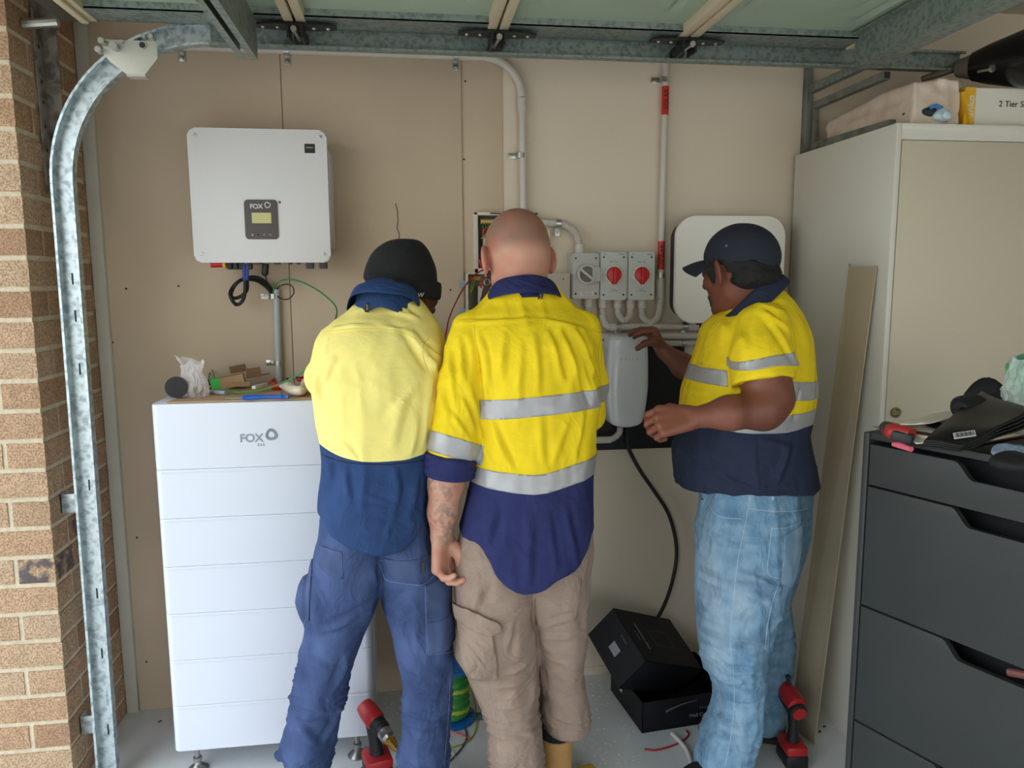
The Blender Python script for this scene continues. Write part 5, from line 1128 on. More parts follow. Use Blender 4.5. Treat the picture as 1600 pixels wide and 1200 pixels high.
def hand_pts(w, dr, pn, ts, curls, thumb, s=1.08, spread=.05):
    """wrist, direction, palm normal, thumb side -> joint chains with radii"""
    dr, pn, ts = nrm(dr), nrm(pn), nrm(ts); out = []; L = [(.034, .083, .070), (.012, .088, .078), (-.011, .085, .072), (-.032, .077, .056)]
    palm = []
    for i, (o, pl_, fl) in enumerate(L):
        k = w + ts * o * s + dr * pl_ * s; palm.append(([w + ts * o * .55 * s + dr * .012, k], [.0155 * s, .0125 * s]))
        a = 0; p = k; ch = [p]; rd = [.0105 * s if i < 3 else .0092 * s]; dd = nrm(dr + ts * o * spread * 10)
        for j, (f_, an) in enumerate(zip((.46, .29, .25), curls[i])):
            a += math.radians(an); p = p + (dd * math.cos(a) + pn * math.sin(a)) * fl * f_ * s; ch.append(p); rd.append(((.0095, .0085, .0070) if i < 3 else (.0083, .0075, .0062))[j] * s)
        out.append((ch, rd))
    b = w + ts * .018 * s + dr * .018 * s; ch = [b]; rd = [.017 * s]
    for (v, l, r) in thumb: b = b + nrm(dr * v[0] + ts * v[1] + pn * v[2]) * l * s; ch.append(b); rd.append(r * s)
    return palm, out, (ch, rd)
def hand_f(P, H):
    palm, fs, th = H; d = None
    for (p, r) in palm: e = chain(P, p, r); d = e if d is None else smin(d, e, .014)
    for (p, r) in fs: d = smin(d, chain(P, p, r, .003), .0045)
    return smin(d, chain(P, th[0], th[1], .005), .010)
def boot_f(P, heel, d, ln=.285, w=.046, top=.15):
    d = nrm((d[0], d[1], 0)); h = np.array(heel, float); up = np.array([0, 0, 1.])
    e = chain(P, [h + d * .035 + up * .045, h + d * ln * .55 + up * .045, h + d * (ln - .045) + up * .034], [.042, w * 1.02, w * .86], .03)
    e = smin(e, caps(P, h + d * .05 + up * .05, h + d * .045 + up * top, .046, .052), .03)
    e = smax(e, .003 - P[:, 2], .004); return smax(e, P[:, 2] - top, .006)
def mesh_parts(f, boxes):
    VV, FF, n = [], [], 0
    for (lo, hi, h) in boxes:
        v, t = surfnet(f, np.array(lo) - 1.2 * h, np.array(hi) + 1.2 * h, h)
        VV.append(v); FF.append(t + n); n += len(v)
    return np.concatenate(VV), np.concatenate(FF)
def cloth(V, F, disp, it=1):
    N = normals(V, F); return V + N * disp(V, N)[:, None]
def wave(V, Y, py, spread, lam, amp, slope=0., seed=0, pr=None):
    """stacked horizontal creases centred at a frame row"""
    zc = at(800, py, y=Y)[2]; u = (V[:, 2] + slope * V[:, 0] + .018 * vnoise(V, (9, 9, 14), seed) + .01 * vnoise(V, 30, seed + 3)) / lam * 2 * np.pi
    m = np.exp(-((V[:, 2] - zc) / spread) ** 2) * (.35 + .65 * np.clip(vnoise(V, (12, 12, 30), seed + 7) + .6, 0, 1))
    if pr is not None: a, b = at(pr[0], py, y=Y)[0], at(pr[1], py, y=Y)[0]; m = m * np.clip((V[:, 0] - a) / .02 + .5, 0, 1) * np.clip((b - V[:, 0]) / .02 + .5, 0, 1)
    r = 1 - np.abs(np.sin(u / 2)) ** .8; return 1.6 * amp * m * (r * 1.6 - .6)
def rid(V, sc, seed, w=.02):
    q = V + w * np.stack([vnoise(V, 9, seed + 1), vnoise(V, 9, seed + 2), vnoise(V, 9, seed + 4)], 1); return 1 - 2.6 * np.abs(vnoise(q, sc, seed))
def drape(V, seed, amp=.003, sc=(9, 9, 3.5), k=2): return amp * .9 * np.clip(rid(V, (15, 15, 6), seed + 50), -.5, 1) + amp * .5 * np.clip(rid(V, (22, 22, 13), seed + 60), -.5, 1) + amp * (vnoise(V, sc, seed, k) - .5 * np.abs(vnoise(V, (16, 16, 7), seed + 3)))
def collar(name, c, R, prof, mat, parent, gap=.0, n=56, wob=.0, drop=.0, th=.0035, **kw):
    """folded collar: prof = (rx, ry, height) rings in the neck frame, R columns = right, front, up"""
    V = []; m = len(prof)
    for i in range(n + 1):
        a = -math.pi / 2 - math.pi + gap + (2 * math.pi - 2 * gap) * i / n       # starts and ends at the front
        a = math.pi / 2 + gap + (2 * math.pi - 2 * gap) * i / n
        fr = (1 + math.sin(a)) / 2
        for j, (rx, ry, h) in enumerate(prof):
            q = np.array([rx * math.cos(a), ry * math.sin(a), h * (1 - .35 * fr) - drop * fr])
            if wob: q = q * (1 + wob * np.array([math.sin(5 * a + j), math.sin(4 * a + 2 * j), 2.2 * math.sin(6 * a + 1.5 * j)]))
            V.append(c + R @ q)
    F = np.array([(i * m + j, (i + 1) * m + j, (i + 1) * m + j + 1, i * m + j + 1) for i in range(n) for j in range(m - 1)])
    o = nmesh(name, np.array(V), F, mat, parent, **kw); md = o.modifiers.new('t', 'SOLIDIFY'); md.thickness = th; md.offset = 0
    sb_ = o.modifiers.new('s', 'SUBSURF'); sb_.levels = 1; sb_.render_levels = 1; return o
def zcurve(pts, Y):
    Q = np.array([at(p[0], p[1], y=Y)[[0, 2]] for p in pts]); return lambda x: pchip(x, Q[:, 0], Q[:, 1])
hv_y = pm('hi_vis_yellow', (240, 208, 34), .75, var=.03, vscale=20, bump=.25, bscale=260, bdist=.001, spec=.2, crease=(7, .020))
hv_p = pm('hi_vis_faded', (246, 228, 134), .8, var=.03, vscale=14, bump=.25, bscale=260, bdist=.001, spec=.15, crease=(7, .010))
navy_b = pm('navy_drill', (46, 50, 92), .85, var=.08, vscale=22, bump=.3, bscale=240, bdist=.001, spec=.15, crease=(7, .018))
navy_a = pm('navy_washed', (46, 68, 108), .85, var=.14, vscale=14, bump=.35, bscale=200, bdist=.001, spec=.15, crease=(11, .014))
navy_c = pm('navy_dark', (42, 48, 68), .8, var=.08, vscale=14, bump=.3, bscale=220, bdist=.001, spec=.2, crease=(7, .010))
tape = pm('reflective_tape', (168, 166, 166), .4, .25, var=.05, vscale=30, bump=.2, bscale=300, bdist=.0005)
khaki = pm('khaki', (150, 129, 115), .85, var=.06, vscale=18, bump=.35, bscale=220, bdist=.001, spec=.15, crease=(9, .026))
khaki_s = pm('khaki_stitch', (172, 154, 138), .8); navy_s = pm('navy_stitch', (96, 116, 160), .8); jean_s = pm('denim_stitch', (176, 192, 202), .8)
workb = pm('work_trouser_blue', (50, 64, 98), .85, rgb2=(76, 92, 132), vscale=9, bump=.4, bscale=180, bdist=.001, spec=.15, stretch=(1, 1, .8), crease=(9, .030))
denim = pm('denim', (100, 136, 164), .85, rgb2=(128, 160, 184), vscale=26, bump=.4, bscale=240, bdist=.001, spec=.15, stretch=(1.6, 1.6, .9), crease=(8, .024), attr=[('fade', (182, 198, 206), 0), ('ink', (58, 88, 120), 0)])  # ink holds dark dye and the far leg's painted shade
skin_p = pm('skin_pale', (196, 146, 122), .55, var=.05, vscale=22, bump=.25, bscale=110, bdist=.001, sss=.12, attr=[('stubble', (122, 90, 74), 0), ('flush', (186, 106, 86), 0), ('tattoo', (118, 104, 98), 75)])
skin_b = pm('skin_brown', (108, 60, 42), .5, var=.06, vscale=20, bump=.25, bscale=110, bdist=.001, sss=.08, attr=[('pale', (140, 84, 64), 0)])
skin_d = pm('skin_dark', (96, 58, 44), .5, var=.06, vscale=20, bump=.2, bscale=110, bdist=.001, sss=.06)
tagm = pm('tag_black', (36, 32, 30), .7); tagy = pm('tag_gold', (190, 160, 80), .6)
def person(name, f, boxes, mat, label, attrs=None):
    V, F = mesh_parts(f, boxes); o = nmesh(name, V, F, mat, None, attrs(V) if attrs else None, label, 'person'); return o
def cut_tube(P, pts, rad, k=.02, end=True, e=.004):
    d = chain(P, pts, rad, k); a, b = np.array(pts[-2]), np.array(pts[-1]); u = nrm(b - a)
    return smax(d, (P - b) @ u, e) if end else d

# ---------------------------------------------------------------- the man in the middle: shaved head, yellow shirt with tape, khaki trousers
bT = rows_at([(442, 774, 866, -.70, .078), (458, 764, 880, -.705, .088), (474, 748, 896, -.71, .092), (488, 733, 908, -.72, .105), (508, 722, 920, -.735, .12), (540, 716, 930, -.75, .13), (590, 722, 934, -.76, .135), (640, 730, 934, -.77, .135), (700, 736, 928, -.78, .135), (745, 735, 926, -.79, .14), (800, 722, 926, -.80, .145), (850, 713, 926, -.80, .152), (885, 712, 924, -.80, .157), (935, 714, 920, -.80, .16)])
b_sl = [at(733, 515, y=-.755), at(722, 600, y=-.80), at(709, 692, y=-.83), at(706, 716, y=-.835)]; b_slr = [.052, .062, .072, .074]
b_sr = [at(908, 515, y=-.74), at(919, 595, y=-.73), at(917, 648, y=-.68), at(900, 640, y=-.56), at(880, 600, y=-.42)]; b_srr = [.054, .053, .052, .048, .046]
b_hem = zcurve([(700, 838), (716, 855), (728, 859), (742, 859), (756, 868), (766, 884), (779, 905), (795, 921), (820, 930), (845, 924), (868, 910), (890, 902), (908, 893), (922, 874), (935, 850)], -.95)
def b_shirt(P):
    d = trunk(P, bT, 2.3)
    a = chain(P, b_sl[:3], b_slr[:3], .02); u = nrm(b_sl[3] - b_sl[2]); a = smax(a, (P - b_sl[2]) @ u - .045, .004)
    d = smin(d, a, .022); d = smin(d, chain(P, b_sr, b_srr, .02), .025)
    return smax(d, b_hem(P[:, 0]) - P[:, 2], .008)
BF = [(716, 506, 850, 500, .006, .0035), (850, 500, 936, 520, .006, .0035), (858, 515, 884, 600, .009, .006), (880, 512, 912, 610, .010, .007), (838, 520, 842, 620, .009, .005), (902, 512, 938, 590, .009, .006), (815, 530, 812, 640, .010, .004), (790, 520, 785, 600, .010, .004), (744, 515, 757, 640, .007, -.007),
      (757, 530, 768, 610, .006, .004), (720, 530, 728, 600, .008, .005), (735, 600, 748, 660, .008, .006), (690, 600, 700, 660, .009, .004), (702, 540, 712, 640, .008, .004), (765, 655, 800, 735, .010, .005), (745, 660, 770, 730, .007, .005), (840, 640, 850, 735, .012, .004), (905, 560, 926, 640, .008, -.006), (930, 590, 944, 650, .007, .005), (890, 650, 860, 730, .010, .004),
      (915, 640, 900, 720, .009, .005), (770, 780, 760, 850, .012, .005), (880, 780, 895, 880, .012, .005), (820, 790, 822, 910, .014, .004), (855, 790, 862, 890, .010, .003), (720, 620, 745, 680, .006, .004), (700, 640, 735, 690, .006, .003)]
def b_dsp(V, N): return folds(V, N, BF, -.9) + drape(V, 11, .0035)
V, F = surfnet(b_shirt, (.02, -1.02, .72), (.62, -.36, 1.60), .0072); V = cloth(V, F, b_dsp); T = tri(F)
def b_body(P):
    d = head_f(P, bh_o, bh_R, 1.16)
    nk = caps(P, bh_o + bh_R @ np.array([0, -.03, -.05]), at(820, 468, y=-.71), .070, .068); d = smin(d, nk, .03)
    d = np.minimum(d, smin(smin(chain(P, b_fa, b_far, .02), hand_f(P, b_hand), .014), chain(P, [b_sl[0], b_sl[1], b_fa[0]], [.04, .045, .045], .02), .02))
    d = np.minimum(d, chain(P, [b_sr[0], b_sr[2], b_wr], [.045, .042, .03], .02)); d = np.minimum(d, hand_f(P, b_hand2))
    d = smin(d, smax(trunk(P, [(r[0], r[1], r[2], r[3] * .80, r[4] * .78) for r in bT], 2), np.maximum(1.02 - P[:, 2], P[:, 2] - 1.43), .02), .02)
    for l in (bL, bR): d = smin(d, trunk(P, [(r[0], r[1], r[2], r[3] * .72, r[4] * .72) for r in l[2:]], 2), .02)
    return d
bh_o = at(806, 403, y=-.655); bh_R = basis((-.26, .94, -.24), (-.06, .22, 1))
b_fa = [at(701, 705, y=-.83), at(697, 755, y=-.835), at(692, 800, y=-.84), at(690, 834, y=-.84)]; b_far = [.050, .0475, .0395, .0310]
b_hand = hand_pts(at(690, 834, y=-.84), (.02, .02, -1), (.86, -.50, 0), (.50, .86, .0), [(30, 50, 22), (34, 52, 24), (40, 52, 26), (46, 52, 28)], [((.62, .10, .62), .050, .0175), ((1.0, .0, .16), .040, .0128), ((1.0, -.05, -.05), .032, .0105)], 1.17)
b_wr = at(868, 560, y=-.27); b_hand2 = hand_pts(b_wr, (-.3, .4, .5), (-.5, .3, -.5), (-.6, -.6, .3), [(30, 30, 20)] * 4, [((.6, .7, .2), .04, .015), ((.9, .2, .3), .03, .011), ((.9, 0, .3), .026, .009)])
bL = rows_at([(780, 730, 838, -.80, .10), (850, 716, 838, -.80, .115), (900, 708, 838, -.80, .12), (960, 711, 836, -.80, .115), (1000, 718, 838, -.80, .105), (1040, 726, 841, -.79, .098), (1075, 742, 842, -.785, .092), (1110, 757, 843, -.785, .088), (1150, 764, 848, -.79, .088), (1175, 762, 850, -.79, .09), (1200, 768, 850, -.79, .088), (1235, 770, 850, -.79, .085)])
bR = rows_at([(780, 810, 915, -.79, .10), (850, 810, 922, -.79, .115), (900, 812, 920, -.79, .12), (960, 830, 915, -.78, .11), (1000, 835, 912, -.765, .10), (1045, 842, 908, -.74, .09), (1080, 845, 911, -.725, .085), (1105, 843, 917, -.72, .085), (1120, 845, 919, -.715, .085), (1136, 850, 915, -.71, .082)])
bB = person('person', b_body, [((.12, -.82, 1.46), (.46, -.50, 1.82), .0048), ((-.02, -.95, .66), (.24, -.70, 1.10), .0036), ((-.02, -1.0, 1.10), (.62, -.05, 1.46), .016), ((.24, -1.0, .20), (.62, -.5, 1.10), .02), ((-.02, -1.0, .05), (.24, -.5, .66), .02)], skin_p,
            'man with shaved head in yellow and navy taped shirt and khaki trousers, middle of three',
            lambda V: (lambda q: {'stubble': np.clip((q[:, 2] + .004 + .12 * np.clip(-q[:, 1] - .02, 0, .1) - .004) / .03, 0, 1) * np.clip((.075 - q[:, 1]) / .02, 0, 1) * (V[:, 2] > 1.5) * .72,
                                  'flush': np.clip(vnoise(V, 24, 4, 2) * .6 + .15, 0, .5) + (np.abs(q[:, 0]) > .084) * (np.abs(q[:, 2]) < .06) * .35 * (V[:, 2] > 1.5) + .4 * np.clip((.80 - V[:, 2]) / .06, 0, 1) * (V[:, 0] < .2),
                                  'tattoo': ((V[:, 2] < 1.08) & (V[:, 2] > .885) & (V[:, 0] < .2)) * .7 * np.clip(.55 + vnoise(V, 22, 12), 0, 1)})((V - bh_o) @ bh_R / 1.16))
sh = nmesh('shirt', *(lambda A: (A[0], A[1]))(clip(V, T, (lambda z: z)(at(0, 0, y=-.9)[2] * 0 + (zcurve([(600, 745), (735, 742), (835, 748), (925, 738), (1000, 735)], -.92)(V[:, 0]) - V[:, 2])))), hv_y, bB)
bline = zcurve([(600, 745), (735, 742), (835, 748), (925, 738), (1000, 735)], -.92)
def sleeve_b(V): return chain(V, b_sl, b_slr, .02) - trunk(V, bT, 2.3)     # negative on the hanging sleeve
yl_o = sh
def in_low(V, N): return np.maximum(V[:, 2] - bline(V[:, 0]), -sleeve_b(V) - .004) if False else V[:, 2] - bline(V[:, 0])
cut_patch('lower_panel', V, T, [in_low], 0, navy_b, sh, label='navy lower half of the shirt')
t1, t2 = zcurve([(600, 640), (753, 631), (840, 622), (942, 614), (1000, 612)], -.92), zcurve([(600, 668), (757, 661), (842, 652), (944, 644), (1000, 642)], -.92)
cut_patch('reflective_tape', V, T, [lambda V, N: np.maximum(V[:, 2] - t1(V[:, 0]), t2(V[:, 0]) - V[:, 2]), lambda V, N: -sleeve_b(V) + .0], .0018, tape, sh, th=.0015, label='silver chest tape')
t3, t4 = zcurve([(600, 742), (736, 739), (835, 742), (922, 724), (1000, 715)], -.92), zcurve([(600, 768), (735, 766), (835, 771), (926, 752), (1000, 742)], -.92)
cut_patch('reflective_tape', V, T, [lambda V, N: np.maximum(V[:, 2] - t3(V[:, 0]), t4(V[:, 0]) - V[:, 2]), lambda V, N: -sleeve_b(V) - .003], .0022, tape, sh, th=.0015, label='silver waist tape')
us = nrm(b_sl[2] - b_sl[1]); e0 = (at(700, 679, y=-.83) - b_sl[2]) @ us; e1 = (at(700, 712, y=-.83) - b_sl[2]) @ us
us2 = nrm(us + np.array([-.16, 0, 0]))
e0 = (at(706, 682, y=-.83) - b_sl[2]) @ us2; e1 = (at(704, 713, y=-.83) - b_sl[2]) @ us2
cut_patch('reflective_tape', V, T, [lambda V, N: np.maximum(e0 - (V - b_sl[2]) @ us2, (V - b_sl[2]) @ us2 - e1), lambda V, N: chain(V, b_sl, b_slr, .02) - .012], .0018, tape, sh, th=.0015, label='silver sleeve tape')
def cuff_b(P):
    a, b = at(705, 708, y=-.835), at(700, 745, y=-.835); u = nrm(b - a); d = caps(P, a, b, .0745, .069); t = (P - a) @ u; d = d + .002 * np.sin(t * 260 + 4 * vnoise(P, 14, 3)) + .003 * vnoise(P, 26, 5)
    d = smax(d, np.maximum(-t, t - np.linalg.norm(b - a)), .012); return d
v, f = surfnet(cuff_b, (-.03, -.95, .93), (.19, -.70, 1.20), .005); nmesh('rolled_cuff', v, f, navy_b, sh, label='rolled navy cuff')
b_nR = basis((-.05, .95, -.30), (0, .32, 1))
collar('collar', at(818, 462, y=-.715), b_nR, [(.084, .080, -.03), (.080, .076, .026), (.080, .076, .034), (.086, .083, .037), (.096, .094, .018), (.106, .108, -.012), (.110, .114, -.026)], navy_b, sh, .10, wob=.012, label='navy collar')
p = at(845, 464, y=-.80); g = G().box((p[0], p[1] + .004, p[2]), (.013, .0025, .032), (.35, .12, 0), .001); tg = build('hanger_tab', g, tagm, sh, label='black woven tab')
text('lettering', 'BISLEY', .0065, faceM((p[0], p[1] - .0006, p[2])) @ Matrix.Rotation(.35, 4, 'X') @ Matrix.Rotation(math.pi / 2, 4, 'Z'), tagy, tg, .0004) 
# yoke and sleeve seams
def seamline(name, pts, Y, surfV, surfT, mat, parent, r=.0011):
    from mathutils.bvhtree import BVHTree
    bv = BVHTree.FromPolygons(surfV.tolist(), surfT.tolist()); P = []
    Q = smooth_path([at(p[0], p[1], y=Y) for p in pts], 10)
    for q in Q:
        o_ = Vector(CAMP); d_ = (Vector(q) - o_).normalized(); h = bv.ray_cast(o_, d_)
        if h[0]: P.append(h[0] + h[1] * r * .2)
    if len(P) > 2: return build(name, G().tube(P, r, 5), mat, parent)
ysd = pm('yellow_seam', (214, 190, 22), .8)
seamline('seam', [(722, 504), (780, 500), (850, 499), (900, 506), (936, 520)], -.9, V, T, ysd, sh)
seamline('seam', [(740, 508), (748, 560), (756, 620), (760, 655)], -.9, V, T, ysd, sh)
# trousers
def b_pants(P):
    d = smin(trunk(P, bL, 2.1), trunk(P, bR, 2.1), .016)
    cg = ell(P, at(745, 1010, y=-.84), (.060, .075, .085)); d = smin(d, cg, .02); return d
def b_pd(V, N):
    F1 = [(836, 950, 838, 1000, .010, -.006), (760, 905, 735, 960, .010, .005), (800, 960, 790, 1020, .009, .004), (850, 985, 905, 960, .008, .006), (845, 1010, 900, 1000, .008, .005), (770, 1080, 830, 1060, .009, .006), (790, 1055, 838, 1030, .008, .006), (770, 1115, 845, 1100, .008, .005), (768, 1135, 840, 1130, .006, .004)]
    return folds(V, N, F1, -.9) + drape(V, 31, .006) + wave(V, -.79, 1118, .05, .030, .006, .15, 5, (740, 846)) + wave(V, -.79, 1190, .05, .028, .008, -.2, 6, (740, 860)) + wave(V, -.72, 1122, .030, .020, .008, -.1, 8, (846, 940)) + wave(V, -.75, 1030, .06, .05, .003, .1, 9, (840, 940))
v, f = surfnet(b_pants, (.02, -1.0, .03), (.62, -.6, 1.14), .0075); v = cloth(v, f, b_pd); bt_ = tri(f)
tr_b = nmesh('trousers', v, f, khaki, bB)
pol = lambda pts, Y: (lambda V, N: np.maximum(polyfield(V, pts, Y), N[:, 1] + .05))
cut_patch('cargo_pocket', v, bt_, [pol([(716, 968), (762, 962), (770, 1000), (776, 1056), (738, 1052), (724, 1030)], -.88)], .007, khaki, tr_b, th=.007)
cut_patch('pocket_flap', v, bt_, [pol([(713, 952), (735, 946), (778, 962), (781, 978), (762, 984), (716, 972)], -.88)], .011, khaki, tr_b, th=.005)
seamline('seam', [(836, 935), (836, 960), (838, 990), (838, 1010)], -.9, v, bt_, pm('khaki_shadow', (120, 104, 90), .9), tr_b, .0013)  # dark line drawn in for the shade where the legs meet
seamline('seam', [(760, 1060), (768, 1100), (778, 1150), (782, 1190)], -.9, v, bt_, khaki_s, tr_b)
# boots and socks
tan = pm('boot_tan', (170, 128, 74), .7, var=.08, vscale=30, bump=.4, bscale=120, bdist=.001); sole = pm('sole_dark', (52, 44, 38), .8)
def boot(nm, heel, d, par, mat, bx=.2, top=.15, sock=None):
    heel = np.array(heel, float); dd = nrm((d[0], d[1], 0)); c = heel + dd * .14
    v, f = surfnet(lambda P: boot_f(P, heel, d, top=top), c - np.array([.21, .21, .0 + 0]) + np.array([0, 0, -.01]), c + np.array([.21, .21, top + .02]), .006)
    b = nmesh(nm, v, f, mat, par); M_ = Matrix(((dd[0], -dd[1], 0, heel[0]), (dd[1], dd[0], 0, heel[1]), (0, 0, 1, 0), (0, 0, 0, 1)))
    ol = [(-.012, -.036), (.02, -.043), (.10, -.044), (.18, -.054), (.25, -.048), (.288, -.02), (.288, .02), (.25, .046), (.18, .050), (.10, .042), (.02, .043), (-.012, .036)]
    build('sole', G().prism(ol, .022, M_, .002), sole, b)
    if sock: build('sock', G().lathe([(.050, 0), (.047, .05), (.044, .12)], tuple(heel + dd * .045 + np.array([0, 0, top - .03])), (0, 0, 1), 20), sock, b)
    return b
wool = pm('sock_black', (18, 18, 20), .95)
hb_ = at(871, 1196, y=-.735); boot('boot', (at(868, 1150, y=-.72)[0], -.755, 0), (.12, 1), bB, tan, sock=wool, top=.205)
boot('boot', (at(812, 1190, y=-.8)[0], -.84, 0), (-.15, 1), bB, tan, top=.13)
b2_ = build('boot_panel', G().ball((0, 0, 0), .001), tan, bB) if False else None
ec = at(761, 441, y=-.725); build('earring', G().tube([ec + np.array([.0085 * math.cos(t), .004 * math.cos(t), .0085 * math.sin(t)]) for t in np.linspace(0, 2 * math.pi, 20)], .0014, 6, False), steel, bB)
# beard
def beard_f(P):
    q = ((P - bh_o) @ bh_R) / 1.16; m = np.stack([np.abs(q[:, 0]), q[:, 1], q[:, 2]], 1)
    d = smin(caps(m, (.058, .018, -.04), (.054, .036, -.085), .018, .026), caps(m, (.054, .036, -.09), (.015, .078, -.115), .028, .030), .02)
    return d * 1.16 + .004 * vnoise(P, 90, 2)
v, f = surfnet(beard_f, bh_o - .17, bh_o + np.array([.17, .17, .02]), .005); nmesh('beard', v, f, pm('beard_brown', (56, 34, 26), .95, var=.2, vscale=120, bump=.8, bscale=300), bB)

# ---------------------------------------------------------------- the man on the left: beanie, washed yellow shirt, blue work trousers
aT = rows_at([(458, 572, 646, -.60, .078), (472, 558, 660, -.615, .085), (488, 538, 672, -.64, .09), (505, 515, 684, -.66, .11), (530, 500, 691, -.68, .13), (565, 492, 694, -.70, .145), (600, 488, 694, -.72, .15), (650, 494, 690, -.74, .15), (700, 503, 680, -.75, .145), (740, 502, 674, -.75, .14), (790, 499, 671, -.75, .145), (840, 496, 674, -.75, .15), (885, 497, 678, -.75, .15)])
a_sl = [at(521, 548, y=-.67), at(508, 590, y=-.58), at(520, 592, y=-.48), at(570, 560, y=-.35)]; a_slr = [.052, .054, .048, .042]
a_sr = [at(672, 552, y=-.66), at(690, 596, y=-.58), at(684, 590, y=-.48), at(668, 560, y=-.36)]; a_srr = [.055, .055, .048, .042]
a_hem = zcurve([(480, 822), (497, 828), (508, 840), (530, 852), (560, 862), (592, 870), (625, 864), (645, 852), (660, 838), (672, 828), (700, 822)], -.9)
def a_shirt(P):
    d = trunk(P, aT, 2.35); d = smin(d, chain(P, a_sl, a_slr, .02), .03); d = smin(d, chain(P, a_sr, a_srr, .02), .03)
    return smax(d, a_hem(P[:, 0]) - P[:, 2], .008)
AF = [(505, 518, 590, 514, .006, .003), (590, 514, 640, 520, .006, .003), (626, 522, 672, 585, .008, -.007), (640, 520, 690, 570, .008, .006), (612, 480, 660, 505, .007, .005), (600, 488, 650, 500, .005, .004), (655, 540, 690, 600, .008, .006), (680, 560, 665, 640, .010, .005), (640, 600, 610, 700, .014, .004), (600, 660, 655, 600, .010, .003), (530, 690, 560, 720, .008, .003), (655, 650, 640, 715, .009, .005), (672, 620, 660, 700, .008, .005), (510, 700, 512, 760, .010, .004), (540, 725, 545, 790, .008, .004), (570, 728, 566, 800, .010, .003), (618, 728, 622, 790, .010, .005), (600, 850, 616, 790, .006, .004), (650, 740, 640, 820, .010, .004), (560, 765, 620, 790, .004, .002), (560, 790, 610, 792, .004, .002), (488, 590, 494, 640, .007, .005), (520, 560, 500, 600, .008, .004)]
def a_dsp(V, N): return folds(V, N, AF, -.88) + drape(V, 21, .0035)
V, F = surfnet(a_shirt, (-.42, -.98, .76), (.10, -.28, 1.56), .0072); V = cloth(V, F, a_dsp); T = tri(F)
ah_o = at(634, 446, y=-.54); ah_R = basis((.66, .62, -.42), (.12, .30, 1))
aL = rows_at([(780, 506, 600, -.75, .11), (830, 500, 600, -.75, .12), (870, 490, 606, -.75, .125), (910, 480, 604, -.75, .125), (945, 476, 586, -.75, .12), (982, 474, 572, -.745, .11), (1010, 470, 563, -.74, .10), (1040, 464, 553, -.735, .095), (1075, 457, 544, -.73, .09), (1107, 452, 537, -.725, .088), (1135, 450, 530, -.72, .088), (1165, 446, 520, -.715, .085), (1195, 450, 519, -.71, .08), (1206, 452, 518, -.71, .08)])
aR = rows_at([(780, 590, 668, -.75, .11), (830, 590, 676, -.75, .12), (870, 592, 690, -.75, .125), (910, 594, 702, -.76, .125), (945, 600, 706, -.765, .12), (985, 615, 709, -.77, .11), (1040, 626, 708, -.77, .098), (1065, 631, 706, -.765, .092), (1100, 630, 704, -.76, .09), (1150, 631, 700, -.755, .088), (1175, 622, 700, -.75, .088), (1206, 619, 699, -.75, .085)])
a_wl = at(640, 545, y=-.22); a_wr = at(668, 545, y=-.22)
a_h1 = hand_pts(a_wl, (.5, .6, .2), (.3, .2, -.9), (-.3, .6, .3), [(25, 30, 25)] * 4, [((.6, .7, .2), .04, .015), ((.9, .2, .3), .03, .011), ((.9, 0, .3), .026, .009)])
a_h2 = hand_pts(a_wr, (.2, .8, .2), (-.9, .2, -.3), (-.2, -.3, .9), [(25, 30, 25)] * 4, [((.6, .7, .2), .04, .015), ((.9, .2, .3), .03, .011), ((.9, 0, .3), .026, .009)])
def a_body(P):
    d = head_f(P, ah_o, ah_R, 1.12, False); d = smin(d, caps(P, ah_o + ah_R @ np.array([0, -.03, -.05]), at(612, 480, y=-.63), .066, .07), .03)
    d = smin(d, smax(trunk(P, [(r[0], r[1], r[2], r[3] * .80, r[4] * .78) for r in aT], 2), np.maximum(1.02 - P[:, 2], P[:, 2] - 1.44), .02), .02)
    d = np.minimum(d, chain(P, a_sl[:3] + [a_wl], [.04, .04, .038, .028], .02)); d = np.minimum(d, chain(P, a_sr[:3] + [a_wr], [.04, .04, .038, .028], .02)); d = np.minimum(d, np.minimum(hand_f(P, a_h1), hand_f(P, a_h2)))
    for l in (aL, aR): d = smin(d, trunk(P, [(r[0], r[1], r[2], r[3] * .7, r[4] * .7) for r in l[2:]], 2), .02)
    return d
aB = person('person', a_body, [((-.20, -.75, 1.42), (.16, -.36, 1.78), .005), ((-.42, -.98, 1.1), (.12, -.40, 1.42), .018), ((-.30, -.40, 1.1), (.12, -.02, 1.56), .005), ((-.45, -.98, .06), (.14, -.55, 1.1), .02)], skin_d, 'man in black beanie, plain yellow shirt over blue work trousers, left of three')
aline = zcurve([(470, 700), (503, 707), (520, 714), (545, 720), (590, 723), (630, 721), (665, 716), (700, 714)], -.9)
v2, t2_ = clip(V, T, aline(V[:, 0]) - V[:, 2]); sh = nmesh('shirt', v2, t2_, hv_p, aB)
cut_patch('lower_panel', V, T, [lambda V, N: V[:, 2] - aline(V[:, 0])], 0, navy_a, sh, label='washed navy lower half of the shirt')
seamline('seam', [(500, 709), (520, 717), (545, 723), (590, 726), (630, 724), (665, 719)], -.9, V, T, navy_c, sh, .0016)
seamline('seam', [(497, 520), (550, 514), (600, 515), (632, 521), (650, 530)], -.9, V, T, pm('faded_seam', (226, 206, 80), .8), sh)
seamline('seam', [(671, 526), (660, 548), (672, 590)], -.9, V, T, MATS['faded_seam'], sh)
seamline('hem_seam', [(500, 838), (522, 852), (558, 866), (590, 874), (625, 868), (648, 854), (664, 838)], -.9, V, T, pm('hem_navy', (62, 92, 146), .8), sh, .0028)
a_nR = basis((.35, .80, -.50), (.10, .50, 1))
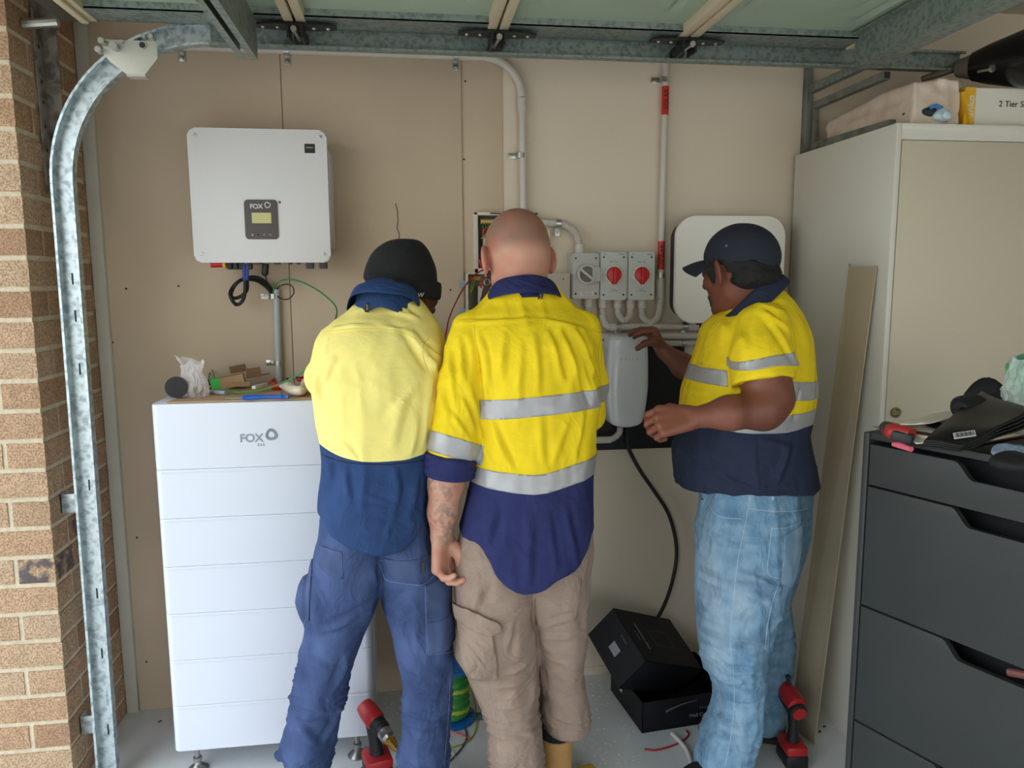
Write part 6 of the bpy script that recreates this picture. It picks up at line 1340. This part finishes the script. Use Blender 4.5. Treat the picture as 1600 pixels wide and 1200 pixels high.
collar('collar', at(602, 481, y=-.645), a_nR, [(.086, .080, -.05), (.084, .078, .025), (.088, .080, .046), (.094, .088, .048), (.103, .100, .020), (.110, .112, -.012)], navy_a, sh, .10, wob=.045, label='rumpled navy collar')
p = at(574, 480, y=-.745); tg = build('hanger_tab', G().box((p[0], p[1] - .002, p[2]), (.011, .003, .030), (.4, .15, 0), .001), tagm, sh, label='black woven tab'); text('lettering', 'BISLEY', .006, faceM((p[0], p[1] - .0045, p[2])) @ Matrix.Rotation(.4, 4, 'X') @ Matrix.Rotation(math.pi / 2, 4, 'Z'), tagy, tg, .0004)
# beanie: crown, rolled cuff
bnR = rows_at([(373, 616, 648, -.54, .03), (376, 606, 656, -.54, .055), (383, 594, 664, -.54, .075), (393, 583, 671, -.54, .095), (406, 575, 677, -.54, .108), (420, 570, 681, -.54, .116), (432, 568, 683, -.54, .118), (441, 573, 684, -.54, .112), (450, 580, 680, -.54, .10), (462, 584, 676, -.54, .095)])
cfR = rows_at([(420, 572, 687, -.54, .116), (450, 572, 689, -.54, .118), (475, 578, 687, -.54, .114), (490, 584, 684, -.54, .11)])
def bean(P): return trunk(P, bnR, 2.0) + .0035 * vnoise(P, 15, 6) + .0025 * np.abs(vnoise(P, (12, 12, 26), 9))
cfz = at(630, 449, y=-.54)
def cuff(P):
    zc_ = cfz[2] - .12 * (P[:, 0] - cfz[0]); d = np.abs(trunk(P, cfR, 2.0) + .006) - .0075; d = smax(d, np.abs(P[:, 2] - zc_) - .022 - .006 * np.clip((P[:, 0] - cfz[0]) / .1, -1, 1), .012); return d + .0015 * vnoise(P, 22, 9)
fl = pm('beanie_fleece', (22, 22, 23), .95, var=.25, vscale=60, bump=.5, bscale=200, crease=(9, .01))
v, f = surfnet(bean, ah_o - .21, ah_o + .23, .006); bn = nmesh('beanie', v, f, fl, aB)
v, f = surfnet(cuff, ah_o - .19, ah_o + .19, .006); ck = nmesh('beanie_cuff', v, f, fl, bn)
from mathutils.bvhtree import BVHTree
bv = BVHTree.FromPolygons(v.tolist(), f.tolist())
def decal(body, px, py, size, mat, par, bvh, Y=0, roll=0., depth=.0008, space=1.):
    o_ = Vector(CAMP); r_ = Vector(ray(px, py)).normalized(); h = bvh.ray_cast(o_, r_)
    if h[0] is None: return
    n_ = h[1].normalized(); xa = Vector((0, 0, 1)).cross(n_).normalized(); ya = n_.cross(xa); p_ = h[0] + n_ * .0012
    M_ = Matrix(((xa.x, ya.x, n_.x, p_.x), (xa.y, ya.y, n_.y, p_.y), (xa.z, ya.z, n_.z, p_.z), (0, 0, 0, 1))) @ Matrix.Rotation(roll, 4, 'Z')
    return text('lettering', body, size, M_, mat, par, depth, space=space)
decal('e', 643, 462, .015, white, ck, bv); decal('P', 649, 462, .017, red, ck, bv); decal('W', 657, 461, .019, white, ck, bv)
# trousers
def a_pants(P):
    d = smin(trunk(P, aL, 2.1), trunk(P, aR, 2.1), .02)
    d = smin(d, ell(P, at(480, 940, y=-.75), (.028, .06, .075)), .012)
    d = smin(d, caps(P, at(470, 1150, y=-.70), at(440, 1180, y=-.69), .045, .018, ((0, 1, 0), .9)), .03)
    d = smin(d, ell(P, at(486, 1150, y=-.72), (.066, .085, .05)), .03); return smax(d, .035 - P[:, 2], .01)
def a_pd(V, N):
    F1 = [(592, 915, 590, 880, .008, -.005), (590, 925, 500, 965, .010, .004), (600, 930, 680, 905, .008, .004), (560, 960, 495, 985, .010, .005), (468, 1038, 530, 1050, .006, .006), (635, 1062, 690, 1070, .007, .007), (630, 1050, 680, 1058, .006, -.004), (520, 1100, 545, 1020, .010, .005), (530, 1130, 470, 1110, .010, .004), (500, 1185, 530, 1130, .010, .006), (620, 960, 650, 1030, .008, .003), (455, 1140, 500, 1180, .010, .006)]
    return folds(V, N, F1, -.85) + drape(V, 41, .006) + wave(V, -.73, 1062, .07, .026, .006, -.05, 15, (440, 570)) + wave(V, -.76, 1095, .09, .030, .005, .05, 16, (610, 720)) + wave(V, -.72, 1160, .05, .04, .006, .2, 17)
v, f = surfnet(a_pants, (-.48, -.98, .02), (.14, -.56, 1.16), .0075); v = cloth(v, f, a_pd); at_ = tri(f)
tr_a = nmesh('trousers', v, f, workb, aB)
pk = pm('pocket_blue', (52, 66, 102), .85, rgb2=(70, 86, 124), vscale=12, bump=.4, bscale=180, bdist=.001)
cut_patch('back_pocket', v, at_, [pol([(498, 862), (536, 862), (536, 905), (512, 900), (497, 892)], -.87)], .003, pk, tr_a, th=.003)
cut_patch('back_pocket', v, at_, [pol([(600, 877), (670, 871), (684, 884), (662, 911), (610, 905)], -.87)], .003, pk, tr_a, th=.003)
cut_patch('leg_pocket', v, at_, [pol([(664, 915), (712, 905), (714, 968), (666, 974)], -.87)], .004, pk, tr_a, th=.004)
cut_patch('leg_pocket', v, at_, [pol([(665, 972), (714, 966), (712, 1018), (668, 1023)], -.87)], .0055, pk, tr_a, th=.004)
cut_patch('leg_pocket', v, at_, [pol([(464, 905), (484, 900), (480, 985), (466, 980)], -.87)], .004, pk, tr_a, th=.004)
for pts in ([(590, 876), (630, 874), (672, 870)], [(664, 915), (665, 945), (667, 1022)], [(668, 1023), (690, 1021), (712, 1017)], [(666, 972), (690, 970), (712, 966)], [(536, 862), (537, 885), (534, 905)], [(592, 880), (598, 895), (606, 907), (640, 913), (664, 912), (690, 886)], [(703, 1060), (701, 1110), (697, 1160), (694, 1200)], [(483, 905), (480, 945), (474, 982)]):
    seamline('stitching', pts, -.87, v, at_, navy_s, tr_a, .0012)
p = at(661, 888, y=-.885); build('pocket_label', G().box((p[0], p[1], p[2]), (.008, .003, .034), (0, .05, -.3)), tagm, tr_a)
shoe = pm('shoe_black', (24, 24, 26), .6)
boot('work_boot', (at(512, 1190, y=-.72)[0], -.77, 0), (-.55, .75), aB, shoe, top=.11); boot('work_boot', (at(668, 1190, y=-.76)[0], -.81, 0), (-.1, 1), aB, shoe, top=.11)

# ---------------------------------------------------------------- the man on the right: cap, taped shirt, jeans, side on
cT = rows_at([(446, 1178, 1206, -.61, .07), (458, 1164, 1218, -.615, .10), (470, 1152, 1229, -.62, .12), (485, 1136, 1239, -.62, .145), (498, 1118, 1244, -.62, .165), (513, 1106, 1248, -.62, .18), (540, 1098, 1253, -.62, .19), (580, 1084, 1257, -.62, .195), (615, 1073, 1259, -.62, .195), (650, 1068, 1255, -.62, .19), (672, 1066, 1250, -.62, .19), (695, 1057, 1254, -.62, .19), (720, 1057, 1260, -.62, .19), (750, 1059, 1266, -.62, .19), (784, 1056, 1269, -.62, .188), (800, 1056, 1269, -.62, .185)])
c_sl = [at(1192, 512, y=-.76), at(1190, 560, y=-.82), at(1192, 598, y=-.845)]; c_slr = [.078, .083, .088]
c_sr = [at(1150, 530, y=-.48), at(1128, 560, y=-.40), at(1112, 588, y=-.36)]; c_srr = [.060, .058, .055]
c_hem = zcurve([(1040, 780), (1055, 781), (1088, 783), (1130, 778), (1170, 774), (1215, 775), (1255, 778), (1280, 778)], -.80)
def c_shirt(P):
    d = trunk(P, cT, 2.25); u = nrm(c_sl[2] - c_sl[1]); a = smax(chain(P, c_sl, c_slr, .02), (P - c_sl[2]) @ nrm(u + np.array([.12, 0, 0])), .005); u2 = nrm(c_sr[2] - c_sr[1]); b = smax(chain(P, c_sr, c_srr, .02), (P - c_sr[2]) @ u2, .005)
    d = smin(smin(d, a, .025), b, .025); return smax(d, c_hem(P[:, 0]) - P[:, 2], .008)
CF = [(1178, 470, 1150, 520, .006, -.004), (1180, 468, 1235, 490, .006, .004), (1150, 480, 1120, 530, .008, .004), (1195, 485, 1232, 530, .010, .007), (1185, 490, 1215, 560, .009, -.005), (1160, 500, 1150, 560, .010, .005), (1105, 560, 1140, 590, .007, .004), (1130, 620, 1075, 630, .006, .004), (1120, 745, 1180, 765, .006, .005), (1100, 720, 1160, 760, .008, .004), (1070, 690, 1085, 705, .008, .006), (1190, 690, 1240, 700, .009, .004), (1182, 690, 1186, 770, .004, .003), (1240, 690, 1215, 760, .012, .006), (1250, 600, 1235, 660, .008, .006), (1220, 550, 1235, 590, .008, .005), (1090, 600, 1072, 680, .008, .004)]
def c_dsp(V, N): return folds(V, N, CF, -.82) + drape(V, 51, .0035)
V, F = surfnet(c_shirt, (.82, -1.0, .86), (1.40, -.26, 1.56), .0072); V = cloth(V, F, c_dsp); T = tri(F)
ch_o = at(1150, 421, y=-.60); ch_R = basis((-.44, .88, -.20), (-.10, .1, 1))
c_fa = [at(1194, 590, y=-.84), at(1204, 622, y=-.86), at(1192, 640, y=-.875), at(1140, 645, y=-.88), at(1090, 652, y=-.87)]; c_far = [.066, .060, .054, .044, .031]
c_hand = hand_pts(at(1084, 653, y=-.87), (-1, .10, -.10), (.05, .75, -.62), (.1, .62, .75), [(42, 62, 45), (48, 68, 45), (54, 70, 45), (58, 70, 45)], [((.7, .5, .4), .044, .0155), ((.9, .1, .45), .034, .012), ((.9, -.2, .45), .028, .0095)], 1.12)
c_fb = [at(1112, 590, y=-.36), at(1098, 588, y=-.31), at(1068, 572, y=-.25), at(1040, 551, y=-.20)]; c_fbr = [.044, .046, .040, .030]
c_hand2 = hand_pts(at(1036, 551, y=-.19), (-.46, .12, .86), (-.86, .10, -.50), (0, -1, .1), [(62, 12, 8), (58, 14, 10), (60, 18, 10), (64, 20, 10)], [((.75, .45, .35), .042, .0150), ((.30, .15, .93), .036, .0115), ((-.05, .1, 1.0), .030, .0090)], 1.08)
cN = rows_at([(745, 1096, 1240, -.67, .12), (775, 1096, 1240, -.68, .13), (830, 1092, 1240, -.70, .135), (880, 1092, 1236, -.71, .135), (920, 1093, 1218, -.72, .13), (965, 1095, 1206, -.725, .12), (1000, 1097, 1198, -.73, .112), (1031, 1101, 1194, -.73, .105), (1064, 1114, 1192, -.73, .10), (1085, 1118, 1190, -.73, .096), (1110, 1114, 1188, -.73, .095), (1141, 1101, 1184, -.73, .095), (1174, 1090, 1176, -.73, .095), (1200, 1087, 1167, -.73, .095), (1222, 1087, 1162, -.73, .095)])
cFr = rows_at([(745, 1100, 1262, -.58, .13), (775, 1098, 1267, -.56, .12), (830, 1095, 1260, -.55, .13), (870, 1100, 1250, -.54, .13), (910, 1115, 1236, -.53, .125), (940, 1135, 1228, -.52, .12), (980, 1150, 1232, -.51, .11), (1017, 1155, 1235, -.505, .10), (1061, 1158, 1231, -.50, .095), (1100, 1160, 1223, -.50, .09), (1112, 1160, 1222, -.50, .09), (1135, 1158, 1216, -.50, .085), (1166, 1156, 1212, -.50, .082)])
def c_body(P):
    d = head_f(P, ch_o, ch_R, 1.12); d = smin(d, caps(P, ch_o + ch_R @ np.array([0, -.035, -.045]), at(1172, 472, y=-.62), .074, .078), .035)
    d = smin(d, smax(trunk(P, [(r[0], r[1], r[2], r[3] * .80, r[4] * .78) for r in cT], 2), np.maximum(1.06 - P[:, 2], P[:, 2] - 1.46), .02), .02)
    a = smin(chain(P, [c_sl[0]] + c_fa, [.05] + c_far, .03), hand_f(P, c_hand), .014); b = smin(chain(P, [c_sr[0]] + c_fb, [.045] + c_fbr, .03), hand_f(P, c_hand2), .014); d = np.minimum(d, np.minimum(a, b))
    for l in (cN, cFr): d = smin(d, trunk(P, [(r[0], r[1], r[2], r[3] * .7, r[4] * .7) for r in l[2:]], 2), .02)
    return d
cB = person('person', c_body, [((.92, -.80, 1.44), (1.30, -.40, 1.80), .005), ((.66, -1.02, 1.08), (1.0, -.78, 1.34), .004), ((1.0, -1.02, 1.08), (1.35, -.40, 1.44), .0075), ((.66, -.40, 1.08), (1.24, -.08, 1.46), .0042), ((.9, -.95, .1), (1.35, -.35, 1.08), .02)], skin_b,
            'man in dark cap, taped yellow shirt and light blue jeans, rightmost, hand on the charger', lambda V: {'pale': np.clip(vnoise(V, 12, 8) * .5 + .15, 0, .5) + .3 * ((V[:, 0] < .90) & (V[:, 2] < 1.3))})
def c_sleeve(V): return chain(V, c_sl, c_slr, .02) - .012
c_low = zcurve([(1040, 672), (1060, 674), (1090, 673), (1130, 675), (1180, 678), (1225, 677), (1260, 670), (1300, 668)], -.81)
v2, t2_ = clip(V, T, c_low(V[:, 0]) - V[:, 2]); sh = nmesh('shirt', v2, t2_, hv_y, cB)
cut_patch('lower_panel', V, T, [lambda V, N: V[:, 2] - c_low(V[:, 0])], 0, navy_c, sh, label='dark navy lower half of the shirt')
q1, q2 = zcurve([(1040, 583), (1080, 582), (1130, 582), (1160, 582), (1240, 596), (1300, 600)], -.81), zcurve([(1040, 608), (1075, 607), (1140, 607), (1160, 608), (1240, 626), (1300, 628)], -.81)
cut_patch('reflective_tape', V, T, [lambda V, N: np.maximum(V[:, 2] - q1(V[:, 0]), q2(V[:, 0]) - V[:, 2]), lambda V, N: -c_sleeve(V) + .002], .0018, tape, sh, th=.0015, label='silver chest tape')
q3, q4 = zcurve([(1040, 662), (1090, 660), (1180, 655), (1225, 650), (1262, 646)], -.81), zcurve([(1040, 673), (1090, 672), (1180, 678), (1225, 677), (1262, 670)], -.81)
cut_patch('reflective_tape', V, T, [lambda V, N: np.maximum(V[:, 2] - q3(V[:, 0]), q4(V[:, 0]) - V[:, 2]), lambda V, N: -c_sleeve(V) + .002], .0018, tape, sh, th=.0015, label='silver waist tape')
q5, q6 = zcurve([(1130, 584), (1146, 576), (1180, 563), (1210, 555), (1246, 552), (1262, 553)], -.90), zcurve([(1130, 594), (1148, 586), (1180, 578), (1210, 571), (1246, 572), (1262, 573)], -.90)
cut_patch('reflective_tape', V, T, [lambda V, N: np.maximum(V[:, 2] - q5(V[:, 0]), q6(V[:, 0]) - V[:, 2]), lambda V, N: c_sleeve(V)], .002, tape, sh, th=.0015, label='silver sleeve tape')
cut_patch('chest_pocket', V, T, [pol([(1098, 540), (1122, 536), (1124, 554), (1112, 560), (1096, 557)], -.82)], .003, hv_y, sh, th=.003)
cut_patch('logo', V, T, [pol([(1098, 527), (1103, 523), (1105, 530), (1099, 537)], -.82)], .002, pm('logo_orange', (220, 120, 40), .6), sh, th=.001)
seamline('seam', [(1178, 462), (1174, 475), (1160, 482), (1135, 495), (1112, 520)], -.85, V, T, ysd, sh); seamline('seam', [(1182, 470), (1205, 474), (1228, 490), (1240, 520), (1246, 560)], -.85, V, T, ysd, sh)
seamline('seam', [(1182, 680), (1183, 720), (1187, 765)], -.82, V, T, navy_c, sh)
c_nR = basis((-.86, .2, -.50), (-.52, .06, 1))
collar('collar', at(1164, 466, y=-.62), c_nR, [(.090, .094, -.035), (.086, .092, .03), (.088, .096, .052), (.094, .106, .056), (.104, .122, .026), (.118, .140, -.014)], navy_c, sh, .16, wob=.012, drop=.050, label='dark navy collar')
# cap with brim, hair
cap_m = pm('cap_navy', (30, 34, 46), .85, var=.08, vscale=30, bump=.3, bscale=260, bdist=.001)
ch_C = basis((-.60, .80, .06), (-.02, .06, 1))
def capf(P):
    q = ((P - ch_o) @ ch_C) / 1.12; d = ell(q, (0, -.014, .034), (.086, .107, .092)); cutz = .012 - .10 * np.clip(-q[:, 1] + .02, -.03, .2)
    d = smax(d, cutz - q[:, 2], .006); return d * 1.12 + .0008 * vnoise(P, 40, 3)
v, f = surfnet(capf, ch_o - .17, ch_o + .19, .0048); cp_ = nmesh('cap', v, f, cap_m, cB)
Vb, Fb = [], []; nU, nVb = 24, 10
for i in range(nU + 1):
    a_ = math.radians(-62 + 124 * i / nU)
    for j in range(nVb + 1):
        t = j / nVb; ext = .072 * math.cos(a_ * 1.05) ** .6 if abs(a_ * 1.05) < math.pi / 2 else 0; x_ = .082 * math.sin(a_) * (1 + .08 * t); y_ = -.014 + .103 * math.cos(a_) + ext * t
        z_ = .022 - .012 * t - 4.0 * x_ * x_ - .012 * t * t; Vb.append(ch_o + ch_C @ (np.array([x_, y_, z_]) * 1.12))
Fb = np.array([(i * (nVb + 1) + j, (i + 1) * (nVb + 1) + j, (i + 1) * (nVb + 1) + j + 1, i * (nVb + 1) + j + 1) for i in range(nU) for j in range(nVb)])
o = nmesh('brim', np.array(Vb), Fb, cap_m, cp_); md = o.modifiers.new('t', 'SOLIDIFY'); md.thickness = .004; md.offset = 0
bv = BVHTree.FromPolygons(v.tolist(), f.tolist()); h = bv.ray_cast(Vector(CAMP), Vector(ray(1135, 384)).normalized())
if h[0]: build('eyelet', G().lathe([(.0012, 0), (.0035, 0), (.0035, .001), (.0012, .001)], tuple(h[0]), tuple(h[1]), 12), pm('eyelet_grey', (120, 124, 132), .5), cp_)
seamline('cap_seam', [(1163, 352), (1161, 370), (1163, 395), (1168, 416)], -.6, v, tri(f), pm('cap_stitch', (48, 54, 68), .9), cp_, .0008)
def hair_f(P):
    q = ((P - ch_o) @ ch_R) / 1.12; n_ = vnoise(P, 30, 5, 2) * .006; d = ell(q, (0, -.018, .016), (.083, .102, .088))
    low = -.052 - .45 * np.clip(-q[:, 1] - .01, 0, .12) + .8 * np.clip(q[:, 1], 0, .1); d = smax(d, low - q[:, 2] + n_ * 2, .008); d = smin(d, ell(q, (0, -.058, -.034), (.078, .064, .044)), .015)
    sb = caps(np.stack([np.abs(q[:, 0]), q[:, 1], q[:, 2]], 1), (.072, .030, .01), (.070, .026, -.030), .012, .006); d = smin(d, sb, .006)
    d = smax(d, q[:, 1] - .045, .01); d = smax(d, ((P - ch_o) @ ch_C)[:, 2] / 1.12 - .024, .006); ear = ell(np.stack([np.abs(q[:, 0]), q[:, 1], q[:, 2]], 1), (.085, -.010, -.008), (.018, .021, .035)); d = smax(d, -ear, .003); return (d + n_) * 1.12
v, f = surfnet(hair_f, ch_o - .19, ch_o + .15, .0048); nmesh('hair', v, f, pm('hair_black', (18, 16, 16), .8, bump=.8, bscale=220, stretch=(1, 1, .4)), cB)
def goatee_f(P):
    q = ((P - ch_o) @ ch_R) / 1.12; m = np.stack([np.abs(q[:, 0]), q[:, 1], q[:, 2]], 1)
    d = smin(ell(q, (0, .080, -.104), (.024, .018, .018)), caps(m, (.026, .084, -.06), (.020, .078, -.095), .005, .008), .01); return d * 1.12 + .003 * vnoise(P, 90, 4)
v, f = surfnet(goatee_f, ch_o + ch_R @ np.array([0, .08, -.09]) - .07, ch_o + ch_R @ np.array([0, .08, -.09]) + .07, .004); nmesh('goatee', v, f, MATS['hair_black'], cB)
# jeans
def c_pants(P): return smin(trunk(P, cN, 2.15), trunk(P, cFr, 2.15), .02)
def c_pd(V, N):
    F1 = [(1218, 905, 1150, 880, .010, -.006), (1215, 912, 1150, 905, .010, .006), (1200, 940, 1140, 900, .008, .005), (1195, 1000, 1140, 985, .009, .006), (1190, 1025, 1120, 1030, .008, .006), (1120, 1065, 1185, 1050, .008, .007), (1190, 1080, 1130, 1095, .008, .005), (1100, 1020, 1140, 1045, .008, .005), (1230, 950, 1200, 975, .008, .005), (1232, 1030, 1195, 1010, .008, .004), (1110, 1140, 1170, 1120, .010, .005), (1100, 1170, 1170, 1160, .010, .005), (1220, 1110, 1190, 1125, .006, .007), (1180, 800, 1240, 805, .004, .003), (1098, 835, 1150, 850, .006, .003)]
    return folds(V, N, F1, -.80) + drape(V, 61, .005) + wave(V, -.73, 1060, .08, .04, .004, .1, 25) + wave(V, -.5, 1120, .05, .03, .005, .1, 26, (1190, 1260)) + wave(V, -.73, 1180, .05, .035, .004, -.2, 27)
v, f = surfnet(c_pants, (.86, -.98, .04), (1.40, -.34, 1.08), .0075); v = cloth(v, f, c_pd); ct_ = tri(f)
def spot(px, py, rx, ry, Y=-.8): c_ = at(px, py, y=Y); return np.exp(-(((v[:, 0] - c_[0]) / rx) ** 2 + ((v[:, 2] - c_[2]) / ry) ** 2))
fd = .42 * spot(1150, 930, .045, .12) + .40 * spot(1120, 1010, .025, .14) + .45 * spot(1115, 900, .022, .14) + .25 * spot(1150, 1130, .03, .1) + .12 * vnoise(v, (40, 40, 14), 3) + .10 * vnoise(v, 90, 4)
ink_shade = .7 * spot(1180, 870, .10, .03) * 0 + .12 * spot(1160, 960, .12, .015) + .12 * spot(1160, 1040, .08, .012) + .45 * np.clip(vnoise(v, (16, 16, 70), 9), 0, 1) + .35 * np.clip((v[:, 1] + .60) / .08, 0, 1)  # random dark dye and bands; last term paints the far leg's shade
tr_c = nmesh('jeans', v, f, denim, cB, {'fade': np.clip(fd, 0, .8), 'ink': np.clip(ink_shade, 0, .6)})
cut_patch('back_pocket', v, ct_, [pol([(1206, 824), (1256, 812), (1248, 850), (1222, 905), (1200, 896)], -.75)], .003, pm('denim_pocket', (104, 136, 162), .85, rgb2=(136, 160, 178), vscale=14, bump=.4, bscale=220), tr_c, th=.003)
cut_patch('pocket_lining', v, ct_, [pol([(1110, 784), (1120, 785), (1124, 800), (1114, 797)], -.81)], .001, black, tr_c)
for pts in ([(1172, 776), (1168, 800), (1158, 850), (1152, 880), (1146, 940), (1141, 1000), (1146, 1050), (1147, 1100), (1142, 1150), (1132, 1200)], [(1108, 786), (1114, 800), (1128, 808), (1158, 811)], [(1170, 795), (1210, 799), (1245, 798), (1262, 794)], [(1206, 824), (1202, 860), (1200, 896), (1222, 905)], [(1206, 826), (1232, 824), (1256, 814)], [(1178, 1164), (1195, 1170), (1212, 1167)], [(1218, 907), (1206, 945), (1199, 980), (1195, 1015)]):
    seamline('stitching', pts, -.8, v, ct_, jean_s, tr_c, .0009)
build('belt_loop', G().box(at(1208, 781, y=-.80), (.011, .006, .024), (0, 0, .5), .002), jean_s, tr_c)
boot('work_boot', (at(1194, 1180, y=-.5)[0] + .05, -.53, 0), (-.95, .3), cB, shoe, top=.11); boot('work_boot', (at(1150, 1200, y=-.73)[0] + .02, -.75, 0), (-.9, -.1), cB, shoe, top=.09)
